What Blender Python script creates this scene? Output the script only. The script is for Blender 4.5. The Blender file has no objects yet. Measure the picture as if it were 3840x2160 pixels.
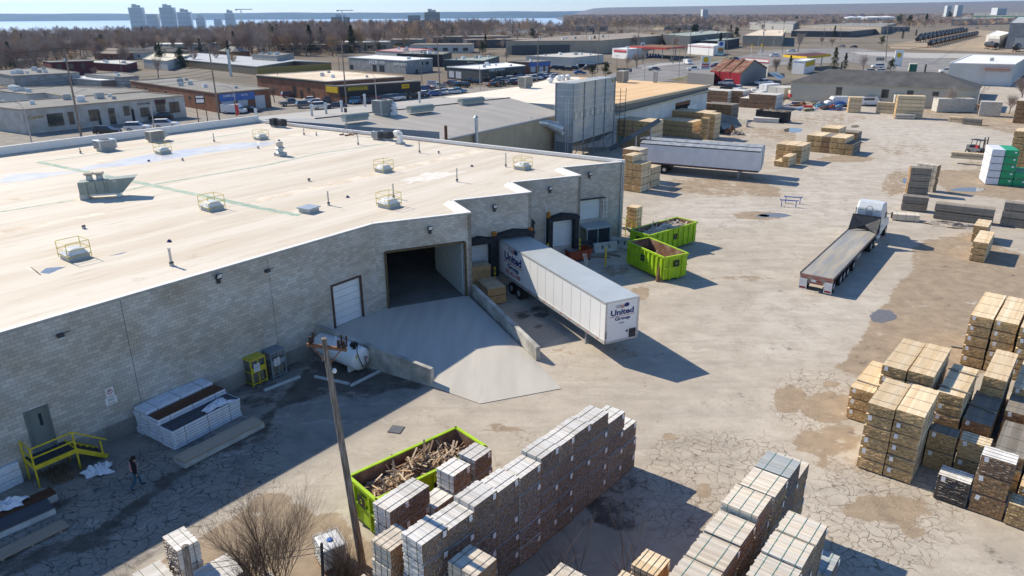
import bpy,math,random
import numpy as np
from mathutils import Vector,Matrix
random.seed(7);np.random.seed(7)
C=bpy.context.scene.collection
R=math.radians
# camera
CH,FPX,YH,ROLL=21.4,2730.0,52.0,0.3
pitch=math.atan((1080-YH)/FPX)
cF=Vector((0,math.cos(pitch),-math.sin(pitch)));_R=Vector((1,0,0));_U=_R.cross(cF)
cR=_R*math.cos(R(ROLL))-_U*math.sin(R(ROLL));cU=cR.cross(cF)
cam_d=bpy.data.cameras.new('camera');cam=bpy.data.objects.new('camera',cam_d);C.objects.link(cam)
cam_d.sensor_width=36;cam_d.lens=36*FPX/3840;cam_d.clip_start=0.5;cam_d.clip_end=60000
mw=Matrix((cR,cU,-cF)).transposed().to_4x4();mw.translation=(0,0,CH);cam.matrix_world=mw
bpy.context.scene.camera=cam
# light
SUN_EL,SUN_AZ=38.5,-54.0
w=bpy.data.worlds.new('World');bpy.context.scene.world=w;w.use_nodes=True
nt=w.node_tree;bg=nt.nodes['Background'];sky=nt.nodes.new('ShaderNodeTexSky')
sky.sky_type='NISHITA';sky.sun_disc=False;sky.sun_elevation=R(SUN_EL);sky.sun_rotation=R(SUN_AZ)
sky.air_density=1.0;sky.dust_density=0.0;sky.ozone_density=7.0;sky.altitude=300
nt.links.new(sky.outputs[0],bg.inputs[0]);bg.inputs[1].default_value=0.12
sl=bpy.data.lights.new('sun','SUN');sl.energy=4.6;sl.angle=R(0.5);sl.color=(1,0.9,0.74)
so=bpy.data.objects.new('sun',sl);C.objects.link(so)
sdir=Vector((math.sin(R(SUN_AZ))*math.cos(R(SUN_EL)),math.cos(R(SUN_AZ))*math.cos(R(SUN_EL)),math.sin(R(SUN_EL))))
so.rotation_euler=sdir.to_track_quat('Z','Y').to_euler();so.location=(0,0,60)
vs=bpy.context.scene.view_settings
vs.view_transform='Standard';vs.look='None';vs.exposure=0.5;vs.gamma=1;vs.use_curve_mapping=False
# measuring the place
# every position below was surveyed from the photograph with this pinhole; the results are plain world metres
def ray(x,y):return cF+cR*((x-1920)/FPX)-cU*((y-1080)/FPX)
def G(x,y,z=0.0):
 d=ray(x,y);t=(z-CH)/d.z;return Vector((d.x*t,d.y*t,z))
FR=dict(a=(0,0,.3882),b=(960,0,.3882),m=(1920,0,.3882),r=(2840,0,.3882),c=(0,500,.3882),d=(960,500,.3882),e=(1920,500,.3882),f=(2840,400,.3882),g=(0,1100,.3882),h=(0,1598,.3882),i=(960,1598,.3882),j=(1920,1598,.3882),k=(2840,1598,.3882),l=(2840,1036,.3882),n=(960,1036,.3882),t=(1740,860,.345),u=(2980,700,.29),v=(1280,1500,.4658),w=(2300,1660,.3451),x=(3140,1060,.6488),y=(540,1900,.3494),s=(0,0,1.0))
def PX(fr,x,y):o=FR[fr];return o[0]+x*o[2],o[1]+y*o[2]
def Q(fr,x,y,z=0.0):return G(*PX(fr,x,y),z)
def HT(base,top):
 g=G(*base);d=ray(*top);t=math.hypot(g.x,g.y)/math.hypot(d.x,d.y);return CH+t*d.z
def HQ(fr,x,y,x2,y2):return HT(PX(fr,x,y),PX(fr,x2,y2))
def onwall(p0,p1,px,py):
 d=(p1-p0).to_2d();L=d.length;n=Vector((-d.y,d.x,0));r_=ray(px,py)
 t=n.dot(p0-Vector((0,0,CH)))/n.dot(r_);q=r_*t+Vector((0,0,CH))
 return(q.to_2d()-p0.to_2d()).dot(d)/L,q.z
def toPX(p):
 v=p-Vector((0,0,CH));dz=v.dot(cF);return 1920+FPX*v.dot(cR)/dz,1080-FPX*v.dot(cU)/dz
# materials
MATS={}
def S(c):return tuple((x/12.92 if x<=.04045 else((x+.055)/1.055)**2.4)for x in c)
def mat(name,col,rough=.8,metal=0,var=.12,scale=3.0,bump=0,spec=.3,col2=None,mixscale=None,mixlo=.4,mixhi=.6,coords='Object',stretch=None,alpha=1,trans=0,emis=None):
 if name in MATS:return MATS[name]
 m=bpy.data.materials.new(name);m.use_nodes=True;n=m.node_tree.nodes;l=m.node_tree.links
 b=n['Principled BSDF'];b.inputs['Roughness'].default_value=rough;b.inputs['Metallic'].default_value=metal
 b.inputs['Specular IOR Level'].default_value=spec
 tc=n.new('ShaderNodeTexCoord');src=tc.outputs[coords]
 if stretch:
  mp=n.new('ShaderNodeMapping');mp.inputs['Scale'].default_value=stretch;l.new(src,mp.inputs[0]);src=mp.outputs[0]
 nz=n.new('ShaderNodeTexNoise');nz.inputs['Scale'].default_value=scale;nz.inputs['Detail'].default_value=6;l.new(src,nz.inputs[0])
 mr=n.new('ShaderNodeMapRange');mr.inputs[1].default_value=.3;mr.inputs[2].default_value=.7
 mr.inputs[3].default_value=1-var;mr.inputs[4].default_value=1+var;l.new(nz.outputs[0],mr.inputs[0])
 mul=n.new('ShaderNodeVectorMath');mul.operation='SCALE';l.new(mr.outputs[0],mul.inputs['Scale'])
 if col2:
  n2=n.new('ShaderNodeTexNoise');n2.inputs['Scale'].default_value=mixscale or scale*.3;n2.inputs['Detail'].default_value=8;n2.inputs['Roughness'].default_value=.65;l.new(src,n2.inputs[0])
  m2=n.new('ShaderNodeMapRange');m2.inputs[1].default_value=mixlo;m2.inputs[2].default_value=mixhi;l.new(n2.outputs[0],m2.inputs[0])
  mx=n.new('ShaderNodeMix');mx.data_type='RGBA';mx.inputs[6].default_value=(*col,1);mx.inputs[7].default_value=(*col2,1)
  l.new(m2.outputs[0],mx.inputs[0]);l.new(mx.outputs[2],mul.inputs[0])
 else:mul.inputs[0].default_value=col
 l.new(mul.outputs[0],b.inputs['Base Color'])
 if bump:
  bp=n.new('ShaderNodeBump');bp.inputs['Strength'].default_value=bump;bp.inputs['Distance'].default_value=.05;l.new(nz.outputs[0],bp.inputs['Height']);l.new(bp.outputs[0],b.inputs['Normal'])
 if trans:b.inputs['Transmission Weight'].default_value=trans
 if emis:b.inputs['Emission Color'].default_value=(*emis,1);b.inputs['Emission Strength'].default_value=1
 MATS[name]=m;return m
def paint(name,col,rough=.45):return mat('paint_'+name,col,rough,var=.08,scale=2,spec=.5,col2=tuple(x*.75+.03 for x in col),mixscale=1.5,mixlo=.5,mixhi=.8)
def blockmat(name,c1,c2,mortar,bw=.4,bh=.2,ms=.008,stain=None):
 m=bpy.data.materials.new(name);m.use_nodes=True;n=m.node_tree.nodes;l=m.node_tree.links;b=n['Principled BSDF'];b.inputs['Roughness'].default_value=.9;b.inputs['Specular IOR Level'].default_value=.15
 uv=n.new('ShaderNodeUVMap');br=n.new('ShaderNodeTexBrick');br.inputs['Scale'].default_value=1;br.inputs['Brick Width'].default_value=bw;br.inputs['Row Height'].default_value=bh
 br.inputs['Mortar Size'].default_value=ms;br.inputs['Mortar Smooth'].default_value=.3;br.inputs['Bias'].default_value=-.1
 br.inputs['Color1'].default_value=(*c1,1);br.inputs['Color2'].default_value=(*c2,1);br.inputs['Mortar'].default_value=(*mortar,1);l.new(uv.outputs[0],br.inputs[0])
 nz=n.new('ShaderNodeTexNoise');nz.inputs['Scale'].default_value=.45;nz.inputs['Detail'].default_value=7;l.new(uv.outputs[0],nz.inputs[0])
 mr=n.new('ShaderNodeMapRange');mr.inputs[1].default_value=.35;mr.inputs[2].default_value=.68;l.new(nz.outputs[0],mr.inputs[0])
 mx=n.new('ShaderNodeMix');mx.data_type='RGBA';mx.blend_type='MULTIPLY';st=stain or(.78,.72,.64);mx.inputs[7].default_value=(*st,1)
 l.new(mr.outputs[0],mx.inputs[0]);l.new(br.outputs[0],mx.inputs[6]);l.new(mx.outputs[2],b.inputs['Base Color'])
 bp=n.new('ShaderNodeBump');bp.inputs['Strength'].default_value=.5;bp.inputs['Distance'].default_value=.02;bp.invert=True;l.new(br.outputs['Fac'],bp.inputs['Height']);l.new(bp.outputs[0],b.inputs['Normal'])
 MATS[name]=m;return m
def ribmat(name,col,period=.3,rough=.5,depth=.3,metal=0,dark=.6):
 m=bpy.data.materials.new(name);m.use_nodes=True;n=m.node_tree.nodes;l=m.node_tree.links;b=n['Principled BSDF'];b.inputs['Roughness'].default_value=rough;b.inputs['Metallic'].default_value=metal
 uv=n.new('ShaderNodeUVMap');wv=n.new('ShaderNodeTexWave');wv.wave_type='BANDS';wv.bands_direction='X';wv.inputs['Scale'].default_value=1/period/math.tau*2*math.pi/20*10/(math.pi);wv.inputs['Distortion'].default_value=0
 wv.inputs['Scale'].default_value=.314/period
 l.new(uv.outputs[0],wv.inputs[0]);mr=n.new('ShaderNodeMapRange');mr.inputs[1].default_value=0;mr.inputs[2].default_value=.35;l.new(wv.outputs['Fac'],mr.inputs[0])
 mx=n.new('ShaderNodeMix');mx.data_type='RGBA';mx.inputs[6].default_value=(*[x*dark for x in col],1)
 nz=n.new('ShaderNodeTexNoise');nz.inputs['Scale'].default_value=.6;nz.inputs['Detail'].default_value=6;l.new(uv.outputs[0],nz.inputs[0])
 m3=n.new('ShaderNodeMapRange');m3.inputs[3].default_value=.82;m3.inputs[4].default_value=1.12;m3.inputs[1].default_value=.3;m3.inputs[2].default_value=.7;l.new(nz.outputs[0],m3.inputs[0])
 sc=n.new('ShaderNodeVectorMath');sc.operation='SCALE';sc.inputs[0].default_value=col;l.new(m3.outputs[0],sc.inputs['Scale']);l.new(sc.outputs[0],mx.inputs[7])
 l.new(mr.outputs[0],mx.inputs[0]);l.new(mx.outputs[2],b.inputs['Base Color'])
 bp=n.new('ShaderNodeBump');bp.inputs['Strength'].default_value=depth;bp.inputs['Distance'].default_value=.03;l.new(wv.outputs['Fac'],bp.inputs['Height']);l.new(bp.outputs[0],b.inputs['Normal'])
 MATS[name]=m;return m
def islandmat(name,cols,rough=.85,grain=(1,1,1),dirt=.25):
 m=bpy.data.materials.new(name);m.use_nodes=True;n=m.node_tree.nodes;l=m.node_tree.links;b=n['Principled BSDF'];b.inputs['Roughness'].default_value=rough;b.inputs['Specular IOR Level'].default_value=.2
 ge=n.new('ShaderNodeNewGeometry');oi=n.new('ShaderNodeObjectInfo');ad=n.new('ShaderNodeMath');ad.operation='ADD';l.new(ge.outputs['Random Per Island'],ad.inputs[0]);l.new(oi.outputs['Random'],ad.inputs[1])
 fr=n.new('ShaderNodeMath');fr.operation='FRACT';l.new(ad.outputs[0],fr.inputs[0])
 cr=n.new('ShaderNodeValToRGB');cr.color_ramp.interpolation='LINEAR'
 for i,c in enumerate(cols):
  e=cr.color_ramp.elements[i]if i<2 else cr.color_ramp.elements.new(1)
  e.position=i/(len(cols)-1)if i>=2 or True else 0;e.color=(*c,1)
 l.new(fr.outputs[0],cr.inputs[0])
 tc=n.new('ShaderNodeTexCoord');mp=n.new('ShaderNodeMapping');mp.inputs['Scale'].default_value=grain;l.new(tc.outputs['Object'],mp.inputs[0])
 nz=n.new('ShaderNodeTexNoise');nz.noise_dimensions='4D';nz.inputs['Scale'].default_value=2.5;nz.inputs['Detail'].default_value=8;nz.inputs['Roughness'].default_value=.7;l.new(mp.outputs[0],nz.inputs[0])
 wv=n.new('ShaderNodeMath');wv.operation='MULTIPLY';wv.inputs[1].default_value=37;l.new(fr.outputs[0],wv.inputs[0]);l.new(wv.outputs[0],nz.inputs['W'])
 mr=n.new('ShaderNodeMapRange');mr.inputs[1].default_value=.3;mr.inputs[2].default_value=.7;mr.inputs[3].default_value=1-dirt;mr.inputs[4].default_value=1+dirt*.6;l.new(nz.outputs[0],mr.inputs[0])
 o2=n.new('ShaderNodeMapRange');o2.inputs[3].default_value=.84;o2.inputs[4].default_value=1.1;l.new(oi.outputs['Random'],o2.inputs[0])
 mm=n.new('ShaderNodeMath');mm.operation='MULTIPLY';l.new(mr.outputs[0],mm.inputs[0]);l.new(o2.outputs[0],mm.inputs[1])
 sc=n.new('ShaderNodeVectorMath');sc.operation='SCALE';l.new(cr.outputs[0],sc.inputs[0]);l.new(mm.outputs[0],sc.inputs['Scale']);l.new(sc.outputs[0],b.inputs['Base Color'])
 MATS[name]=m;return m
# mesh builder
class MB:
 def __init__(s):s.v=[];s.f=[];s.m=[]
 def add(s,vs_,fs,mi=0):
  o=len(s.v);s.v+=[tuple(p)for p in vs_];s.f+=[tuple(i+o for i in f)for f in fs];s.m+=[mi]*len(fs);return s
 def box(s,c,sz,rz=0,mi=0,mt=None,M=None,top=1.0):
  x,y,z=sz[0]/2,sz[1]/2,sz[2]/2;t=top
  P=[(-x,-y,-z),(x,-y,-z),(x,y,-z),(-x,y,-z),(-x*t,-y*t,z),(x*t,-y*t,z),(x*t,y*t,z),(-x*t,y*t,z)]
  if M is not None:P=[M@Vector(p)+Vector(c)for p in P]
  else:
   cs,sn=math.cos(rz),math.sin(rz);P=[(c[0]+p[0]*cs-p[1]*sn,c[1]+p[0]*sn+p[1]*cs,c[2]+p[2])for p in P]
  s.add(P,[(3,2,1,0),(0,1,5,4),(1,2,6,5),(2,3,7,6),(3,0,4,7)],mi);s.add([],[(0,0,0)]*0);o=len(s.v)-8
  s.f.append((o+4,o+5,o+6,o+7));s.m.append(mi if mt is None else mt);return s
 def prism(s,poly,z0,z1,mi=0,mt=None,bottom=True):
  a=sum(poly[i][0]*poly[(i+1)%len(poly)][1]-poly[(i+1)%len(poly)][0]*poly[i][1]for i in range(len(poly)))
  if a<0:poly=poly[::-1]
  k=len(poly);z1s=z1 if isinstance(z1,(list,tuple))else[z1]*k;o=len(s.v)
  s.v+=[(p[0],p[1],z0)for p in poly]+[(p[0],p[1],z1s[i])for i,p in enumerate(poly)]
  for i in range(k):j=(i+1)%k;s.f.append((o+i,o+j,o+k+j,o+k+i));s.m.append(mi)
  s.f.append(tuple(range(o+k,o+2*k)));s.m.append(mi if mt is None else mt)
  if bottom:s.f.append(tuple(range(o+k-1,o-1,-1)));s.m.append(mi)
  return s
 def cyl(s,p0,p1,r0,r1=None,n=10,mi=0,cap=True):
  p0,p1=Vector(p0),Vector(p1);r1=r0 if r1 is None else r1;ax=(p1-p0)
  if ax.length<1e-6:return s
  ax.normalize();u=ax.orthogonal().normalized();w_=ax.cross(u);o=len(s.v)
  for p,r in((p0,r0),(p1,r1)):
   for i in range(n):a=math.tau*i/n;q=p+u*(r*math.cos(a))+w_*(r*math.sin(a));s.v.append(tuple(q))
  for i in range(n):j=(i+1)%n;s.f.append((o+i,o+j,o+n+j,o+n+i));s.m.append(mi)
  if cap:s.f.append(tuple(range(o+n-1,o-1,-1)));s.m.append(mi);s.f.append(tuple(range(o+n,o+2*n)));s.m.append(mi)
  return s
 def bar(s,p0,p1,w_=.06,h=None,mi=0):
  p0,p1=Vector(p0),Vector(p1);h=h or w_;ax=p1-p0;L=ax.length
  if L<1e-6:return s
  q=ax.to_track_quat('Y','Z').to_matrix();return s.box((p0+p1)/2,(w_,L,h),M=q,mi=mi)
 def lathe(s,c,prof,n=14,mi=0):
  o=len(s.v)
  for r,z in prof:
   for i in range(n):a=math.tau*i/n;s.v.append((c[0]+r*math.cos(a),c[1]+r*math.sin(a),c[2]+z))
  for k in range(len(prof)-1):
   for i in range(n):j=(i+1)%n;s.f.append((o+k*n+i,o+k*n+j,o+(k+1)*n+j,o+(k+1)*n+i));s.m.append(mi)
  s.f.append(tuple(range(o+(len(prof)-1)*n,o+len(prof)*n)));s.m.append(mi);return s
 def build(s,name,mats,parent=None,uv=False,smooth=False,bevel=0):
  me=bpy.data.meshes.new(name);me.from_pydata(s.v,[],s.f)
  for m_ in(mats if isinstance(mats,(list,tuple))else[mats]):me.materials.append(m_)
  me.polygons.foreach_set('material_index',s.m)
  if smooth:me.polygons.foreach_set('use_smooth',[True]*len(s.f))
  if uv:
   ul=me.uv_layers.new(name='UVMap');me.update()
   for p in me.polygons:
    nr=p.normal
    if abs(nr.z)<.7:t=Vector((-nr.y,nr.x,0));t=t.normalized()if t.length>0 else Vector((1,0,0))
    for li in p.loop_indices:
     co=me.vertices[me.loops[li].vertex_index].co
     ul.data[li].uv=(co.dot(t),co.z)if abs(nr.z)<.7 else(co.x,co.y)
  me.validate();o=bpy.data.objects.new(name,me);C.objects.link(o)
  if parent is not None:o.parent=parent
  if bevel:bv=o.modifiers.new('bevel','BEVEL');bv.width=bevel;bv.segments=2;bv.limit_method='ANGLE'
  return o
def tag(o,label=None,cat=None,group=None,kind=None):
 if label:o['label']=label
 if cat:o['category']=cat
 if group:o['group']=group
 if kind:o['kind']=kind
 return o
def thing(name,label,cat,loc=(0,0,0),rz=0,group=None):
 o=bpy.data.objects.new(name,None);C.objects.link(o);o.location=loc;o.rotation_euler=(0,0,rz);o.empty_display_size=.3
 return tag(o,label,cat,group)
KIDS={}
def dup(o,loc=None,rz=None,label=None,group=None,parent=None):
 c=o.copy();C.objects.link(c)
 if loc is not None:c.location=loc
 if rz is not None:c.rotation_euler=(0,0,rz)
 if label:c['label']=label
 if group:c['group']=group
 if parent is not None:c.parent=parent
 for ch in kids(o):dup(ch,parent=c)
 return c
def kids(o):return[k for k in KIDS.get(o.name,[])]if o.name in KIDS else list(o.children)
def textmesh(name,s,size,M,m_,parent=None,depth=.004,bold=.0,sx=1.0):
 cu=bpy.data.curves.new('t','FONT');cu.body=s;cu.size=size;cu.extrude=depth;cu.offset=bold;cu.align_x='CENTER';cu.align_y='CENTER';cu.resolution_u=3
 ob=bpy.data.objects.new('t',cu);C.objects.link(ob);me=bpy.data.meshes.new_from_object(ob);bpy.data.objects.remove(ob)
 me.name=name;me.materials.clear();me.materials.append(m_);me.transform(M@Matrix.Diagonal((sx,1,1,1)))
 o=bpy.data.objects.new(name,me);C.objects.link(o)
 if parent is not None:o.parent=parent
 return o
def facing(p,right,up=(0,0,1),off=.01):
 r_=Vector(right).normalized();u=Vector(up).normalized();n_=r_.cross(u)
 M=Matrix((r_,u,n_)).transposed().to_4x4();M.translation=Vector(p)+n_*off;return M
ORD=['bottom','second','third','fourth','fifth','sixth','seventh','eighth']
NTH=['first','second','third','fourth','fifth','sixth','seventh','eighth','ninth','tenth','eleventh','twelfth','thirteenth','fourteenth','fifteenth','sixteenth','seventeenth','eighteenth','nineteenth','twentieth']
# shared materials
M_white=paint('white',(.75,.75,.74));M_yellow=mat('yellow_paint',(.62,.48,.03),.5,var=.15,scale=4);M_black=mat('black_rubber',(.02,.02,.02),.8,var=.3)
M_dark=mat('dark_steel',(.05,.05,.055),.6,var=.3);M_grey=mat('grey_metal',(.33,.34,.35),.5,metal=.3,var=.15);M_galv=mat('galvanised',(.5,.53,.55),.4,metal=.5,var=.12,scale=2)
M_hvac=mat('hvac_sheet',(.42,.43,.41),.55,var=.1);M_hvgreen=mat('hvac_green_grey',(.24,.28,.25),.55,var=.1,scale=1.5)
M_conc=mat('concrete',(.46,.44,.4),.9,var=.12,scale=1.2,bump=.1,spec=.15,col2=(.33,.31,.28),mixscale=.7,mixlo=.45,mixhi=.75)
M_glass=mat('dark_glass',(.03,.04,.05),.08,var=0,spec=.8);M_rim=mat('wheel_rim',(.55,.55,.56),.35,metal=.6,var=.05)
M_brown=mat('rusty_steel',(.16,.08,.045),.9,var=.35,scale=5,col2=(.26,.13,.07),mixscale=2)
M_wood=mat('weathered_pole_wood',(.16,.125,.1),.95,var=.35,scale=6,stretch=(4,4,.3),col2=(.27,.24,.21),mixscale=3)
M_red=paint('red',(.45,.03,.03));M_blue=paint('blue',(.03,.12,.4));M_orange=mat('orange_paint',(.6,.16,.02),.6)
M_text_navy=mat('navy_lettering',(.02,.03,.14),.6,var=0);M_text_red=mat('red_lettering',(.45,.03,.04),.6,var=0);M_text_black=mat('black_lettering',(.02,.02,.02),.6,var=0)
M_text_white=mat('white_lettering',(.8,.8,.8),.6,var=0);M_tag=mat('paper_tag',(.8,.8,.8),.7,var=.05)
M_tarpw=mat('white_plastic_wrap',(.68,.7,.74),.4,var=.12,scale=4,bump=.6);M_tarpg=mat('green_plastic_wrap',(.02,.32,.14),.4,var=.12,scale=4,bump=.6)
# ground, yard, lake, far shore
def nsig(x):return 1/(1+np.exp(-x))
def terrain():
 th=np.radians(np.linspace(-60,60,161));rr=np.concatenate([[1,40],np.geomspace(90,13000,60)])
 T,Rr=np.meshgrid(th,rr);X=Rr*np.sin(T);Y=Rr*np.cos(T)
 side=nsig((X/np.maximum(Rr,1)-.085)*120)
 drop=np.clip((Rr-950)/900,0,1)*46*(1-side)
 rise=np.clip((Rr-5500)/6500,0,1)**1.2*(95+60*np.clip(X/np.maximum(Rr,1)*1.6,0,1))*side
 Z=-.06-drop+rise
 v=np.stack([X,Y,Z],-1).reshape(-1,3);nc=len(th);f=[]
 for i in range(len(rr)-1):
  for j in range(nc-1):a=i*nc+j;f.append((a,a+1,a+nc+1,a+nc))
 me=bpy.data.meshes.new('ground');me.from_pydata(v.tolist(),[],f);o=bpy.data.objects.new('ground',me);C.objects.link(o)
 me.materials.append(mat('ground_dry_grass',(.19,.155,.115),.95,var=.25,scale=.02,col2=(.2,.18,.15),mixscale=.012,coords='Object',spec=.05));return tag(o,kind='structure')
terrain()
MB().add([(-9000,1300,-40),(9000,1300,-40),(9000,11600,-40),(-12000,11600,-40)],[(0,1,2,3)]).build('lake_water',mat('lake',(.5,.6,.68),.35,var=.03,scale=.001,spec=.5))['kind']='structure'
def ridge():
 m=MB();xs=np.linspace(-11500,13500,150);tops=[]
 for i,x in enumerate(xs):
  u=x/11800;h=57+28*max(0,u+.1)+105*max(0,u-.05)**1.1+4*math.sin(i*.31)+3*math.sin(i*.83+1)+random.uniform(-1.2,1.2);tops.append(h)
 vs_=[]
 for i,x in enumerate(xs):
  y=math.sqrt(max(1,11900**2-min(x*x,11000**2)))+400
  vs_+=[(x,y,-45),(x,y+300,tops[i]*.6-10),(x,y+1400,tops[i]+0),(x,y+5000,tops[i]-60)]
 n_=len(xs);f=[]
 for i in range(n_-1):
  for k in range(3):a=i*4+k;f.append((a,a+4,a+5,a+1))
 m.add(vs_,f);o=m.build('hills',mat('far_hills',(.09,.11,.09),.95,var=.2,scale=.002,spec=.02),smooth=True);o['kind']='structure'
ridge()
# yard sheet with painted wear and wall shade: every patch stays where the photograph shows it on the ground
def yard():
 nu,nv=560,470;us=np.linspace(-.95,.95,nu);ys=np.geomspace(13,235,nv)
 U,Y=np.meshgrid(us,ys);X=U*Y;P=np.stack([X,Y,np.full_like(X,0.0)],-1)
 V=P-np.array([0,0,CH]);F_,R_,U_=map(lambda q:np.array(q),(cF,cR,cU));dz=V@F_
 px=1920+FPX*(V@R_)/dz;py=1080-FPX*(V@U_)/dz
 def ell(fr,x0,y0,x1,y1,soft=.35,rot=0):
  a,b=PX(fr,x0,y0),PX(fr,x1,y1);cx,cy=(a[0]+b[0])/2,(a[1]+b[1])/2;rx,ry=abs(b[0]-a[0])/2,abs(b[1]-a[1])/2
  c_,s_=math.cos(R(rot)),math.sin(R(rot));dx,dy=px-cx,py-cy;q=np.sqrt(((dx*c_+dy*s_)/rx)**2+((-dx*s_+dy*c_)/ry)**2);return np.clip((1-q)/soft+.5,0,1)
 def pol(pts,soft=14):
  pts=[PX(*p)for p in pts];ins=np.zeros_like(px,bool);dm=np.full_like(px,1e9);k=len(pts)
  for i in range(k):
   (x1,y1),(x2,y2)=pts[i],pts[(i+1)%k]
   with np.errstate(divide='ignore',invalid='ignore'):ins^=((y1>py)!=(y2>py))&(px<(x2-x1)*(py-y1)/(y2-y1+1e-9)+x1)
   L2=(x2-x1)**2+(y2-y1)**2;t=np.clip(((px-x1)*(x2-x1)+(py-y1)*(y2-y1))/L2,0,1);dm=np.minimum(dm,np.hypot(px-x1-t*(x2-x1),py-y1-t*(y2-y1)))
  return np.clip(.5+np.where(ins,dm,-dm)/(2*soft),0,1)
 mx=lambda*a:np.maximum.reduce(a)
 dirt=mx(pol([('l',1500,-40),('l',1290,120),('l',1270,240),('l',1160,300),('l',1080,450),('l',1010,590),('l',880,770),('l',720,890),('l',900,960),('l',2100,1000),('l',2700,700),('f',2700,1500),('f',2100,1200),('f',1650,1280),('f',1480,1360)]),pol([('f',1720,600),('f',2700,620),('f',2700,930),('f',2300,890),('f',1880,850),('f',1750,760)],8),ell('f',570,470,1150,540),ell('f',-60,1015,220,1085),ell('f',0,820,250,880),ell('f',1180,620,1500,860,rot=-38)*.8,ell('e',1440,400,2576,620,.6)*.8,ell('e',2130,750,2620,840),ell('e',1890,1375,2620,1430)*.75,ell('e',2250,500,2600,580),ell('l',150,1040,480,1330),ell('l',400,1120,960,1420),ell('l',620,1010,800,1080),ell('k',820,660,1700,940,.5),ell('k',1380,900,1640,1090,.5)*.9,ell('k',350,0,1000,300,.5),ell('k',440,560,800,700)*.5,ell('k',430,290,1100,470,.4)*.55,pol([('i',560,840),('i',850,830),('i',900,960),('i',1150,1120),('i',1300,1500),('i',-200,1500),('h',1900,1500),('h',1950,1050),('h',2400,760),('i',40,660),('i',250,620)],10)*.95,pol([('h',1200,1500),('h',1950,1060),('h',2576,680),('h',2576,900),('h',2200,1500)],10)*.8,ell('j',1440,60,1600,140),ell('j',1740,540,1950,700,.5),ell('i',2150,10,2576,60),ell('v',1150,180,1330,250,.5)*.9,ell('t',1500,380,1800,520)*.8,ell('t',1800,610,2029,780)*.9,ell('r',270,1100,1100,1190)*.6,ell('f',250,60,1000,200)*.55,pol([('f',0,180),('f',380,215),('f',380,360),('f',0,300)],8)*.7,pol([('r',1500,1090),('r',2600,1330),('r',2600,1150),('r',1600,1070)],6)*.8,ell('f',1100,320,1750,500,.8)*.5,ell('f',1900,520,2300,600)*.5,ell('t',870,1280,1300,1400,.5)*.6,ell('t',1750,1300,1900,1400)*.5,ell('n',2480,640,2576,760)*.8,pol([('f',1500,0),('f',2700,60),('f',2700,330),('f',2200,190),('f',1500,100)],6)*.8,ell('m',1900,1200,2576,1350,.6)*.6)
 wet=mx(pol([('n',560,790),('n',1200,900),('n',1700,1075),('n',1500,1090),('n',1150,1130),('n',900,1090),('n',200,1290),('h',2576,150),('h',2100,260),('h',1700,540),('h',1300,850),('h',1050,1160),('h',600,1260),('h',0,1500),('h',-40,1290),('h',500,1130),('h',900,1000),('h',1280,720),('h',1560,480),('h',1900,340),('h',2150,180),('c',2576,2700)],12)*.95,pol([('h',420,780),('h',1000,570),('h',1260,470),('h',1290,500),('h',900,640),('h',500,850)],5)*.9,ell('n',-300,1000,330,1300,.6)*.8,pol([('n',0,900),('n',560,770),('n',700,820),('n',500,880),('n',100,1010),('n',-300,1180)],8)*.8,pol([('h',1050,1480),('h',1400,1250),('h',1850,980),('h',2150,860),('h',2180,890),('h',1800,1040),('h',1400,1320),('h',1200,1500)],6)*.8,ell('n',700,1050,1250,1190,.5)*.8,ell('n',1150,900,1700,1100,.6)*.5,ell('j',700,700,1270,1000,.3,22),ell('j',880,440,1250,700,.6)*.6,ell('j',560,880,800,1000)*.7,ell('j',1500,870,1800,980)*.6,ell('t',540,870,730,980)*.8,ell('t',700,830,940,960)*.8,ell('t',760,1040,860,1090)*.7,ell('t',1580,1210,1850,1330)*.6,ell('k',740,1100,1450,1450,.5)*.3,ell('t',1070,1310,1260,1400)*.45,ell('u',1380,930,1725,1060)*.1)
 crack=mx(ell('k',400,300,2000,1500,.6),ell('j',1200,30,2700,700,.5),pol([('h',0,900),('h',1500,150),('h',2700,0),('h',2700,700),('h',1000,1500),('h',0,1500)],40)*1.1,ell('l',100,900,1000,1500,.4),ell('j',900,300,2100,1100,.5),ell('i',1800,0,3000,250,.8)*.6,ell('f',-100,500,1500,1250,.8)*.35,ell('e',1400,600,2600,1000,.8)*.3)
 asph_shade=mx(pol([('n',1700,1070),('n',1350,1330),('i',700,250),('i',0,640),('h',2300,700),('h',1900,950),('h',1150,1500),('h',-200,1500),('h',-200,500),('n',560,700)],25)*.95,pol([('s',-900,900),('s',0,560),('s',960,440),('s',1500,390),('b',2576,850),('m',1000,1000),('m',1900,800),('m',2576,700),('r',2576,400),('s',3900,0),('s',-900,0)],6),pol([('t',420,890),('t',900,760),('t',1250,1090),('t',830,1280),('t',640,1100)],4)*.45,ell('n',1700,1000,2200,1250,.5)*.35)  # asphalt; first outline also paints the wall's cast shadow darker into the colour
 pale=mx(ell('f',200,550,1450,1250,.8)*.8,ell('e',1350,620,2576,900,.5),pol([('f',250,60),('f',1400,90),('f',2500,330),('f',2500,420),('f',1500,560),('f',1000,850),('f',500,900),('f',700,640),('f',1250,520),('f',1100,250)],20)*.8,pol([('l',0,100),('l',900,60),('l',1250,130),('l',1000,600),('l',800,800),('l',0,840)],30)*.6)
 me=bpy.data.meshes.new('yard_pavement');n_=nu*nv
 me.vertices.add(n_);me.vertices.foreach_set('co',P.reshape(-1).astype(np.float32))
 a=(np.arange(nv-1)[:,None]*nu+np.arange(nu-1)[None,:]).reshape(-1);Fq=np.stack([a,a+1,a+nu+1,a+nu],-1);nf=len(a)
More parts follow.
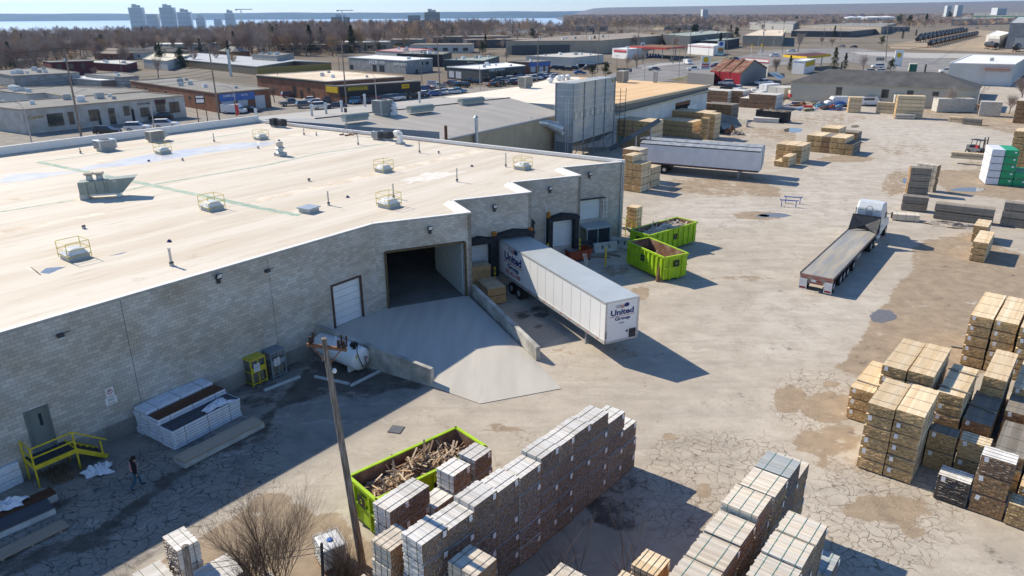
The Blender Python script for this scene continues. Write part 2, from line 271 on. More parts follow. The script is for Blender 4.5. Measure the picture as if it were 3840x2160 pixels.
 me.loops.add(nf*4);me.loops.foreach_set('vertex_index',Fq.reshape(-1));me.polygons.add(nf);me.polygons.foreach_set('loop_start',np.arange(nf)*4);me.polygons.foreach_set('loop_total',np.full(nf,4));me.update()
 for nm,(r_,g_,b_,a_)in dict(wear=(dirt,wet,crack,asph_shade),tone=(pale,pale,pale,pale)).items():
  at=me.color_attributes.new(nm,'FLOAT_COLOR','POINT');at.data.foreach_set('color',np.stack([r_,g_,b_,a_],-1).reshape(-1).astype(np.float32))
 o=bpy.data.objects.new('yard_pavement',me);C.objects.link(o);tag(o,kind='structure')
 m=bpy.data.materials.new('worn_pavement');m.use_nodes=True;n=m.node_tree.nodes;l=m.node_tree.links;b=n['Principled BSDF'];b.inputs['Specular IOR Level'].default_value=.2
 tc=n.new('ShaderNodeTexCoord');at=n.new('ShaderNodeAttribute');at.attribute_name='wear';sp=n.new('ShaderNodeSeparateColor');l.new(at.outputs['Color'],sp.inputs[0]);at2=n.new('ShaderNodeAttribute');at2.attribute_name='tone';sp2=n.new('ShaderNodeSeparateColor');l.new(at2.outputs['Color'],sp2.inputs[0])
 def noise(sc,det=8,ro=.6,src=None):
  z=n.new('ShaderNodeTexNoise');z.inputs['Scale'].default_value=sc;z.inputs['Detail'].default_value=det;z.inputs['Roughness'].default_value=ro;l.new(src or tc.outputs['Object'],z.inputs[0]);return z.outputs[0]
 def math_(op,x,y=None,z=None):
  q=n.new('ShaderNodeMath');q.operation=op;q.use_clamp=False
  for i,v_ in enumerate((x,y,z)):
   if v_ is None:continue
   if isinstance(v_,(int,float)):q.inputs[i].default_value=v_
   else:l.new(v_,q.inputs[i])
  return q.outputs[0]
 def rng(v_,a_,b_,c_=0,d_=1,smooth=True):
  q=n.new('ShaderNodeMapRange');q.interpolation_type='SMOOTHSTEP' if smooth else 'LINEAR';l.new(v_,q.inputs[0])
  for i,t in enumerate((a_,b_,c_,d_)):q.inputs[i+1].default_value=t
  return q.outputs[0]
 def mix(f_,a_,b_,mode='MIX'):
  q=n.new('ShaderNodeMix');q.data_type='RGBA';q.blend_type=mode
  if isinstance(f_,float):q.inputs[0].default_value=f_
  else:l.new(f_,q.inputs[0])
  for i,t in((6,a_),(7,b_)):
   if isinstance(t,tuple):q.inputs[i].default_value=(*t,1)
   else:l.new(t,q.inputs[i])
  return q.outputs[2]
 nbig=noise(.09,6);nmid=noise(.55,9,.68);nfine=noise(5,8,.7);nedge=noise(1.1,9,.7)
 mp=n.new('ShaderNodeMapping');mp.inputs['Rotation'].default_value=(0,0,R(-37));mp.inputs['Scale'].default_value=(.16,1.4,1);l.new(tc.outputs['Object'],mp.inputs[0]);nst=noise(.7,7,.6,mp.outputs[0])
 base=mix(rng(nbig,.35,.65),(.45,.395,.32),(.52,.465,.385));base=mix(math_('MULTIPLY',sp2.outputs[0],.7),base,(.58,.54,.475))
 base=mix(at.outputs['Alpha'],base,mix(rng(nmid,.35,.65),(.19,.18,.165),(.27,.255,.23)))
 base=mix(rng(nmid,.35,.7,0,.65),base,(.33,.285,.23));base=mix(rng(nst,.48,.72,0,.55),base,(.33,.29,.24));base=mix(rng(nfine,.35,.75,0,.22),base,(.25,.22,.19))
 dv=n.new('ShaderNodeVectorMath');dv.operation='SCALE';zc_=n.new('ShaderNodeTexNoise');zc_.inputs['Scale'].default_value=.8;zc_.inputs['Detail'].default_value=5;l.new(tc.outputs['Object'],zc_.inputs[0]);l.new(zc_.outputs['Color'],dv.inputs[0]);dv.inputs['Scale'].default_value=1.9
 ad=n.new('ShaderNodeVectorMath');l.new(tc.outputs['Object'],ad.inputs[0]);l.new(dv.outputs[0],ad.inputs[1])
 def vor(sc):q=n.new('ShaderNodeTexVoronoi');q.feature='DISTANCE_TO_EDGE';q.voronoi_dimensions='2D';q.inputs['Scale'].default_value=sc;l.new(ad.outputs[0],q.inputs[0]);return q.outputs[0]
 ck=math_('ADD',sp.outputs[2],math_('MULTIPLY',math_('SUBTRACT',noise(.25,5),.5),1.6))
 brk=rng(noise(1.3,6,.7),.36,.56,.3,1);fine=math_('MULTIPLY',math_('MULTIPLY',rng(vor(1.75),.0,.07,1,0),brk),rng(ck,.25,.8,0,1));mid_=math_('MULTIPLY',math_('MULTIPLY',rng(vor(.85),.0,.022,1,0),brk),rng(ck,.1,.7,.0,.8));lng=math_('MULTIPLY',rng(vor(.11),.0,.004,1,0),rng(noise(.12,5,.7),.42,.6,.0,.6))
 cr_=math_('MAXIMUM',math_('MAXIMUM',fine,mid_),lng)
 dm=rng(math_('ADD',math_('MULTIPLY',sp.outputs[0],.8),math_('ADD',math_('MULTIPLY',math_('SUBTRACT',nedge,.5),2.0),math_('MULTIPLY',math_('SUBTRACT',noise(.28,9,.72),.5),1.6))),.36,.62,0,.92)
 gap=math_('MULTIPLY',rng(vor(1.5),.03,.3,1,0),0)
 dcol=mix(rng(noise(.9,10,.75),.3,.7),(.37,.285,.195),(.235,.18,.125));dcol=mix(rng(noise(9,8,.85),.52,.72,0,.7),dcol,(.5,.42,.32))
 mpt=n.new('ShaderNodeMapping');mpt.inputs['Rotation'].default_value=(0,0,R(18));mpt.inputs['Scale'].default_value=(.06,1.1,1);l.new(ad.outputs[0],mpt.inputs[0]);trk=rng(noise(1.9,4,.6,mpt.outputs[0]),.55,.7,0,.3);base=mix(trk,base,(.33,.29,.24));mpt2=n.new('ShaderNodeMapping');mpt2.inputs['Rotation'].default_value=(0,0,R(-50));mpt2.inputs['Scale'].default_value=(.05,1.3,1);l.new(ad.outputs[0],mpt2.inputs[0]);base=mix(rng(noise(1.6,4,.6,mpt2.outputs[0]),.56,.7,0,.28),base,(.6,.56,.49))
 wn_=n.new('ShaderNodeTexWhiteNoise');base=mix(rng(noise(26,3,.8),.62,.8,0,.35),base,(.2,.17,.13))
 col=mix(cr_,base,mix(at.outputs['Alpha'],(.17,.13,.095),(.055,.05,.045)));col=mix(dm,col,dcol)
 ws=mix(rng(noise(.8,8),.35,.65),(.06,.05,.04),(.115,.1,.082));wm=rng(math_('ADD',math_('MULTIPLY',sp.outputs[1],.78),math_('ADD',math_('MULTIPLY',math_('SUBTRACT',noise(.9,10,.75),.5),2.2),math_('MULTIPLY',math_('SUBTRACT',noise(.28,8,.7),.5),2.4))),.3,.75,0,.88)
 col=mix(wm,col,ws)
 st=rng(noise(.5,10,.75),.58,.7,0,.5);col=mix(st,col,(.2,.16,.12))
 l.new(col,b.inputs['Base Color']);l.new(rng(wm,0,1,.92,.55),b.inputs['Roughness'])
 bp=n.new('ShaderNodeBump');bp.inputs['Strength'].default_value=.35;bp.inputs['Distance'].default_value=.04;l.new(math_('SUBTRACT',math_('ADD',nfine,math_('MULTIPLY',nmid,.8)),math_('MULTIPLY',cr_,.8)),bp.inputs['Height']);l.new(bp.outputs[0],b.inputs['Normal'])
 me.materials.append(m)
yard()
def sheet(name,pts,z,m_,kind='structure',uv=False):
 mb=MB();mb.add([(p[0],p[1],z)for p in pts],[tuple(range(len(pts)))]);o=mb.build(name,m_,uv=uv);o['kind']=kind
 if o.data.polygons[0].normal.z<0:o.data.flip_normals()
 return o
def ragged(pts,amp,n_=8):
 out=[]
 for i in range(len(pts)):
  a,b=Vector(pts[i][:2]),Vector(pts[(i+1)%len(pts)][:2])
  for k in range(n_):q=a.lerp(b,k/n_);out.append((q.x+random.uniform(-amp,amp),q.y+random.uniform(-amp,amp)))
 return out
M_puddle=mat('puddle_water',(.16,.14,.12),.06,var=.1,spec=.6);M_line=mat('road_marking',(.6,.6,.57),.8,var=.2)
for i,(fr,x0,y0,x1,y1)in enumerate([('l',1085,320,1340,450),('f',250,205,440,250),('f',1870,780,2220,822),('e',2370,770,2700,812),('f',-10,1040,120,1070),('f',1400,690,1450,740),('f',900,178,990,205)]):
 c0=Q(fr,(x0+x1)/2,(y0+y1)/2);a=Q(fr,x0,(y0+y1)/2)-c0;b=Q(fr,(x0+x1)/2,y0)-c0
 sheet('puddle',[(c0+a*math.cos(t)*random.uniform(.85,1.1)+b*math.sin(t)*random.uniform(.8,1.1)).to_2d()for t in np.linspace(0,math.tau,22)[:-1]],.006,M_puddle)
# road beyond (photo: intersection by the service stations) and its pavements
M_road=mat('asphalt_road',(.2,.195,.19),.9,var=.1,scale=.4,spec=.1,col2=(.27,.26,.25),mixscale=.08);M_side=mat('pavement_concrete',(.4,.385,.36),.9,var=.1,scale=.6,spec=.1);M_grass=mat('winter_grass',(.2,.17,.09),.95,var=.3,scale=.5,spec=.05,col2=(.12,.13,.05),mixscale=.1)
sheet('road',[Q('m',*p).to_2d()for p in[(700,830),(1000,700),(1300,610),(1750,590),(2150,540),(2576,500),(3800,500),(3800,560),(2700,600),(2200,660),(1900,740),(1560,780),(1000,830)]],.02,M_road)
sheet('road',[Q('r',*p).to_2d()for p in[(0,500),(400,470),(1000,470),(1700,560),(2700,640),(2700,720),(1500,720),(900,600),(0,640)]],.024,M_road)
sheet('verge',[Q('m',*p).to_2d()for p in[(1900,580),(2250,530),(2120,560),(1880,600)]],.03,M_grass)
sheet('verge',[Q('m',*p).to_2d()for p in[(1500,770),(1900,700),(1830,730),(1600,775)]],.03,M_grass)
sheet('pavement',[Q('m',*p).to_2d()for p in[(1250,655),(1420,615),(1700,600),(1700,610),(1440,635),(1260,670)]],.03,M_side)
sheet('pavement',[Q('r',*p).to_2d()for p in[(900,500),(2100,520),(2700,545),(2700,575),(1500,560),(1000,530)]],.03,M_side)
sheet('rail_yard_dirt',[Q('r',*p).to_2d()for p in[(1250,430),(1480,400),(2140,290),(2700,330),(2700,520),(1300,470)]],.028,mat('rail_dirt',(.33,.26,.18),.95,var=.2,scale=.1))
mk=MB()
def stripe(fr,x0,y0,x1,y1,wd=.12,z=.034):
 a,b=Q(fr,x0,y0,z),Q(fr,x1,y1,z);d=(b-a).normalized()*wd/2;n_=Vector((-d.y,d.x,0));mk.add([a-n_,b-n_,b+n_,a+n_],[(0,1,2,3)])
for a in[('a',510,1355,720,1370),('a',530,1375,760,1395),('a',830,1300,980,1290),('a',1180,1290,1450,1240),('a',1800,1190,2000,1215),('a',1870,1180,2050,1205),('a',1140,1262,1400,1300),('a',1720,1180,1950,1210),('m',1130,690,1420,680),('m',1500,660,1700,650),('m',1130,760,1500,740),('m',1350,720,1420,715),('m',1500,705,1580,700),('m',1660,692,1760,682),('m',1720,632,2000,600),('r',1500,660,1800,668),('r',1000,540,1500,575),('m',500,770,640,740),('m',560,750,700,720)]:stripe(*a)
mk.build('road_markings',M_line)['kind']='structure'
# drain grate, loose debris
# the warehouse
M_cmu=blockmat('grey_concrete_block',(.45,.43,.4),(.6,.575,.53),(.25,.24,.23),stain=(.82,.76,.68));ZR=7.75;ZF=1.25
P={k:G(*v,ZR)for k,v in dict(A=(1399,838),B=(1765.5,795.8),F=(966.6,452),F0=(0,575)).items()}
e1=Vector((.607,.795,0)).normalized();A=P['A'];B=P['B']
L0=A-e1*62;fd=Vector((.914,.406,0)).normalized();fn=Vector((-fd.y,fd.x,0))
B=A+fd*7.3;B1=B+fn*4.0;Cc=B1+fd*6.85;C1=Cc+fn*4.05;D=C1+fd*6.9;D1=D+fn*3.85;E_=D1+fd*7.1
F_=P['F'];bd=(P['F0']-P['F']).normalized();F0=F_+bd*75
fl=lambda p,z=0:Vector((p.x,p.y,z))
wh=thing('warehouse','long low warehouse of grey concrete block with cream flat roof and stepped loading docks','building',fl(A))
def rel(o,parent):o.parent=parent;o.matrix_parent_inverse=Matrix.Translation(-parent.location)if parent.type=='EMPTY' else Matrix();return o
def wpart(mb,name,mats,parent=None,**k):
 o=mb.build(name,mats,None,**k);p=parent or wh;o.parent=p
 if p is wh:o.location=-wh.location
 return o
def hole_wall(mb,p0,p1,z0,z1,holes,th=.3,mi=0):
 d=(p1-p0).to_2d();L=d.length;d=Vector((d.x/L,d.y/L,0));n_=Vector((-d.y,d.x,0));us=sorted({0,L,*[h[0]for h in holes],*[h[1]for h in holes]});zs=sorted({z0,z1,*[h[2]for h in holes],*[h[3]for h in holes]})
 for i in range(len(us)-1):
  k=0
  while k<len(zs)-1:
   cu=(us[i]+us[i+1])/2;solid=lambda q:not any(h[0]<cu<h[1]and h[2]<(zs[q]+zs[q+1])/2<h[3]for h in holes)
   if not solid(k):k+=1;continue
   j=k
   while j+1<len(zs)-1 and solid(j+1):j+=1
   a,b=fl(p0)+d*us[i],fl(p0)+d*us[i+1];mb.prism([(a.x,a.y),(b.x,b.y),((b+n_*th).x,(b+n_*th).y),((a+n_*th).x,(a+n_*th).y)],zs[k],zs[j+1],mi);k=j+1
uA=62;um=lambda p0,p1,fr,x,y:onwall(p0,p1,*PX(fr,x,y))
# openings
sd=(uA-4.05,uA-1.62,ZF,4.25);md=(uA-23.0,uA-22.05,1.15,3.4)
wl=MB();hole_wall(wl,L0,A,0,ZR-.12,[sd,md]);wpart(wl,'wall',M_cmu,uv=True)
op=(.75,6.72,ZF-.1,5.5);wl=MB();hole_wall(wl,A,B,0,ZR-.12,[op]);wpart(wl,'wall',M_cmu,uv=True)
for(p,q,hs)in[(B,B1,[]),(B1,Cc,[(1.15,2.95,1.3,3.9),(4.7,6.3,1.3,3.8)]),(Cc,C1,[]),(C1,D,[(.25,1.5,1.3,3.75),(3.95,6.15,1.3,3.75)]),(D,D1,[]),(D1,E_,[(2.1,4.45,2.35,4.25)]),(E_,fl(F_),[]),(F_,F0,[])]:
 wl=MB();hole_wall(wl,p,q,0,ZR-.12,hs);wpart(wl,'wall',M_cmu,uv=True)
# foundation strip of poured concrete, proud of the block
def alongwall(p,q,u0,u1,z0,z1,off,th,mats,name,parent=None,uv=False):
 d=(q-p).normalized();n_=Vector((d.y,-d.x,0));a=fl(p)+d*u0+n_*off;b=fl(p)+d*u1+n_*off;mb=MB();mb.prism([(a.x,a.y),(b.x,b.y),((b+n_*th).x,(b+n_*th).y),((a+n_*th).x,(a+n_*th).y)],z0,z1);return wpart(mb,name,mats,parent,uv=uv)
M_found=mat('stained_concrete',(.3,.29,.265),.9,var=.15,scale=.8,col2=(.2,.19,.17),mixscale=.5)
alongwall(L0,A,0,uA-22.1-.9,0,.95,.0,.03,M_found,'foundation');alongwall(L0,A,uA-22.1,uA-5.9,0,.95,0,.03,M_found,'foundation')
# roof deck and coping
M_roof=bpy.data.materials.new('cream_membrane');M_roof.use_nodes=True
def roofmat(m,c1,c2,c3,ang):
 n=m.node_tree.nodes;l=m.node_tree.links;b=n['Principled BSDF'];b.inputs['Roughness'].default_value=.75;b.inputs['Specular IOR Level'].default_value=.2
 tc=n.new('ShaderNodeTexCoord');mp=n.new('ShaderNodeMapping');mp.inputs['Rotation'].default_value=(0,0,ang);l.new(tc.outputs['Object'],mp.inputs[0])
 mp2=n.new('ShaderNodeMapping');mp2.inputs['Scale'].default_value=(.12,1.1,1);l.new(mp.outputs[0],mp2.inputs[0])
 def nz(src,sc,d=8,ro=.6):z=n.new('ShaderNodeTexNoise');z.inputs['Scale'].default_value=sc;z.inputs['Detail'].default_value=d;z.inputs['Roughness'].default_value=ro;l.new(src,z.inputs[0]);return z.outputs[0]
 def rg(v,a_,b_,c_=0,d_=1):q=n.new('ShaderNodeMapRange');q.interpolation_type='SMOOTHSTEP';l.new(v,q.inputs[0]);[setattr(q.inputs[i+1],'default_value',t)for i,t in enumerate((a_,b_,c_,d_))];return q.outputs[0]
 def mx(f,a_,b_):
  q=n.new('ShaderNodeMix');q.data_type='RGBA';l.new(f,q.inputs[0])
  for i,t in((6,a_),(7,b_)):
   if isinstance(t,tuple):q.inputs[i].default_value=(*t,1)
   else:l.new(t,q.inputs[i])
  return q.outputs[2]
 col=mx(rg(nz(mp2.outputs[0],.45,6),.35,.68),c1,c2);col=mx(rg(nz(mp2.outputs[0],1.6,9,.78),.5,.72,0,.6),col,c3);col=mx(rg(nz(tc.outputs['Object'],.5,10,.75),.58,.72,0,.5),col,c3)
 sx=n.new('ShaderNodeSeparateXYZ');l.new(mp.outputs[0],sx.inputs[0]);fr_=n.new('ShaderNodeMath');fr_.operation='PINGPONG';fr_.inputs[1].default_value=.95;l.new(sx.outputs[1],fr_.inputs[0])
 col=mx(rg(fr_.outputs[0],0,.05,.35,0),col,c3);l.new(col,b.inputs['Base Color'])
ANG=-math.atan2(e1.y,e1.x);roofmat(M_roof,(.67,.61,.515),(.58,.505,.4),(.38,.3,.21),ANG)
rp=[L0,A,B,B1,Cc,C1,D,D1,E_,F_,F0]
mb=MB();mb.add([(p.x,p.y,ZR-.25)for p in rp],[tuple(range(len(rp)))]);rf=wpart(mb,'roof',M_roof)
M_cop=mat('white_coping',(.74,.72,.68),.6,var=.06);M_flash=mat('grey_flashing',(.35,.37,.38),.5,metal=.3)
def coping(p,q,z0=ZR-.14,h=.14,wd=.75,m_=None,slope=True):
 d=(q-p).normalized();n_=Vector((-d.y,d.x,0));a,b=fl(p),fl(q);mb=MB();o_=n_*.02
 V_=[a-n_*.05,b-n_*.05,b+n_*.28,a+n_*.28,b+n_*wd,a+n_*wd]
 mb.add([(V_[0].x,V_[0].y,ZR),(V_[1].x,V_[1].y,ZR),(V_[2].x,V_[2].y,ZR+.01),(V_[3].x,V_[3].y,ZR+.01),(V_[4].x,V_[4].y,ZR-.245),(V_[5].x,V_[5].y,ZR-.245)],[(0,1,2,3),(3,2,4,5)]);wpart(mb,'coping',m_ or M_cop)
 mb=MB();mb.add([(V_[0].x,V_[0].y,ZR-.13),(V_[1].x,V_[1].y,ZR-.13),(V_[1].x,V_[1].y,ZR-.002),(V_[0].x,V_[0].y,ZR-.002)],[(0,1,2,3)]);wpart(mb,'drip_edge',M_flash)
ALL=[(L0,A),(A,B),(B,B1),(B1,Cc),(Cc,C1),(C1,D),(D,D1),(D1,E_)]
for p,q in ALL:coping(p,q)
def parapet(p,q,h=.75):
 d=(q-p).normalized();n_=Vector((-d.y,d.x,0));a,b=fl(p),fl(q);mb=MB();mb.prism([(a.x,a.y),(b.x,b.y),((b+n_*.3).x,(b+n_*.3).y),((a+n_*.3).x,(a+n_*.3).y)],ZR-.12,ZR-.25+h);wpart(mb,'parapet',M_cop)
parapet(E_,F_,.42);parapet(F_,F0,.95)
# interior: floor, dark back walls, seen through the big door
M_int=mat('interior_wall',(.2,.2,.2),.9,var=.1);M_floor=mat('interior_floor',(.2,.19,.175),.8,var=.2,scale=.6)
ip=[L0+fn*.35,A+fn*.35,B+fn*.35-fd*.3,B1+fn*.35-fd*.3,D1-fd*3,F_-fd*2,F0]
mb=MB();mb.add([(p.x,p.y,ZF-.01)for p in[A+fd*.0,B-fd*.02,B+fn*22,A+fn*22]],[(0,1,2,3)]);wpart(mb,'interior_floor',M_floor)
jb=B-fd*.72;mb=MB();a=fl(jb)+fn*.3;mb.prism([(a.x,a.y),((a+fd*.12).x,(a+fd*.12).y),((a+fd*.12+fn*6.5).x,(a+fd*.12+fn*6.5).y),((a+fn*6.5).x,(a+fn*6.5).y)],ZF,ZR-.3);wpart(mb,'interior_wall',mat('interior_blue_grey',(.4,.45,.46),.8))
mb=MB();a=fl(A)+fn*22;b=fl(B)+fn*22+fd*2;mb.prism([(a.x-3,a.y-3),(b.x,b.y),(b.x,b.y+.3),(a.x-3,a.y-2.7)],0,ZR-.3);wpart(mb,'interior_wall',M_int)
# door frames and doors
M_door=ribmat('white_door_panel',(.62,.65,.66),.53,dark=.8,depth=.15);M_rustf=mat('brown_frame',(.09,.05,.035),.7,var=.3)
def panel_door(p,q,h,m_,name='roller_door',inset=.12,frame=M_rustf,fw=.12,slats=5):
 d=(q-p).normalized();n_=Vector((-d.y,d.x,0));u0,u1,z0,z1=h;a=fl(p)+d*u0+n_*inset;b=fl(p)+d*u1+n_*inset;mb=MB()
 for i in range(slats):
  za,zb=z0+(z1-z0)*i/slats+.012,z0+(z1-z0)*(i+1)/slats-.012
  mb.prism([(a.x,a.y),(b.x,b.y),((b+n_*.05).x,(b+n_*.05).y),((a+n_*.05).x,(a+n_*.05).y)],za,zb)
 mb.prism([((a+n_*.06).x,(a+n_*.06).y),((b+n_*.06).x,(b+n_*.06).y),((b+n_*.08).x,(b+n_*.08).y),((a+n_*.08).x,(a+n_*.08).y)],z0,z1)
 o=wpart(mb,name,m_)
 if frame:
  mb=MB();o_=-n_*.02
  for uu,ww in((u0-fw/2,fw),(u1+fw/2,fw)):c_=fl(p)+d*uu+o_;mb.box((c_.x,c_.y,(z0+z1+fw)/2),(ww,.12,z1-z0+fw),math.atan2(d.y,d.x))
  c_=fl(p)+d*(u0+u1)/2+o_;mb.box((c_.x,c_.y,z1+fw/2),(u1-u0-.004,.12,fw),math.atan2(d.y,d.x));fo=mb.build('door_frame',frame,o)
 return o
M_pan=mat('white_door_sheet',(.66,.69,.7),.55,var=.06,scale=1)
panel_door(L0,A,sd,M_pan,'roller_door',slats=6);md_=panel_door(L0,A,md,mat('grey_green_door',(.17,.2,.19),.5,var=.05),'man_door',frame=mat('grey_frame',(.15,.17,.17)),fw=.07,slats=1)
dd=e1;c_=fl(L0)+dd*(md[0]+.62)+Vector((dd.y,-dd.x,0))*-.1;MB().box((c_.x,c_.y,2.75),(.13,.03,.65),math.atan2(dd.y,dd.x)).build('window',M_glass,md_)
for hs,p,q in(((1.15,2.95,1.3,3.9),B1,Cc),((.25,1.5,1.3,3.75),C1,D),((3.95,6.15,1.3,3.75),C1,D),((2.1,4.45,2.35,4.25),D1,E_)):panel_door(p,q,hs,M_pan,'dock_door',frame=None,slats=9)
panel_door(B1,Cc,(4.7,6.3,1.3,3.8),M_dark,'dock_door',frame=None,slats=1)
mb=MB()
for uu in(op[0]-.06,op[1]+.06):c_=fl(A)+fd*uu-fn*.03;mb.box((c_.x,c_.y,(ZF+5.5)/2),(.14,.16,5.6-ZF),math.atan2(fd.y,fd.x))
c_=fl(A)+fd*(op[0]+op[1])/2-fn*.03;mb.box((c_.x,c_.y,5.56),(op[1]-op[0]-.02,.16,.14),math.atan2(fd.y,fd.x));wpart(mb,'door_frame',mat('ochre_frame',(.1,.07,.035),.7,var=.3))
# dock shelters: black padded surrounds with a peaked head
def shelter(p,q,u0,u1,z0,z1,out=.55):
 d=(q-p).normalized();n_=Vector((d.y,-d.x,0));an=math.atan2(d.y,d.x);mb=MB();pw=.42
 for uu in(u0-pw/2,u1+pw/2):c_=fl(p)+d*uu+n_*(out/2+.01);mb.box((c_.x,c_.y,(z0+z1)/2),(pw,out,z1-z0),an)
 k=[fl(p)+d*(u0-pw-.05),fl(p)+d*((u0+u1)/2),fl(p)+d*(u1+pw+.05)]
 V_=[];
 for i,z in enumerate((z1,z1+.0,z1)):
  tz=z1+(.32 if i!=1 else .62)
  for o_ in(.01,out+.1):V_+=[tuple(k[i]+n_*o_+Vector((0,0,z1))),tuple(k[i]+n_*o_+Vector((0,0,tz-(.12 if o_>.1 else 0))))]
 f=[]
 for i in(0,1):a=i*4;b=a+4;f+=[(a+2,b+2,b+3,a+3),(a+3,b+3,b+1,a+1),(a,b,b+2,a+2)]
 f+=[(0,2,3,1),(8,9,11,10)];mb.add(V_,f);return wpart(mb,'dock_shelter',mat('black_dock_pad',(.03,.032,.036),.85,var=.3,scale=3))
shelter(B1,Cc,1.15,2.95,1.0,4.0);shelter(B1,Cc,3.75,6.55,1.0,4.25,.35);shelter(C1,D,.1,1.55,1.0,3.9);shelter(C1,D,3.85,6.1,1.0,3.9)
# steel and glass vestibule under the upper door of the last dock
d=fd;n_=-fn;o0=fl(D1)+d*2.1;mb=MB();an=math.atan2(d.y,d.x)
q0=o0+n_*.03;
for(u_,w_)in((0,0),(2.6,0),(0,1.6),(2.6,1.6),(1.2,1.6)):c_=q0+d*u_+n_*w_;mb.box((c_.x,c_.y,1.0+.0),(.1,.1,1.5),an)
c_=q0+d*1.3+n_*.8;mb.box((c_.x,c_.y,1.86),(2.9,1.8,.2),an);c_=q0+d*1.3+n_*1.6;mb.box((c_.x,c_.y,.24),(2.6,.08,.08),an);vest=wpart(mb,'dock_vestibule',mat('light_steel_frame',(.4,.44,.46),.5,metal=.3))
mb=MB();c_=q0+d*1.3+n_*1.57;mb.box((c_.x,c_.y,1.0),(2.45,.02,1.42),an);mb.build('glass',M_glass,vest)
mb=MB()
for i in range(5):c_=fl(D1)+d*4.75+n_*.2;mb.bar(c_+Vector((0,0,2.4+i*.4)),c_+d*.35+Vector((0,0,2.6+i*.4)),.04)
for uu in(4.7,5.1):c_=fl(D1)+d*uu+n_*.2;mb.box((c_.x,c_.y,3.3),(.05,.05,2.1),an)
wpart(mb,'door_track',M_white)
mb=MB();c_=fl(D1)+d*3.3+n_*.2;mb.box((c_.x,c_.y,4.42),(3.0,.4,.06),an);wpart(mb,'door_canopy',M_dark)
# downpipe at far corner, conduit, sealed joints in the long wall
mb=MB();c_=fl(D1)+d*6.75-fn*.06;mb.cyl((c_.x,c_.y,0),(c_.x,c_.y,ZR-.2),.07);wpart(mb,'downpipe',M_galv)
mb=MB();c_=fl(C1)+d*3.35-fn*.06;mb.cyl((c_.x,c_.y,1),(c_.x,c_.y,5.3),.04);mb.cyl((c_.x,c_.y,5.3),(c_.x-.3,c_.y+.0,5.5),.04);wpart(mb,'conduit',M_white)
for uu in(uA-17.6,uA-8.7,uA-35):alongwall(L0,A,uu-.012,uu+.012,.96,ZR-.15,.0,.006,mat('sealant',(.1,.1,.1)),'joint')
alongwall(L0,A,uA-17.45,uA-17.4,0,.94,.03,.01,mat('sealant',(.1,.1,.1)),'joint')
# wall lights: things of their own
def wall_light(p,q,u,z,label,arm=False):
 d=(q-p).normalized();n_=Vector((d.y,-d.x,0));an=math.atan2(d.y,d.x);c_=fl(p,z)+d*u+n_*.02
 t=thing('wall_light',label,'light',c_,an,'lights on the warehouse wall')
 if arm:mb=MB().box((0,-.1,0),(.3,.2,.16)).cyl((0,-.12,.03),(.45,-.18,.12),.02);mb.build('housing',M_dark,t);MB().box((0,-.2,-.1),(.22,.12,.03)).build('lens',M_white,t)
 else:
  mb=MB().box((0,-.18,0),(.36,.36,.12),M=Matrix.Rotation(R(-62),3,'X')).box((0,-.06,-.32),(.2,.12,.2));mb.build('housing',M_dark,t);MB().box((0,-.28,.05),(.28,.26,.02),M=Matrix.Rotation(R(-62),3,'X')).build('lens',mat('lamp_glass',(.7,.72,.72),.3),t)
for p,q,fr,x,y,lb,arm in[(L0,A,'g',575,400,'dark wall lamp with a bent arm nearest the left edge of the block wall',1),(L0,A,'d',-400,1230,'small box lamp on the block wall midway along under the roof edge',0),(L0,A,'d',100,1325,'dark wall lamp with a side arm above and left of the small white door',1),(A,B,'d',1675,915,'square floodlight above the big open ramp door',0),(B1,Cc,'d',2300,705,'square floodlight on the wall above the docked white trailer',0),(C1,D,'e',362,530,'square floodlight at the top of the white conduit between dock doors',0),(D1,E_,'e',745,390,'square floodlight on the farthest dock wall above the upper white door',0)]:
 u,z=um(p,q,fr,x,y);wall_light(p,q,u,min(z,ZR-.42),lb,arm)
# dock signal lamps (orange) and yellow bumpers
for p,q,fr,x,y,lb in[(B1,Cc,'d',2295,975,'orange dock signal box left of the docked trailer'),(B1,Cc,'e',170,935,'orange dock signal box right of the docked trailer at the wall corner'),(C1,D,'e',345,785,'orange dock signal box between the two white dock doors')]:
 u,z=um(p,q,fr,x,y);d_=(q-p).normalized();c_=fl(p,z)+d_*u-fn*.16;t=thing('dock_signal',lb,'signal light',c_,math.atan2(d_.y,d_.x),'orange signal boxes at the docks');MB().box((0,0,0),(.34,.22,.5)).build('housing',mat('signal_orange',(.5,.2,.03),.6,var=.3),t);MB().cyl((0,-.11,.1),(0,-.2,.1),.09,n=10).cyl((0,-.11,-.12),(0,-.2,-.12),.09,n=10).build('lens',mat('amber_lens',(.3,.1,.02),.3),t)
# signs on the long wall
def sign(fr,x,y,w_,h_,label,lines,p=L0,q=A,bgm=None,name='wall_sign'):
 u,z=um(p,q,fr,x,y);d_=(q-p).normalized();n_=Vector((d_.y,-d_.x,0));c_=fl(p,z)+d_*u+n_*.015;t=thing(name,label,'sign',c_,math.atan2(d_.y,d_.x));MB().box((0,0,0),(w_,.02,h_)).build('panel',bgm or M_white,t)
 for tx,sz,zz,mm in lines:textmesh('lettering',tx,sz,facing((0,-.012,zz),(1,0,0),off=0.0),mm,t,.003)
 return t
t=sign('g',1060,965,.42,.62,'white no parking sign with a red ringed P on the block wall',[('P',.26,.1,M_text_black),('NO PARKING',.06,-.14,M_text_red),('ANY TIME',.06,-.22,M_text_black)])
mb=MB();k=22;vs_=[]
for i in range(k):a=math.tau*i/k;vs_+=[(.15*math.cos(a),-.016,.1+.15*math.sin(a)),(.115*math.cos(a),-.016,.1+.115*math.sin(a))]
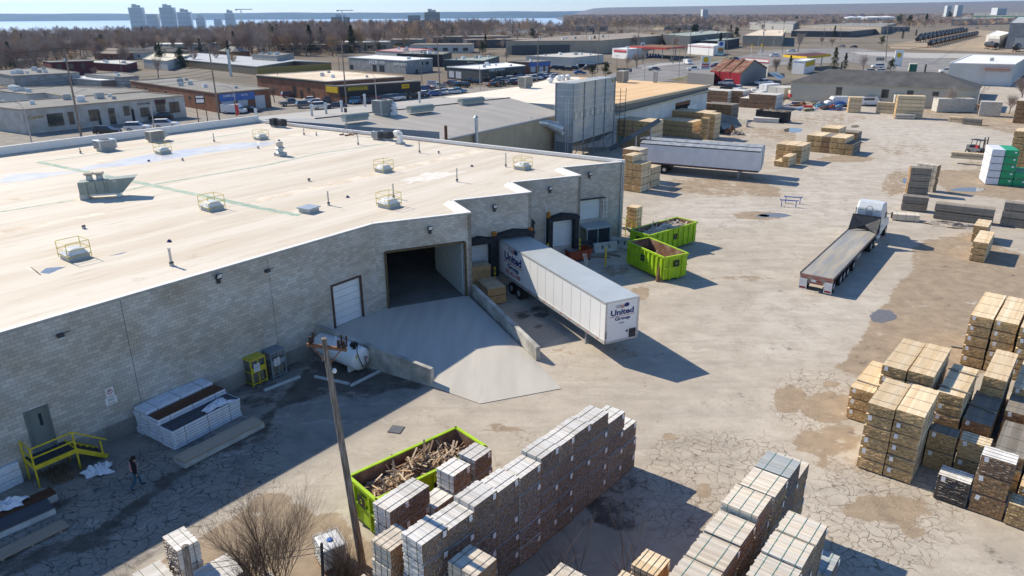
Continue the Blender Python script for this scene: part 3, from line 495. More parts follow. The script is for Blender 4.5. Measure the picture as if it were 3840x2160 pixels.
mb.add(vs_,[(2*i,2*((i+1)%k),2*((i+1)%k)+1,2*i+1)for i in range(k)]);mb.bar((-.1,-.018,.2),(.1,-.018,0),.03,.004);mb.build('ring',M_text_red,t)
t=sign('g',1075,1035,.58,.4,'white no smoking sign directly below the no parking sign',[('NO',.2,.06,M_text_black),('SMOKING',.09,-.12,M_text_black)])
# ramp with its two retaining walls
M_ramp=mat('ramp_concrete',(.54,.51,.45),.9,var=.07,scale=2.2,bump=.1,spec=.12,col2=(.42,.395,.35),mixscale=1.1,mixlo=.42,mixhi=.8,stretch=(1.6,.22,1))
W1=A-e1*5.75;RL=Q('s',1618,1451);r1=Q('s',1800.5,1515.4);r2=Q('s',2105,1458);rr=Q('s',2008,1352);Bj=A+fd*6.9
rv=[fl(W1,ZF),fl(A,ZF),fl(Bj,ZF),fl(rr,.03),fl(r2,.03),fl(r1,.03),fl(RL,.05)]
mb=MB();n0=12;k0=[rv[0].lerp(rv[1],i/6)for i in range(7)]+[rv[1].lerp(rv[2],i/6)for i in range(1,7)];k1=[rv[6].lerp(rv[5],i/4)for i in range(5)]+[rv[5].lerp(rv[4],i/5)for i in range(1,6)]+[rv[4].lerp(rv[3],i/3)for i in range(1,4)]
V_=[];
for j in range(13):
 f_=j/12
 for i in range(13):q_=k0[i].lerp(k1[i],f_);q_.z=ZF*(1-f_)**1.0*1.0+.03*f_;V_.append(tuple(q_))
mb.add(V_,[(j*13+i,j*13+i+1,(j+1)*13+i+1,(j+1)*13+i)for j in range(12)for i in range(12)]);rp_=mb.build('ramp',M_ramp,smooth=True)
rp_.data.flip_normals()if rp_.data.polygons[0].normal.z<0 else None;tag(rp_,kind='structure')
def rwall(a,b,ha,hb,label,side=1):
 d_=(fl(b)-fl(a)).normalized();n_=Vector((-d_.y,d_.x,0))*side*.3;pp=[fl(a),fl(b),fl(b)+n_,fl(a)+n_]
 mb=MB();mb.prism([(p.x,p.y)for p in pp],0,[ha,hb,hb,ha]if side>0 else[ha,ha,hb,hb][::1]if False else[ha,hb,hb,ha]);o=mb.build('retaining_wall',mat('grey_retaining_concrete',(.52,.5,.45),.9,var=.15,scale=.7,col2=(.3,.29,.26),mixscale=.8),bevel=.02);tag(o,label,'wall')
rwall(W1,RL,2.05,1.2,'sloping grey concrete retaining wall beside the white fuel tank on the left of the ramp',1)
d_=(rr-fl(B)).normalized();rwall(fl(B)-fn*.02-fd*.1,rr+d_*.1,2.05,1.0,'sloping grey concrete retaining wall between the ramp and the docked trailer',1)
# paint lines, stains and shallow water on the roof
M_green=mat('roof_green_line',(.22,.36,.28),.8,var=.15,scale=3,col2=(.42,.47,.38),mixscale=1.5)
def rline(pts,wd):
 pts=[Q(*p,ZR-.25)for p in pts];mb=MB()
 for a,b in zip(pts,pts[1:]):d_=(b-a).normalized();n_=Vector((-d_.y,d_.x,0))*wd/2;mb.add([fl(a-n_,ZR-.244),fl(b-n_,ZR-.244),fl(b+n_,ZR-.244),fl(a+n_,ZR-.244)],[(0,1,2,3)])
 return mb
rl=rline([('c',370,278),('c',1450,498),('c',2576,735),('d',420,792)],.62);rl2=rline([('c',-100,775),('c',720,645)],.3);rl3=rline([('c',1200,555),('c',1500,492),('c',2576,308),('d',600,195),('d',1260,98)],.34);rl4=rline([('c',370,278),('c',1400,140),('c',2400,-10)],.3)
def fixjoin():
 M=MB()
 for q_ in(rline([('c',370,278),('c',1450,498),('c',2576,735),('d',420,792)],.62),rl2,rl3,rl4):M.add(q_.v,q_.f)
 return M
rl2.v=[(x,y,z-.0006)for x,y,z in rl2.v];rl3.v=[(x,y,z-.0006)for x,y,z in rl3.v];rl4.v=[(x,y,z-.0012)for x,y,z in rl4.v]
wpart(fixjoin(),'green_lines',M_green)
M_tan=mat('roof_tan_patch',(.6,.5,.38),.85,var=.1,scale=1,col2=(.74,.66,.54),mixscale=.6);M_rw=mat('roof_water',(.55,.55,.56),.35,var=.08,scale=1,spec=.4,col2=(.66,.62,.55),mixscale=.35,mixlo=.45,mixhi=.6)
def patch(pts,z,m_,nm,amp=.12):
 pp=ragged([Q(*p,ZR-.25)for p in pts],amp);mb=MB();mb.add([(p[0],p[1],z)for p in pp],[tuple(range(len(pp)))]);o=wpart(mb,nm,m_);(o.data.flip_normals()if o.data.polygons[0].normal.z<0 else None)
patch([('c',40,400),('c',700,370),('c',830,320),('c',1500,190),('c',2300,90),('c',2576,85),('d',200,90),('d',100,120),('c',2000,190),('c',1400,290),('c',900,345),('c',300,450),('c',0,480)],ZR-.2465,M_rw,'roof_puddle',.25)
patch([('d',1430,440),('d',1750,370),('d',2000,372),('d',1800,430),('d',1500,480)],ZR-.2465,mat('roof_bleached',(.75,.72,.66),.8,var=.1,col2=(.68,.62,.53),mixscale=.8),'bleached_patch',.5)
patch([('c',385,1345),('c',450,1300),('c',640,1288),('c',560,1320),('c',470,1358)],ZR-.2465,mat('roof_puddle_dark',(.2,.21,.23),.08,spec=.6),'roof_puddle',.03);patch([('c',1040,1188),('c',1230,1142),('c',1180,1165)],ZR-.2466,MATS['roof_puddle_dark'],'roof_puddle',.02)
for pts in([('d',0,630),('d',1100,390),('d',2100,160),('d',2220,175),('d',1250,395),('d',0,675)],[('b',290,1305),('b',560,1270),('b',640,1275),('b',380,1318)],[('c',910,265),('c',1100,245),('c',1100,285),('c',980,300)],[('c',0,940),('c',1050,750),('c',1200,740),('c',0,985)],[('c',0,640),('c',230,618),('c',300,632),('c',0,675)],[('c',245,1300),('c',300,1290),('c',400,1370),('c',360,1362)],[('d',980,595),('d',1570,455),('d',1680,430),('d',1300,530),('d',1000,600)],[('d',540,705),('d',850,620),('d',950,612),('d',700,675)],[('b',1040,1328),('b',1090,1328),('b',1080,1334)]):patch(pts,ZR-.247,M_tan,'roof_stain',.05)
# things standing on the warehouse roof
ZD=ZR-.25;RA=math.atan2(e1.y,e1.x)
def skylight(fr,x,y,sz,label):
 c0=Q(fr,x,y,ZD);c_=c0+Vector((-.0,sz*.68,0));t=thing('skylight',label,'skylight',c_,RA+R(0),'domed skylights with yellow guard rails');s=sz
 MB().box((0,0,.14),(s,s,.28),top=.96).build('curb',M_hvac,t);MB().box((0,0,.31),(s*1.04,s*1.04,.06)).build('frame',M_galv,t)
 mb=MB();n=8;V_=[]
 for i in range(n+1):
  for j in range(n+1):a,b=i/n*2-1,j/n*2-1;V_.append((a*s*.47,b*s*.47,.34+.34*((1-a**4)*(1-b**4))**.6))
 mb.add(V_,[(i*(n+1)+j,(i+1)*(n+1)+j,(i+1)*(n+1)+j+1,i*(n+1)+j+1)for i in range(n)for j in range(n)]);mb.build('dome',mat('milky_acrylic',(.7,.71,.7),.25,var=.04),t,smooth=True)
 mb=MB();r=s*.54;h=1.12;P4=[(-r,-r),(r,-r),(r,r),(-r,r)]
 for i in range(4):
  a,b=P4[i],P4[(i+1)%4];mb.cyl((*a,.1),(*a,h),.022,n=5)
  for z in(.3,.68,h):mb.cyl((*a,z),(*b,z),.02,n=5)
 mb.build('guard_rail',M_yellow,t);return t
for a in[('c',655,1245,1.25,'domed skylight in a yellow guard rail nearest the bottom left of the roof'),('c',2012,762,1.25,'domed skylight in a yellow guard rail beside the long green roof line'),('c',1545,208,1.2,'domed skylight in a yellow guard rail by the big roof puddle and tan unit'),('b',30,1358,1.2,'domed skylight in a yellow guard rail far back near the left parapet'),('d',1222,388,1.2,'domed skylight in yellow guard rail on the tan strip in the roof middle'),('d',1270,735,1.25,'domed skylight in a yellow guard rail nearest the roof corner above the ramp door'),('e',105,362,1.2,'domed skylight in a yellow guard rail nearest the stepped dock corner')]:skylight(*a)
def vent(fr,x,y,x2,y2,r,label,cap=.0):
 c_=Q(fr,x,y,ZD);b0,t0=PX(fr,x,y),PX(fr,x2,y2);g=G(*b0,ZD);d_=ray(*t0);tt=math.hypot(g.x,g.y)/math.hypot(d_.x,d_.y);h=max(.15,CH+tt*d_.z-ZD)
 t=thing('vent_pipe',label,'vent pipe',c_,0,'vent pipes on the cream roof');MB().lathe((0,0,0),[(r*2,0),(r*1.6,.12),(r,.2),(r,h-.06),(r*1.5,h-.03),(r*1.4,h)],8).build('pipe',mat('pale_pvc',(.5,.47,.42),.7,var=.15),t);MB().lathe((0,0,.16),[(r*1.9,0),(r*1.9,.08),(r,.1)],8).build('clamp',M_dark,t)
for a in[('c',1660,1278,1625,1108,.075,'tall vent pipe nearest the long block wall'),('d',703,695,690,558,.06,'vent pipe beside the flat roof hatch'),('d',1330,628,1320,485,.06,'vent pipe just behind the skylight at the ramp corner'),('d',1942,468,1938,335,.06,'vent pipe by the bleached patch of roof'),('d',1580,190,1575,80,.06,'vent pipe near the gooseneck hood'),('d',988,112,980,10,.06,'vent pipe left of the far pair of condensers'),('e',-60,325,-68,190,.06,'vent pipe touching the skylight by the stepped docks'),('b',465,1305,455,1205,.06,'vent pipe near the far tan roof patch'),('b',585,1312,582,1272,.05,'short dark vent stub near the far tan roof patch'),('c',2070,82,2055,0,.06,'vent pipe between the tan unit and the far skylight'),('c',780,195,772,142,.06,'short vent pipe left of the grey condenser'),('c',812,920,803,897,.07,'stubby vent in the middle of the near roof'),('d',513,462,512,445,.07,'stubby vent on the tan strip'),('d',1765,195,1763,180,.06,'stubby vent near the right parapet'),('c',1765,265,1762,250,.06,'stubby vent at the edge of the roof puddle'),('d',22,148,20,138,.06,'stubby vent by the far skylight')]:vent(*a)
for i,(fr,x,y,nm)in enumerate([('c',1635,1048,'beside the long block wall'),('d',885,620,'on the dark seepage streak by the roof hatch'),('d',2085,320,'on the bleached streak near the stepped docks'),('d',222,72,'behind the mushroom exhaust fan'),('c',1437,270,'in the big roof puddle')]):
 c_=Q(fr,x,y,ZD);t=thing('roof_drain','small dark blue roof drain '+nm,'roof drain',c_,0,'roof drains');MB().lathe((0,0,0),[(.16,0),(.16,.05),(.1,.1)],10).lathe((0,0,.1),[(.1,0),(.07,.06),(.02,.08)],8).build('dome_strainer',mat('drain_blue',(.02,.03,.12),.5),t)
# big make-up air unit with two stub stacks
c0=Q('c',800,655,ZD);hv=thing('rooftop_unit','large grey green air handling unit with two stub stacks and a flared intake hood','rooftop unit',c0+Vector((1.0,1.3,0)),R(-6+23))
mb=MB();X0,X1=-1.55,1.6;yy=.62
mb.add([(X0,-yy,.42),(X1,-yy,.42),(X1+1.15,-yy,1.62),(X0,-yy,1.42),(X0,yy,.42),(X1,yy,.42),(X1+1.15,yy,1.62),(X0,yy,1.42)],[(0,1,2,3),(5,4,7,6),(3,2,6,7),(4,5,1,0),(4,0,3,7),(1,5,6,2)]);mb.build('casing',M_hvgreen,hv)
mb=MB()
for xx in(-.9,-.3,.35,.55):mb.box((xx,-yy-.01,.95),(.02,.02,.95))
mb.build('panel_seam',M_dark,hv);MB().box((-1.3,0,.21),(.6,1.15,.42)).build('curb',M_hvac,hv);MB().box((.2,0,.33),(2.0,.9,.17)).box((1.2,0,.2),(.3,.8,.3)).build('support_rail',M_white,hv)
for xx in(-.75,-.0):s_=MB().lathe((xx,0,1.45),[(.28,0),(.24,.3),(.24,.4)],12).build('exhaust_stack',M_hvac,hv);MB().box((xx,0,2.0),(.62,.6,.16)).box((xx,0,1.88),(.5,.1,.08)).build('rain_cap',mat('tan_sheet',(.42,.38,.31)),s_)
MB().box((1.15,-yy-.02,1.4),(.3,.03,.14)).build('nameplate',M_hvac,hv)
def acbox(fr,x,y,sz,label,m_=None,group=None,fan=True,hood=False,z0=ZD,curb=.25,rz=RA):
 c_=Q(fr,x,y,z0)+Vector((0,sz[1]*.6,0));t=thing('rooftop_unit',label,'rooftop unit',c_,rz,group);MB().box((0,0,curb/2),(sz[0]*.8,sz[1]*.8,curb)).build('curb',M_hvac,t);MB().box((0,0,curb+sz[2]/2),sz).build('casing',m_ or M_hvac,t,bevel=.02)
 mb=MB();k=int(sz[2]/.12)
 for i in range(k):mb.box((0,-sz[1]/2-.01,curb+.08+i*.12),(sz[0]*.86,.02,.05));mb.box((-sz[0]/2-.01,0,curb+.08+i*.12),(.02,sz[1]*.86,.05))
 mb.build('louvre',M_dark,t)
 if fan:f_=MB().cyl((0,0,curb+sz[2]),(0,0,curb+sz[2]+.06),min(sz[:2])*.36,n=16).build('fan_grille',M_dark,t)
 if hood:q_=sz[0]/2;MB().add([(q_,-sz[1]/2,curb+sz[2]),(q_,sz[1]/2,curb+sz[2]),(q_+.6,-sz[1]/2,curb+.3),(q_+.6,sz[1]/2,curb+.3),(q_,-sz[1]/2,curb+.2),(q_,sz[1]/2,curb+.2)],[(0,1,3,2),(0,2,4),(1,5,3)]).build('intake_hood',M_hvac,t)
 return t
acbox('c',985,178,(1.9,1.5,.95),'wide grey condensing unit on a curb beside the left parapet',M_galv);acbox('c',1480,88,(1.8,1.2,1.0),'tan rooftop air conditioner with a side hood by the left parapet',mat('tan_sheet2',(.5,.47,.4),.6),fan=False,hood=True)
acbox('b',170,1232,(.9,.9,.85),'dark condenser, left one of the pair by the far parapet corner',M_dark,'pair of dark condensers at the far corner',z0=ZD);acbox('b',245,1238,(.9,.9,.8),'dark condenser, right one of the pair by the far parapet corner',M_dark,'pair of dark condensers at the far corner')
acbox('b',1170,1355,(1.2,1.0,.75),'light grey condenser, left one of the pair beside the gooseneck hood',M_galv,'pair of condensers beside the gooseneck hood');acbox('b',1268,1362,(1.1,1.0,.75),'dark condenser, right one of the pair beside the gooseneck hood',M_dark,'pair of condensers beside the gooseneck hood')
c_=Q('b',1395,1392,ZD);t=thing('gooseneck_vent','white gooseneck hood vent beside the pair of condensers','vent',c_,RA);MB().box((0,0,.12),(.8,.8,.24)).build('curb',M_hvac,t)
mb=MB();pts=[Vector((0,0,.2)),Vector((0,0,.95)),Vector((-.1,0,1.25)),Vector((-.4,0,1.4)),Vector((-.75,0,1.25))]
for a,b in zip(pts,pts[1:]):mb.bar(a,b,.5,.5)
mb.build('hood',M_white,t)
c_=Q('d',225,225,ZD)+Vector((0,.5,0));t=thing('exhaust_fan','white mushroom exhaust fan on a square curb in the middle of the roof','exhaust fan',c_,RA);MB().box((0,0,.18),(.95,.95,.36)).build('curb',M_hvac,t);MB().lathe((0,0,.36),[(.45,0),(.3,.1),(.28,.25),(.5,.38),(.5,.5),(.33,.6)],16).build('skirt',M_galv,t,smooth=False);MB().lathe((0,0,.95),[(.34,0),(.36,.45),(.3,.52),(.0,.56)],16).build('motor_cap',mat('tan_sheet2',(.5,.47,.4)),t)
c_=Q('d',495,775,ZD)+Vector((0,.55,0));t=thing('roof_hatch','flat grey access hatch on the roof near the end of the green line','roof hatch',c_,RA+R(8));MB().box((0,0,.15),(1.05,1.05,.3)).build('curb',M_hvac,t);MB().box((0,0,.35),(1.25,1.25,.09)).build('lid',mat('hatch_grey',(.4,.43,.46),.4,metal=.3),t)
c_=Q('b',885,1305,ZD);t=thing('antenna_mast','thin grey antenna mast on a weighted tripod by the annex roof','mast',c_);mb=MB()
mb.cyl((0,0,0),(0,0,3.2),.03,n=6)
for i in range(3):a=i*2.1;mb.cyl((0,0,1.6),(1.0*math.cos(a),1.0*math.sin(a),.05),.02,n=5)
mb.build('mast',M_grey,t);mb=MB()
for i in range(7):mb.box((random.uniform(-1.1,1.1),random.uniform(-.8,.8),.08),(.45,.22,.12),random.uniform(0,3))
mb.build('ballast_block',M_brown,t);MB().box((0,0,3.0),(.35,.12,.5)).build('antenna',M_dark,t)
# annex halls behind
M_ribroof=ribmat('grey_ribbed_roof',(.42,.385,.33),.55,dark=.6,depth=.4,rough=.6);M_beige=ribmat('beige_ribbed_wall',(.42,.36,.25),.35,dark=.6)
def roofpts(pts,z):return[Q(*p,z)for p in pts]
an_t=thing('annex_hall','beige ribbed metal hall with a low grey ribbed roof behind the cream roof','building',(0,0,0))
ev0,ev1=Q('b',1775,1352,6.6),Q('m',405,1112,6.6);rd0,rd1=Q('b',570,1147,8.1),Q('b',2450,945,8.1);fe0,fe1=Q('b',15,1130,6.9),Q('b',1835,935,6.9)
ed=(ev1-ev0).normalized();ev1=ev0+ed*((ev1-ev0).length+3)
mb=MB();par=E_-F_;
def onpar(p,z):
 return p
mb.add([ev0,ev1,rd1,rd0],[(0,1,2,3)]);mb.add([rd0,rd1,fe1,fe0],[(0,1,2,3)]);o=mb.build('roof',M_ribroof,an_t,uv=True)
ul=o.data.uv_layers[0]
for p in o.data.polygons:
 for li in p.loop_indices:co=o.data.vertices[o.data.loops[li].vertex_index].co;ul.data[li].uv=(co.dot(ed),co.z)
mb=MB();nn=Vector((-ed.y,ed.x,0));mb.prism([(ev0.x,ev0.y),(ev1.x,ev1.y),((ev1+nn*.2).x,(ev1+nn*.2).y),((ev0+nn*.2).x,(ev0+nn*.2).y)],0,6.5);mb.build('wall',M_beige,an_t,uv=True)
mb=MB();mb.prism([(p.x,p.y)for p in(ev0+nn*.3,ev1+nn*.3,rd1,fe1,fe0,rd0)],0,6.4);mb.build('wall',M_beige,an_t,uv=True)
mb=MB();mb.bar(ev0-nn*.15+Vector((0,0,-.12)),ev1-nn*.15+Vector((0,0,-.12)),.25,.22);mb.build('gutter',M_grey,an_t);mb=MB();mb.bar(rd0+Vector((0,0,.05)),rd1+Vector((0,0,.05)),.35,.08);mb.build('ridge_cap',M_dark,an_t)
mb=MB();mb.add([fl(F_,7.9)+Vector((0.3,.3,0)),fl(ev0,7.6),ev0,rd0,fe0],[(0,1,2,3,4)]);mb.build('flashing',mat('grey_membrane',(.36,.37,.37),.7,var=.1),an_t)
mb=MB();c_=ev0+ed*7.2-nn*.4;mb.cyl((c_.x,c_.y,0),(c_.x,c_.y,8.6),.28,n=12);mb.cyl((c_.x,c_.y,8.6),(c_.x,c_.y,8.9),.34,.1,n=12);mb.build('flue',M_galv,an_t);c_=ev0+ed*.9-nn*.3;MB().cyl((c_.x,c_.y,5),(c_.x,c_.y,8.3),.2,n=10).build('flue',M_brown,an_t)
for fr,x,y,L,lb in[('b',960,1165,3.6,'long grey ridge ventilator nearest the antenna mast'),('b',1590,1080,4.2,'long grey ridge ventilator in the middle of the ribbed roof'),('b',2080,1003,4.6,'long grey ridge ventilator farthest along the ribbed roof')]:
 c_=Q(fr,x,y,8.0);rdv=(rd1-rd0).normalized();t=thing('ridge_ventilator',lb,'ventilator',c_,math.atan2(rdv.y,rdv.x),'ventilators along the ribbed roof ridge');MB().box((0,0,.25),(L,.9,.5)).build('throat',M_hvac,t)
 mb=MB();V_=[];k=7
 for xx in(-L/2,L/2):
  for i in range(k):a=math.pi*i/(k-1);V_.append((xx,.75*math.cos(a),.45+.55*math.sin(a)))
 mb.add(V_,[(i,i+1,k+i+1,k+i)for i in range(k-1)]+[tuple(range(k-1,-1,-1)),tuple(range(k,2*k))]);mb.build('hood',M_hvgreen,t)
acbox('b',1215,1120,(2.4,1.9,1.8),'tall grey rooftop unit with a side hood on the ribbed roof ridge',M_hvac,hood=True,z0=7.9,curb=.3)
c_=Q('b',1335,1108,7.9);t=thing('exhaust_fan','white turbine exhaust on the ribbed roof beside the tall unit','exhaust fan',c_);MB().box((0,0,.2),(.9,.9,.5)).build('curb',M_white,t);MB().lathe((0,0,.45),[(.35,0),(.35,.3),(.55,.4),(.55,.6),(.3,.7),(.4,.8),(.4,1.1),(.1,1.3)],12).build('head',M_white,t)
for i,(fr,x,y)in enumerate([('b',545,1148),('b',682,1125),('b',832,1100),('b',1055,1030),('b',1582,1005),('b',12,1190)]):
 c_=Q(fr,x,y,7.3);t=thing('vent_pipe','galvanised vent stack, '+NTH[i]+' from the left along the ribbed roof' if i<5 else 'galvanised vent stack standing at the far corner of the parapet','vent pipe',c_,0,'galvanised stacks on the ribbed roof');MB().cyl((0,0,0),(0,0,1.7),.18,n=8).build('pipe',M_galv,t);MB().cyl((0,0,1.7),(0,0,2.0),.27,.2,n=8).build('cap',M_galv,t)
# cream and orange roofed hall beyond
h2=thing('rear_hall','wide hall with an orange stained cream roof and grey fascia behind the silo','building',(0,0,0));ZH=7.2
hp=roofpts([('b',1800,938),('m',405,1010),('m',1000,1003),('m',1895,822),('m',1010,765),('m',480,735),('m',90,833)],ZH)
M_or=bpy.data.materials.new('orange_stained_membrane');M_or.use_nodes=True;roofmat(M_or,(.66,.43,.22),(.72,.5,.28),(.72,.62,.48),ANG);MATS['or']=M_or;M_cr2=bpy.data.materials.new('cream_membrane_far');M_cr2.use_nodes=True;roofmat(M_cr2,(.78,.71,.6),(.72,.64,.52),(.64,.54,.42),ANG)
mb=MB();mb.prism([(p.x,p.y)for p in hp],0,ZH-.02,0);mb.build('wall',mat('white_render',(.6,.62,.6),.8,var=.1,scale=.4),h2)
mb=MB();mb.add([hp[0],hp[1],hp[2],hp[5].lerp(hp[4],.3),hp[5],hp[6]],[(0,1,2,3,4,5)]);o=mb.build('roof',M_cr2,h2);o.data.flip_normals()if o.data.polygons[0].normal.z<0 else None
mb=MB();mb.add([hp[2],hp[3],hp[4],hp[5].lerp(hp[4],.3)],[(0,1,2,3)]);o=mb.build('roof',M_or,h2);o.data.flip_normals()if o.data.polygons[0].normal.z<0 else None
p,q=hp[2],hp[3];d_=(q-p).normalized();n_=Vector((d_.y,-d_.x,0));L=(q-p).length;an2=math.atan2(d_.y,d_.x)
def fbox(nm,m_,u0,u1,z0,z1,off,th):c_=fl(p)+d_*(u0+u1)/2+n_*(off+th/2);return MB().box((c_.x,c_.y,(z0+z1)/2),(u1-u0,th,z1-z0),an2).build(nm,m_,h2)
fbox('fascia',ribmat('grey_fascia',(.2,.23,.23),.4),0,L,ZH-1.5,ZH-.35,0.01,.12);fbox('eave',mat('tan_eave',(.5,.42,.3)),-.2,L+.3,ZH-.35,ZH+.1,0.01,.5);MB().bar(fl(p,ZH-1.7)+n_*.5,fl(q,ZH-1.0)+n_*.5,.3).build('duct',mat('tan_duct',(.5,.45,.34)),h2)
ops=[onwall(p,q,*PX('m',*v))for v in[(1585,945),(1705,1115),(1440,1010),(1580,1080),(1700,970),(1775,1110)]]
fbox('doorway',mat('dark_interior',(.015,.014,.012),.9),ops[0][0],ops[1][0],0,4.4,.01,.06);fbox('white_door',M_white,ops[2][0],ops[3][0],.9,3.6,.02,.06);fbox('white_door',M_white,ops[4][0],ops[5][0],.2,3.9,.02,.06);fbox('door_frame',M_brown,ops[0][0]-.1,ops[1][0]+.1,4.4,5.0,.02,.12)
for fr,x,y,sz,lb,mm in[('m',1070,800,(2.6,1.8,2.2),'tan rooftop unit at the back edge of the orange roof',mat('tan_sheet2',(.5,.47,.4))),('m',130,855,(2.6,1.8,2.0),'tan rooftop unit on the cream part of the rear roof',mat('tan_sheet2',(.5,.47,.4))),('m',1385,800,(.8,.8,2.2),'tall white vent housing on the orange roof',M_white)]:acbox(fr,x,y,sz,lb,mm,z0=ZH,fan=False)
for i,(fr,x,y)in enumerate([('m',370,800),('m',450,780),('m',490,772),('m',540,768)]):c_=Q(fr,x,y,ZH);t=thing('exhaust_fan','white mushroom vent, '+NTH[i]+' from the left in the row behind the silo top','exhaust fan',c_,0,'mushroom vents on the rear roof');MB().lathe((0,0,0),[(.5,0),(.5,.4),(.8,.55),(.8,.8),(.4,1.1)],10).build('head',M_white,t)
mb=MB();c_=Q('m',1040,1000,ZH);t=thing('roof_ladder','grey caged ladder frame on the wall right of the silo','ladder',fl(c_));
for xx in(-1,0,.9):mb.cyl((xx,-.6,2),(xx,-.6,ZH+2.6),.05,n=5)
for i in range(12):mb.cyl((-1,-.6,2.3+i*.62),(.9,-.6,2.3+i*.62),.035,n=4)
mb.build('frame',M_dark,t)
# dust filter silo
M_silo=mat('galvanised_panel',(.38,.41,.41),.55,metal=.1,var=.1,scale=.5,col2=(.55,.51,.43),mixscale=.12,mixlo=.45,mixhi=.6)
def ztop(fr,x,y,p):d_=ray(*PX(fr,x,y));tt=math.hypot(p.x,p.y)/math.hypot(d_.x,d_.y);return CH+tt*d_.z
s0=G(2143,604)
ZS=ztop('s',2148,314,s0);Z0=ztop('s',2143.7,534,s0);rc_,lc_=G(2307,288.6,ZS),G(2078.6,311.8,ZS);sx=fl(rc_-s0).normalized();sz_x=fl(rc_-s0).length;sa=math.atan2(sx.y,sx.x);sy=Vector((-sx.y,sx.x,0));sz_y=max(2.5,abs((fl(lc_)-s0).dot(sy)));print('silo',ZS,Z0,sz_x,sz_y,sa,(fl(lc_)-s0).dot(sx))
si=thing('dust_silo','tall galvanised rectangular dust filter silo on legs with hopper bottoms','silo',s0,sa)
MB().box((sz_x/2,sz_y/2,(Z0+ZS)/2),(sz_x,sz_y,ZS-Z0)).build('casing',M_silo,si)
mb=MB()
yb=sz_y*.62;mb.add([(.05,.05,Z0),(sz_x-.05,.05,Z0),(sz_x-.05,sz_y-.05,Z0),(.05,sz_y-.05,Z0),(.05,yb,1.3),(sz_x-.05,yb,1.3),(sz_x-.05,sz_y-.05,1.3),(.05,sz_y-.05,1.3)],[(0,1,5,4),(1,2,6,5),(2,3,7,6),(3,0,4,7),(4,5,6,7)])
for i in range(9):mb.bar((sz_x*i/8,.0,Z0),(sz_x*i/8+.3,yb-.05,1.4),.08,.12)
mb.box((.02,sz_y/2,Z0/2),(.06,sz_y,Z0))
mb.build('hopper',mat('dark_galvanised',(.22,.25,.26),.5,metal=.3),si)
mb=MB();nz_=9
for i in range(nz_+1):
 z=Z0+(ZS-Z0)*i/nz_;mb.box((sz_x/2,-.04,z),(sz_x+.16,.1,.12));mb.box((-.04,sz_y/2,z),(.1,sz_y,.12))
mb.build('stiffener_rail',M_galv,si);mb=MB()
for i in range(5):mb.box((sz_x*i/4,-.08,ZS/2),(.13,.12,ZS));mb.box((sz_x*i/4,sz_y+.08,Z0/2),(.13,.12,Z0))
mb.box((-.08,sz_y,ZS/2),(.12,.13,ZS));mb.build('column',mat('blue_grey_column',(.25,.28,.32),.5,metal=.2),si);mb=MB()
for i in range(4):mb.bar((sz_x*i/4,-.08,.5),(sz_x*(i+1)/4,-.08,Z0-.2),.07);mb.bar((sz_x*i/4,-.08,1.9),(sz_x*(i+1)/4,-.08,1.9),.08)
mb.build('brace',M_grey,si);mb=MB()
zz0=Z0+(ZS-Z0)*.385
for i in range(8):mb.box((sz_x*(i+.5)/8,-.09,zz0+.55),(.62,.1,.95))
mb.build('explosion_panel',mat('pale_panel',(.6,.56,.48),.6),si)
mb=MB();xx=-.35
for yy_ in(.5,.95):mb.cyl((xx,yy_,.3),(xx,yy_,ZS-2.2),.03,n=4)
for i in range(26):mb.cyl((xx,.5,.5+i*.33),(xx,.95,.5+i*.33),.018,n=4)
mb.build('ladder',M_white,si);MB().cyl((-.1,1.5,4.2),(-.35,1.5,4.2),.3,n=12).build('port',M_white,si);mb=MB();c3=(-.1,sz_y*.95,5.2);mb.cyl((-1.2,sz_y+.6,5.6),(-4.3,sz_y+2.2,6.3),.55,n=12).cyl((0.3,sz_y*.7,4.7),(-1.3,sz_y*1.2,5.6),.95,.6,n=12);mb.build('inlet_duct',M_galv,si)
MB().box((sz_x-.8,-.1,ZS-.5),(.45,.03,.45)).build('emblem',mat('emblem_yellow',(.5,.35,.05)),si)
# inclined conveyor
a=Q('m',1130,1440,3.2);t=thing('conveyor','dark inclined belt conveyor rising above the white trailers by the silo','conveyor',fl(a));cv0,cv1=Q('m',950,1440,2.0)-fl(a),Q('m',1420,1165,7.0)-fl(a)
cv1=Vector(cv1);mb=MB();mb.bar(cv0,cv1,.55,.6);mb.build('belt_housing',mat('navy_steel',(.06,.085,.12),.5),t);mb=MB();mid=cv0.lerp(cv1,.65)
for q_ in(cv0.lerp(cv1,.55),cv0.lerp(cv1,.85)):mb.cyl((q_.x,q_.y,0),q_,.12,n=6)
mb.bar((mid.x,mid.y,4.2),(cv1.x,cv1.y,5.0),.5,.2);mb.build('support_leg',M_grey,t);MB().box(cv0.lerp(cv1,.22)+Vector((0,0,.6)),(.7,.8,.8)).build('motor',mat('dark_green_motor',(.03,.07,.05)),t)
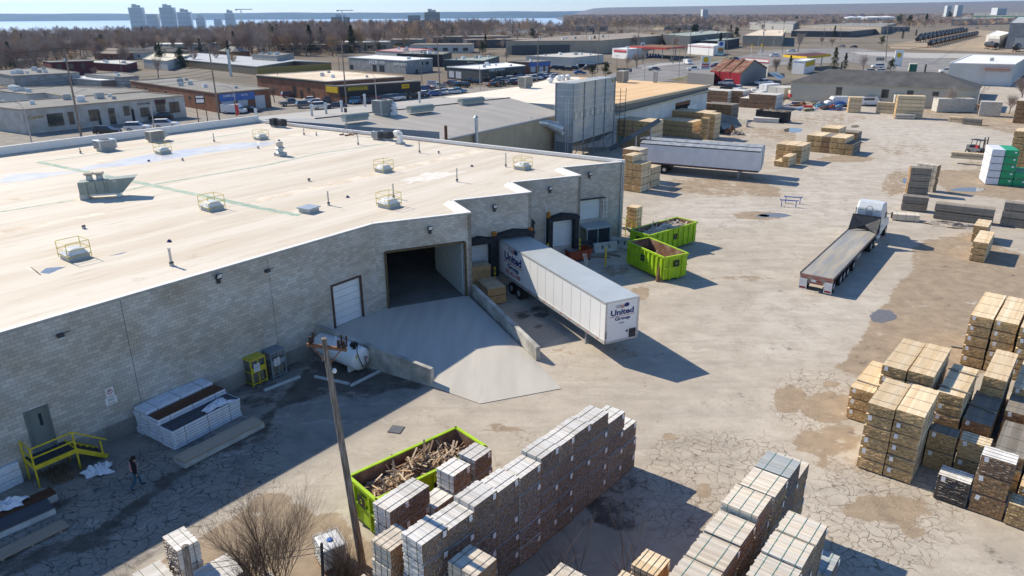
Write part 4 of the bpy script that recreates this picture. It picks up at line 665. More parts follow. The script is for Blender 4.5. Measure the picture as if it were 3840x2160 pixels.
# lumber
pine=[(.70,.54,.34),(.76,.61,.41),(.66,.49,.29),(.80,.67,.48)];grey=[(.68,.66,.63),(.76,.74,.70),(.58,.55,.50),(.70,.65,.58)];brn=[(.26,.155,.09),(.34,.205,.115),(.16,.11,.075),(.39,.23,.13)]
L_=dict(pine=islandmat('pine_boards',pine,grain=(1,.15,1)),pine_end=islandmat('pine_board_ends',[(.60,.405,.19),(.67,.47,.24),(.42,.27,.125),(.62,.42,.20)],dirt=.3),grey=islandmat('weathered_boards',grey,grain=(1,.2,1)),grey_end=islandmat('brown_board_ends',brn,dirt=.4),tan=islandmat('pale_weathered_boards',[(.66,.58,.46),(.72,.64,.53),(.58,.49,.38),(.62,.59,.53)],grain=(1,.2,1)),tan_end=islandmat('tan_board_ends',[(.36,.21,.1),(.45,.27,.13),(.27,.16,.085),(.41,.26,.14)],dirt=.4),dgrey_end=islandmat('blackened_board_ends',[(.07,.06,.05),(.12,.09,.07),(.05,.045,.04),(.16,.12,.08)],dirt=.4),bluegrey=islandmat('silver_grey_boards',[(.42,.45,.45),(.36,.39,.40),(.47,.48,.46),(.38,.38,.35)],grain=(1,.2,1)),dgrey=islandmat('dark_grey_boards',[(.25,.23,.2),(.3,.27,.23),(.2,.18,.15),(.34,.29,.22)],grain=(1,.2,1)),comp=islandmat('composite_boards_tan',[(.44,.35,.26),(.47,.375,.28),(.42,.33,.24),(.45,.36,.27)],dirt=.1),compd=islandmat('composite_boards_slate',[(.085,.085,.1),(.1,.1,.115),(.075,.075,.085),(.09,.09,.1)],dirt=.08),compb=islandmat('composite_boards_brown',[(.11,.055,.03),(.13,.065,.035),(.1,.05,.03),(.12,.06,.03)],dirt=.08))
M_strap=mat('strap',(.1,.12,.11),.6,var=.1)
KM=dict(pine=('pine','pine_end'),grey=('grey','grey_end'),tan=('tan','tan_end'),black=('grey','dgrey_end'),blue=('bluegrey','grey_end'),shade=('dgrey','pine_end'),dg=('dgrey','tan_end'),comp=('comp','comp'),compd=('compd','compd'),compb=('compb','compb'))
BM={}
def bundle_mesh(kind,w_,l_,h,bw,bh,var):
 k_=(kind,round(w_,2),round(l_,2),round(h,2),bw,bh,var)
 if k_ in BM:return BM[k_]
 rs=random.Random(hash((round(w_,2),round(l_,2),round(h,2),var))&0xffff);nx=max(2,round(w_/bw));nz=max(2,round((h-.07)/bh));mb=MB();dx=w_/nx;dz=(h-.07)/nz;MB.box
 for iz in range(nz):
  for ix in range(nx):
   if 0<ix<nx-1 and 0<iz<nz-1:
    for sgn in(-1,1):e_=rs.uniform(-.02,.03);mb.box((-w_/2+dx*(ix+.5),sgn*(l_/2-.15+e_/2),.07+dz*(iz+.5)),(dx-.004,.3+e_,dz-.004))
   else:e_=rs.uniform(-.025,.035);jx=rs.uniform(-.012,.012)if iz<nz-1 else 0;mb.box((-w_/2+dx*(ix+.5)+jx,e_/2,.07+dz*(iz+.5)+rs.uniform(-.003,.003)),(dx-(.002 if iz==nz-1 else .004),l_+e_,dz-.004))
 for yy in(-.38,0,.38):mb.box((0,yy*l_,.035),(w_*.98,.09,.07))
 mats=KM[kind];mi=[]
 for f in range(len(mb.f)):mi.append(1 if(f%6)in(1,3)else 0)
 mb.m=mi;o=mb.build('lumber_bundle',[L_[mats[0]],L_[mats[1]]]);me=o.data;bpy.data.objects.remove(o);BM[k_]=me;return me
def strap_mesh(w_,h,m_,t=.013):
 k_=('s',round(w_,2),round(h,2),m_.name)
 if k_ in BM:return BM[k_]
 mb=MB();mb.box((0,0,h+.004),(w_+.03,t*1.6,.012));mb.box((-w_/2-.012,0,h/2+.03),(.012,t*1.6,h-.06));mb.box((w_/2+.012,0,h/2+.03),(.012,t*1.6,h-.06));o=mb.build('strap',m_);me=o.data;bpy.data.objects.remove(o);BM[k_]=me;return me
_t=MB().box((0,0,0),(.17,.012,.24)).build('tag',M_tag);TAGM=_t.data;bpy.data.objects.remove(_t)
M_strapg=mat('green_strap',(.12,.26,.22),.6)
NB=[0]
def bundle(kind,pos,rz,w_,l_,h,label,group,straps=2,tagpos=None,bw=.14,bh=.06,strapmat=None,cat='lumber bundle'):
 me=bundle_mesh(kind,w_,l_,h,bw,bh,random.randint(0,2));o=bpy.data.objects.new('lumber_bundle',me);C.objects.link(o);o.location=pos;flip=random.random()<.5 and tagpos is None
 o.rotation_euler=(0,0,rz+random.uniform(-.006,.006));tag(o,label,cat,group);NB[0]+=1
 sm=strap_mesh(w_,h,strapmat or M_strap)
 for i in range(straps):s_=bpy.data.objects.new('strap',sm);C.objects.link(s_);s_.parent=o;s_.location=(0,l_*((i+.5)/straps-.5)*1.1*(.9 if straps>1 else 0),0)
 if tagpos is not None:s_=bpy.data.objects.new('tag',TAGM);C.objects.link(s_);s_.parent=o;s_.location=(tagpos[0]*(w_/2-.16),tagpos[1]*(l_/2+.045),h-.15);s_.rotation_euler=(0,random.uniform(-.2,.2),0)
 return o
FARG={'pine stacks behind the silver trailers','grey weathered stacks by the black bin','pine beside the wrapped packs'}
FARM=[MB(),[]]
def farbundle(kind,pos,rz,w_,l_,h,bw,bh):
 me=bundle_mesh(kind,w_,l_,h,bw,bh,0);M=Matrix.Translation(pos)@Matrix.Rotation(rz+random.uniform(-.015,.015),4,'Z');o=len(FARM[0].v);FARM[0].v+=[tuple(M@v.co)for v in me.vertices]
 for nm in KM[kind]:
  if nm not in FARM[1]:FARM[1].append(nm)
 for p in me.polygons:FARM[0].f.append(tuple(v+o for v in p.vertices));FARM[0].m.append(FARM[1].index(KM[kind][p.material_index]))
def column(desc,kind,base,rz,w_,l_,tiers,h,group,z0=0,straps=2,tg=None,noun='lumber bundle',kinds=None,**k):
 """base: centre of the footprint; tiers: number; h: tier height"""
 for i in range(tiers):
  kd=kinds[i]if kinds else kind;pre={0:'bottom'}.get(i,ORD[i]if i<tiers-1 else 'top');adj=dict(pine='fresh yellow pine',grey='grey weathered',tan='pale weathered',black='blackened',blue='silver grey',shade='yellow pine',dg='dark weathered',comp='tan composite',compd='slate composite',compb='brown composite')[kd]
  lab=(f'{pre} ' if tiers>1 else '')+f'{adj.split()[0] if adj != "fresh yellow pine" else "yellow"} '+(noun if noun!='lumber bundle' else 'lumber')+' '+('bundle, ' if noun=='lumber bundle' else '')+desc.replace('in the ','').replace(' the ',' ')
  if len(lab.split())>16:print('LONG',lab)
  if group in FARG:farbundle(kd,(base.x,base.y,z0+i*h),rz,w_,l_,h-.01,k.get('bw',.14),k.get('bh',.06));continue
  bundle(kd,(base.x+random.uniform(-.025,.025),base.y+random.uniform(-.025,.025),z0+i*h),rz,w_,l_,h-.01,lab,group,straps,(tg if(tg and random.random()<.8)else None),**k)
d1=Vector((.62,.785,0)).normalized();n1=Vector((d1.y,-d1.x,0));AZ=math.atan2(d1.y,d1.x)
O1=Vector((6.23,31.24,0))
def W1_(s,t):return O1+d1*s+n1*t
# dark row one: eleven columns, board ends face the lane (n1), boards run across
G1='lumber in the long dark row beside the green bin'
RT=[(0,3,.9),(-1,4,.94),(-2,5,.875),(-3,5,.885),(-4,5,.895),(-5,5,.895),(-6,5,.86),(-7,5,.872),(-8,5,.9),(-9,5,.86),(-10,5,.9),(-11,5,.88)]
spos=[(-.8,1.22),(-2.12,1.4),(-3.51,1.36),(-4.88,1.36),(-6.08,1.06),(-7.24,1.24),(-8.56,1.36),(-9.91,1.32),(-11.23,1.3),(-12.58,1.36),(-13.9,1.26)];RT=RT[:11]
dA=Vector((.643,.766,0)).normalized();nA=Vector((dA.y,-dA.x,0))
def rowcol(desc,kind,s,t,ws,dp,tiers,th_,group,tgx=.9,ax=None,**k):
 dd_,nn_=ax or(d1,n1);c_=O1+dd_*s+nn_*t;rz=math.atan2(nn_.y,nn_.x)+math.pi/2;column(desc,kind,c_,rz,ws,dp,tiers,th_,group,tg=(tgx,-1),**k)
for i,(n_,tr,th_)in enumerate(RT):rowcol(f'{NTH[i]} stack from far end of long dark row','grey',spos[i][0],-.52+random.uniform(-.04,.03),spos[i][1],1.02,tr,th_,G1,bw=.085,bh=.055,straps=2,ax=(dA,nA))
# second, shorter row towards the green bin
G2='lumber between the long dark row and the green bin'
for s,tr,th_,ds in[(-8.1,4,.9,'in the far end stack between dark row and bin'),(-9.5,4,.9,'in the second stack beside the bin'),(-10.65,3,.9,'in the low stack beside the bin'),(-11.62,4,.9,'in the right half of the wide stack by the bin'),(-12.68,4,.9,'in the left half of the wide stack by the bin')]:rowcol(ds,'grey',s,-3.62 if s>-11 else-3.98,1.1,.95,tr,th_,G2,tgx=.85,bw=.085,bh=.055,straps=2)
rowcol('in the pale stack at the near end beside the dark row','tan',-14.0,-2.55,1.2,1.0,4,.86,'pale stacks at the near end',bw=.085,bh=.055,straps=3);rowcol('in the low pale stack nearest the leaning pole','tan',-15.35,-2.95,1.2,1.0,2,.9,'pale stacks at the near end',bw=.085,bh=.055,straps=3)
rowcol('in the pale stack standing in front of the dark row','tan',-13.25,.72,1.15,1.25,4,.9,'pale stacks before the dark row',straps=3);rowcol('in the yellow stack against the pale one','pine',-13.6,2.35,1.15,1.25,3,.9,'pale stacks before the dark row',straps=3)
rowcol('in the stack with three green straps before the lane','tan',-11.1,3.2,1.02,1.2,3,.9,'pale stacks before the dark row',straps=3);rowcol('in the orange topped stack at the picture foot','pine',-9.42,5.6,1.05,.95,4,.87,'yellow stacks at the picture foot',straps=4);rowcol('in the orange topped stack at the very foot','pine',-10.85,5.5,1.05,.95,4,.87,'yellow stacks at the picture foot',straps=4)
# row two and row three on the right of the lane
G3='lumber in the first row right of the lane';kk=[('blue',4,'end'),('blue',5,''),('tan',5,''),('tan',5,''),('tan',5,''),('tan',5,''),('tan',5,''),('blue',5,''),('tan',5,'')]
s2=[(-.62,4,.87,'tan'),(-2.1,5,.865,'blue'),(-3.65,5,.875,'tan'),(-5.35,5,.90,'tan'),(-6.9,5,.85,'tan'),(-8.45,5,.85,'tan'),(-9.9,5,.84,'tan'),(-11.35,5,.83,'blue'),(-12.8,5,.83,'tan')]
for i,(s,tr,th_,kd)in enumerate(s2):rowcol(f'in the {NTH[i]} stack from the far end of the middle row',kd,s,7.37,1.42,1.36,tr,th_,G3,bw=.1,bh=.055,straps=2 if i!=3 else 3,strapmat=M_strapg)
s3=[(-4.6,3,.88,'blue',.45),(-5.65,5,.9,'tan',0),(-6.95,5,.885,'tan',.0),(-8.3,5,.875,'tan',0),(-9.65,5,.86,'tan',0),(-11.0,5,.86,'tan',0)]
for i,(s,tr,th_,kd,o_)in enumerate(s3):rowcol(f'in the {NTH[i]} stack from the far end of the right hand row',kd,s,9.42+o_,1.28,1.36,tr,th_,'lumber in the right hand row',bw=.1,bh=.055,straps=3,strapmat=M_strapg)
# cluster of fresh pine on the right: boards run along d2, ends face the camera
O2=Vector((19.18,29.52,0));d2=Vector((.64,.768,0));n2=Vector((d2.y,-d2.x,0));AZ2=math.atan2(d2.y,d2.x)-math.pi/2
def lot(desc,kind,s0,t0,t1,ln,tiers,z,group,tgx=-1,o=O2,**k):
 c_=o+d2*(s0+ln/2)+n2*((t0+t1)/2);column(desc,kind,c_,AZ2,t1-t0-.03,ln,tiers,z/tiers,group,tg=(tgx*.85,-1),straps=k.pop('straps',3),bw=.14,bh=.062,**k)
GP='fresh pine stacks on the right'
lot('in the right stack of the tall pair in front','pine',0,-1.24,0,3.3,6,3.75,GP);lot('in the left stack of the tall pair in front','pine',-.1,-2.48,-1.27,3.3,6,3.72,GP);lot('in the left stack of the pair behind the front pair','pine',4.65,-3.05,-1.85,4.4,6,3.72,GP);lot('in the right stack of the pair behind the front pair','pine',4.7,-1.8,-.56,4.4,6,3.75,GP)
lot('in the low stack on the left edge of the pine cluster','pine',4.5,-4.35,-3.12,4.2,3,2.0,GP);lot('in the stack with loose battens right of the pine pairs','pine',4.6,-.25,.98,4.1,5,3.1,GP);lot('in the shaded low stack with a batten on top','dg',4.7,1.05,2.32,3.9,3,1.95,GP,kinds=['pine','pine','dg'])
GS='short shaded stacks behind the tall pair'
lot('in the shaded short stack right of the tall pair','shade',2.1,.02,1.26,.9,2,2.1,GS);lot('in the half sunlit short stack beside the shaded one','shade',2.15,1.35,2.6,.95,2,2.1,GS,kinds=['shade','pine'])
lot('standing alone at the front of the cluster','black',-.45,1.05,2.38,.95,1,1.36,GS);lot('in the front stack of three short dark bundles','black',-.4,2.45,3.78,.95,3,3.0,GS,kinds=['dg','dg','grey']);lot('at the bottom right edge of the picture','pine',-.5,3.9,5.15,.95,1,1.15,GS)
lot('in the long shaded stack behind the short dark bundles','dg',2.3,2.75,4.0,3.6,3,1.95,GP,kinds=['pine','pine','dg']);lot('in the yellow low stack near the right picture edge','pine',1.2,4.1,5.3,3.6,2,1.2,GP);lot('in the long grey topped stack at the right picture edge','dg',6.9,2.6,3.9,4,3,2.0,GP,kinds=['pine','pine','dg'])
lot('in the left stack of the tallest far group','pine',16.1,-.72,.52,5.3,5,3.5,GP);lot('in the second stack of the tallest far group','pine',16.1,.62,1.86,5.3,5,3.5,GP);lot('in the third stack of the tallest far group','pine',15.8,1.95,3.2,5.3,5,3.5,GP);lot('in the stack before the tallest far group','pine',8.3,1.25,2.35,4.35,5,3.0,GP)
lot('in the stack under the tall group at the right edge','pine',9.2,2.6,3.8,4.2,4,2.4,GP);lot('in the stack cut by the right picture edge','pine',3.6,4.1,5.3,3.4,3,2.2,GP)
# battens lying on and around the stacks
def batten(a,b,label,w_=.09):o=MB().bar(a,b,w_,.05).build('batten',L_['dgrey']);tag(o,label,'batten','loose battens')
def SP(s,t,z):q_=O2+d2*s+n2*t;return Vector((q_.x,q_.y,z))
batten(SP(5.3,-.35,3.14),SP(5.2,1.1,3.14),'dark batten across the near end of the low pine stack');batten(SP(7.7,-.35,3.14),SP(7.6,1.1,3.14),'dark batten across the far end of the low pine stack');batten(SP(6.6,.9,2.0),SP(6.2,2.3,2.0),'dark batten lying on the grey topped stack');batten(SP(5.5,-4.3,2.03),SP(5.4,-3.1,2.03),'batten across the near end of the leftmost pine stack');batten(Q('l',1865,668,.1),Q('l',2000,690,.1),'dark timber baulk on the dirt behind the pine pairs',.2)
# long timber beyond the yard: the same builder, placed from ground contact points
def pile(desc,kind,fr,bx,by,rz_dir,w_,ln,tiers,h,group,side=1,**k):
 """(bx, by) photo point of the nearest bottom corner; w_ along right (n), ln along rz_dir"""
 c0=Q(fr,bx,by);dv=Vector((rz_dir[0],rz_dir[1],0)).normalized();nv_=Vector((dv.y,-dv.x,0))*side;c_=c0+dv*ln/2+nv_*w_/2
 column(desc,kind,c_,math.atan2(dv.y,dv.x)-math.pi/2,w_-.04,ln,tiers,h,group,bw=k.pop('bw',.2),bh=k.pop('bh',.1),**k)
dn=(d1.x,d1.y);GM='board stacks beside the silver trailers'
M_l=lambda*a,**k:pile(*a,**k)
def rowpile(prefix,kind,fr,bx,by,n,w_,ln,tiers,h,group,dirv=dn,step=None):
 c0=Q(fr,bx,by);dv=Vector((*dirv,0)).normalized();nv_=Vector((-dv.y,dv.x,0))
 for i in range(n):
  tr=tiers[i]if isinstance(tiers,(list,tuple))else tiers;kd=kind[i]if isinstance(kind,(list,tuple))else kind;c_=c0+nv_*((i+.5)*(step or w_))+dv*ln/2
  if tr:column(f'in the {NTH[i]} stack from the right, {prefix}',kd,c_,math.atan2(dv.y,dv.x)-math.pi/2,w_-.05,ln,tr,h,group,bw=.2,bh=.1,straps=2)
rowpile('before the warehouse corner','pine','e',1240,578,2,1.35,2.5,[4,5],.92,GM);rowpile('beside the front silver trailer wheels','pine','e',1340,535,1,1.3,2.5,[3],.9,GM);rowpile('half hidden behind the block wall corner','tan','e',1215,470,2,1.3,2.5,[5,5],.85,GM)
rowpile('against the wall behind the green bins','pine','e',1198,922,1,1.25,1.25,[5],.45,GM);
GM2='pine stacks in the middle of the yard'
rowpile('in the middle of the far yard',['shade','pine','pine','dg','pine','pine','pine'],'f',912,475,6,1.22,4.9,[2,3,3,3,3,3],.88,GM2);rowpile('set on its own behind the far yard row','pine','f',735,300,2,1.25,4.6,[3,3],.85,GM2)if False else None
c0=Q('f',745,300)
rowpile('behind the middle yard row','pine','f',770,360,2,1.5,4.6,[3,3],.86,'pair of stacks behind the middle row');rowpile('right behind the silver trailer tails','pine','f',415,556,3,1.3,4.2,[3,3,3],.9,'stacks behind the trailer tails');rowpile('low and ragged by the trailer tails','pine','f',300,590,2,1.1,3.2,[2,1],.8,'stacks behind the trailer tails');rowpile('dark and loose past the middle row','dg','f',960,325,2,1.4,3.0,[1,1],1.3,'loose dark stacks past the middle row')
# block of stacks behind the silo conveyor
GB='pine stacks behind the silver trailers'
rowpile('in the near block behind the trailers','pine','m',1880,1350,7,1.45,4.4,[4,1,3,3,3,3,3],.95,GB);rowpile('in the far block behind the trailers','pine','m',1945,1350,2,1.2,2.6,[5,5],.9,GB);rowpile('in the back block behind the trailers','pine','m',1870,1290,8,1.5,4.4,[4,4,4,4,4,4,4,3],.95,GB)
rowpile('in the left block behind the conveyor','pine','m',1330,1450,5,1.7,4.4,[5,5,5,5,5],.92,GB,step=1.75)
# grey stacks near the red shed and black bin
GK='grey weathered stacks by the black bin'
rowpile('in the tall grey block left of the black bin','dg','m',2110,1170,4,2.0,4.0,[3,3,3,2],1.1,GK);rowpile('in the grey group by the hall doors','grey','m',2080,1000,4,2.2,5,[3,3,3,3],1.0,GK);rowpile('in the far grey group before the red shed','grey','m',2380,1010,5,2.1,5,[3,2,3,3,2],1.0,GK);rowpile('in the grey group at the white container','grey','m',2540,1060,4,2.2,5,[3,3,3,2],1.1,GK);rowpile('in the grey heap of long boards beside the hall','grey','m',2330,1180,4,1.5,5,[1,1,2,2],.9,GK,dirv=(.9,-.4))
rowpile('in the grey row left of the old vans','grey','r',165,1045,4,1.6,4,[3,3,3,2],.95,GK)
# big dimensional stack by the long black roofed shed
db=(.79,.61)
def longpile(desc,kind,fr,x0,y0,x1,y1,dep,tiers,h,group,z0=0):
 a,b=Q(fr,x0,y0),Q(fr,x1,y1);dv=(b-a).normalized();nv_=Vector((-dv.y,dv.x,0));L=(b-a).length;k=max(1,round(dep/1.25))
 for i in range(k):c_=(a+b)/2+nv_*(dep*(i+.5)/k);column(desc+(f', row {NTH[i]} from the front' if k>1 else ''),kind,c_,math.atan2(dv.y,dv.x)-math.pi/2,dep/k-.05,L,tiers,h,group,z0=z0,bw=.2,bh=.12,straps=3)
GL='long timber before the black roofed shed'
longpile('in the tallest pile before the black roofed shed','pine','r',1325,1140,1590,1150,2.6,6,.78,GL);longpile('in the pile left of the tallest one by the shed','pine','r',1140,1090,1310,1100,1.3,3,.8,GL);longpile('in the squat pile beside the old vans','pine','r',870,1088,995,1092,2.6,4,.85,GL);longpile('lying low in front of the tallest pile','tan','r',1330,1150,1520,1155,1.2,2,.5,GL);longpile('lying low and pale on the dirt by the fence','pine','r',1840,1175,1975,1185,1.2,2,.5,GL);longpile('lying low and dark on the dirt by the fence','dg','r',1975,1200,2150,1215,1.2,2,.6,GL)
# right middle ground
GR='weathered timber right of the tractor unit'
longpile('in the tall weathered pile behind the tractor unit','dg','f',1440,850,1640,862,1.3,4,.85,GR);longpile('in the pale pile behind the tall weathered one','tan','f',1500,800,1690,830,1.2,4,.85,GR);longpile('in the slumped pile beside the tractor cab','dg','f',1385,1000,1630,1025,1.3,2,.85,GR);longpile('lying low in front of the slumped pile','tan','f',1300,1100,1560,1120,1.3,1,.75,GR);longpile('in the long low pile right of the tractor','dg','f',1695,1080,2265,1150,1.4,2,.85,GR);longpile('in the weathered pile cut by the right edge','dg','f',2340,1150,2800,1210,1.4,3,.85,GR)
lotR=Vector((41.45,63.21,0));
c0=Q('f',2035,1448+75);
for ds,fr,x,y,tr in[('in the near small pine stack right of the flatbed','f',2190,1512,3),('in the far small pine stack right of the flatbed','f',2195,1265+60,2)]:rowpile(ds.replace('in the ',''),'pine',fr,x,y,1,1.25,4.6 if tr==3 else 3.0,[tr],.62 if tr==3 else .85,'small pine stacks right of the flatbed')
rowpile('next to the green wrapped packs','pine','f',2640,620,2,1.5,4,[6,6],.9,'pine beside the wrapped packs');rowpile('far right by the brush heap','tan','r',2640,1200,2,1.6,6,[4,5],.9,'pine beside the wrapped packs')
# plastic wrapped packs
def wrapped(desc,c_,rz,w_,ln,h,m_,group):
 mb=MB();nx,ny,nz_=4,8,3;random.seed(int(c_.x*100)&255);V_=[];
 mb.box((0,0,h/2+.04),(w_,ln,h-.08));o=mb.build('wrapped_pack',m_,bevel=.05);o.location=c_;o.rotation_euler=(0,0,rz);tag(o,desc,'wrapped lumber',group);MB().box((0,0,.04),(w_*.9,ln*.96,.08)).build('runner',L_['dgrey'],o)
 s_=MB().box((w_/4,-ln/2-.02,h*.7),(.25,.01,.2)).build('tag',M_tag,o);return o
wv=Vector((.93,-.36,0)).normalized();wn=Vector((-wv.y,wv.x,0));wo=Q('f',2195,752);wz=math.atan2(wv.y,wv.x)
for j,(m_,nm,t0,wd,tr)in enumerate([(M_tarpw,'white',0,1.5,5),(M_tarpg,'green',1.55,1.5,5),(M_tarpg,'green',3.1,1.5,2),(M_tarpg,'bright green',4.65,1.5,2)]):
 for i in range(tr):wrapped(f'{ORD[i] if i < tr-1 else "top"} {nm} plastic wrapped lumber pack in the {["white", "tall green", "short green", "rightmost green"][j]} stack',wo+wv*(t0+wd/2)+wn*2.0+Vector((0,0,i*.93)),wz+random.uniform(-.01,.01),wd,4.0,.92,m_,'plastic wrapped packs on the right')
# wrapped deck board pile by the wall, with open tops
gz=lambda fr,x,y:Q(fr,x,y)
pb=Q('h',1700,238);pdv=(Q('g',2345,1180)-pb);pdv=pdv.normalized();pnv=Vector((-pdv.y,pdv.x,0));PH=HT(PX('h',1700,238),PX('g',1735,1325));Lp=5.0;az_=math.atan2(pdv.y,pdv.x)-math.pi/2
print('wrapped pile height',PH,'dir',pdv,'len',(Q('g',2345,1180)-pb).length,'left corner',(Q('g',1372,1320)-pb).length)
Lp=4.2
def wpack(desc,t0,t1,z,h,top=None):
 c_=pb+pdv*(Lp/2)+pnv*((t0+t1)/2)+Vector((0,0,z));mb=MB();mb.box((0,0,h/2),(t1-t0-.03,Lp+random.uniform(-.1,.1),h-.03));o=mb.build('deck_board_pack',M_tarpw,bevel=.03);o.location=c_;o.rotation_euler=(0,0,az_+random.uniform(-.012,.012));tag(o,desc,'deck board pack','white wrapped deck board packs by the wall')
 for yy in(-.33,0,.33):MB().box((0,yy*Lp,h/2),(t1-t0-.01,.02,h-.02)).build('strap',M_strap,o)
 if top:
  mb=MB();n_=5
  for i in range(n_):mb.box((-(t1-t0)/2*.88+(i+.5)*(t1-t0)*.88/n_,0,h+.0),((t1-t0)*.86/n_,Lp*.97,.05))
  mb.build('top_boards',L_[top],o)
hp_=PH/7;nP=7
for i in range(7):wpack(f'{ORD[min(i, 7)]} white wrapped deck board pack in the front stack by the wall',0,1.15,i*hp_,hp_,'compd' if i==nP-1 else None)
for i in range(8):wpack(f'{ORD[i] if i < 7 else "top"} white wrapped deck board pack in the middle stack by the wall',1.17,2.2,i*hp_*1.1,hp_*1.1,'compb' if i==7 else None)
for j in(0,1):
 for i in range(8):wpack(f'{ORD[i] if i < 7 else "top"} white wrapped pack in the {["inner", "rearmost"][j]} rear stack against the wall',2.25+j*.62,2.84+j*.62,i*hp_*1.22,hp_*1.22)
# sagging loose sheet on the pile
def crumple(name,c_,rx,ry,h,label,cat,m_,rz=0,seed=1,sag=0):
 rs=np.random.RandomState(seed);n=26;mb=MB();V_=[];ph=rs.rand(8,3)*6;fq=1+rs.rand(8)*5;aa=rs.rand(8)*6.3
 for i in range(n):
  for j in range(n):
   u,v=i/(n-1)*2-1,j/(n-1)*2-1;r_=math.hypot(u,v);k=max(0,1-r_**2.2*.75);z=h*k*(.35+.65*abs(sum(math.sin(fq[q_]*(u*math.cos(aa[q_])+v*math.sin(aa[q_]))*2+ph[q_,0])for q_ in range(8))/3.2));wob=1+.22*math.sin(3*math.atan2(v,u)+ph[0,1])+.1*math.sin(7*math.atan2(v,u));V_.append((u*rx*wob*.8,v*ry*wob*.8,.012+max(0,z)))
 mb.add(V_,[(i*n+j,(i+1)*n+j,(i+1)*n+j+1,i*n+j+1)for i in range(n-1)for j in range(n-1)]);o=mb.build(name,m_);o.location=c_;o.rotation_euler=(0,0,rz);return tag(o,label,cat)
crumple('plastic_sheet',pb+pdv*3.0+pnv*.4+Vector((0,0,nP*hp_+.04)),.95,.5,.16,'crumpled white sheet on top of the slate deck boards','plastic sheet',M_tarpw,math.atan2(pdv.y,pdv.x),3)
crumple('plastic_sheet',Q('h',950,440),.78,.6,.55,'crumpled white plastic sheet lying on the ground by the yellow stairs','plastic sheet',M_tarpw,.6,5)
crumple('debris_heap',Q('f',1870,1150),2.6,1.1,.45,'heap of white scrap and chips beside the long low timber pile','debris heap',mat('pale_debris',(.5,.45,.38),.9,var=.5,scale=6,col2=(.22,.17,.12),mixscale=3),-.3,8)
# open composite packs on the ground
def cpack(desc,kind,fr,ax,ay,bx,by,w_,h,wrap=True,z0=0,side=1):
 a,b=Q(fr[0],ax,ay),Q(fr[1],bx,by);dv=(b-a).normalized();nv_=Vector((-dv.y,dv.x,0))*side;L=(b-a).length;c_=(a+b)/2+nv_*w_/2;rz=math.atan2(dv.y,dv.x)-math.pi/2
 o=bundle(kind,(c_.x,c_.y,z0),rz,w_,L,h,desc,None,0,None,bw=.14,bh=.03,cat='deck boards')
 if wrap:mb=MB();mb.box((-.0,0,h*.4),(w_+.05,L+.04,h*.7));mb.build('plastic_wrap',mat('clear_wrap',(.45,.46,.46),.3,var=.2,bump=.6),o)
cpack('open pack of tan composite deck boards lying in front of the wrapped pile','comp',('h','h'),1790,410,2555,15,.95,.38);cpack('pack of tan composite boards lying along the bottom left edge','comp',('h','h'),-60,1350,675,985,.8,.12,False);cpack('slate composite boards under torn white wrap at the left edge','compd',('h','h'),-40,1110,540,850,.95,.42);cpack('brown composite boards behind the slate ones at the left edge','compb',('h','h'),-60,1000,560,720,.6,.5)
crumple('plastic_sheet',Q('h',90,760,.5),.8,.5,.35,'white plastic bundle crumpled on the boards at the left edge','plastic sheet',M_tarpw,.5,11);
for i in range(3):o=MB().box((0,0,.2),(1.0,2.6,.38)).build('deck_board_pack',M_tarpw,bevel=.04);o.location=Q('h',30,680)+Vector((-.8,.3,i*.4));o.rotation_euler=(0,0,az_);tag(o,f'{ORD[i]} white wrapped pack in the stack at the left edge by the wall','deck board pack','white wrapped packs at the left edge');MB().box((0,0,.39),(1.02,.03,.02)).build('strap',M_strap,o)
# weathered stack bottom left
c0=Q('y',380,470,1.9);
rowcolx=lambda desc,kind,c_,rz,w_,l_,tr,h,**k:column(desc,kind,c_,rz,w_,l_,tr,h,'weathered lumber at the bottom left',**k)
T=[Q('y',*p,1.95)for p in[(175,330),(375,465),(605,345),(400,210)]];cc=(T[0]+T[1]+T[2]+T[3])/4;dv=(T[2]-T[1]).normalized();w_=(T[1]-T[0]).length;l_=(T[2]-T[1]).length;print('bl stack',w_,l_,dv)
rowcolx('in the tall stack behind the leaning post bottom left','grey',cc,math.atan2(dv.y,dv.x)-math.pi/2,w_,l_,2,.97,straps=2,bw=.09,bh=.055)
c2=cc-dv*(l_*.5)+Vector((dv.y,-dv.x,0))*(.1);rowcolx('low on the ground in front of the tall bottom left stack','grey',cc-dv*(l_+.35)-Vector((dv.y,-dv.x,0))*.2,math.atan2(dv.y,dv.x)-math.pi/2,w_,1.1,1,.8);rowcolx('low and pale, right of the leaning post','grey',cc+Vector((dv.y,-dv.x,0))*(w_+.35)+dv*.2,math.atan2(dv.y,dv.x)-math.pi/2,w_+.2,2.2,1,.9);rowcolx('low and pale, half hidden by the bush','grey',cc+Vector((dv.y,-dv.x,0))*(w_*2+1.0)+dv*.9,math.atan2(dv.y,dv.x)-math.pi/2,w_+.2,2.4,1,.6)
fo=FARM[0].build('far_lumber_stacks',[L_[k_]for k_ in FARM[1]]);tag(fo,'crowded yellow and grey lumber stacks behind the silver trailers and around the black bin','lumber stacks',kind='stuff')
print('bundles',NB[0])
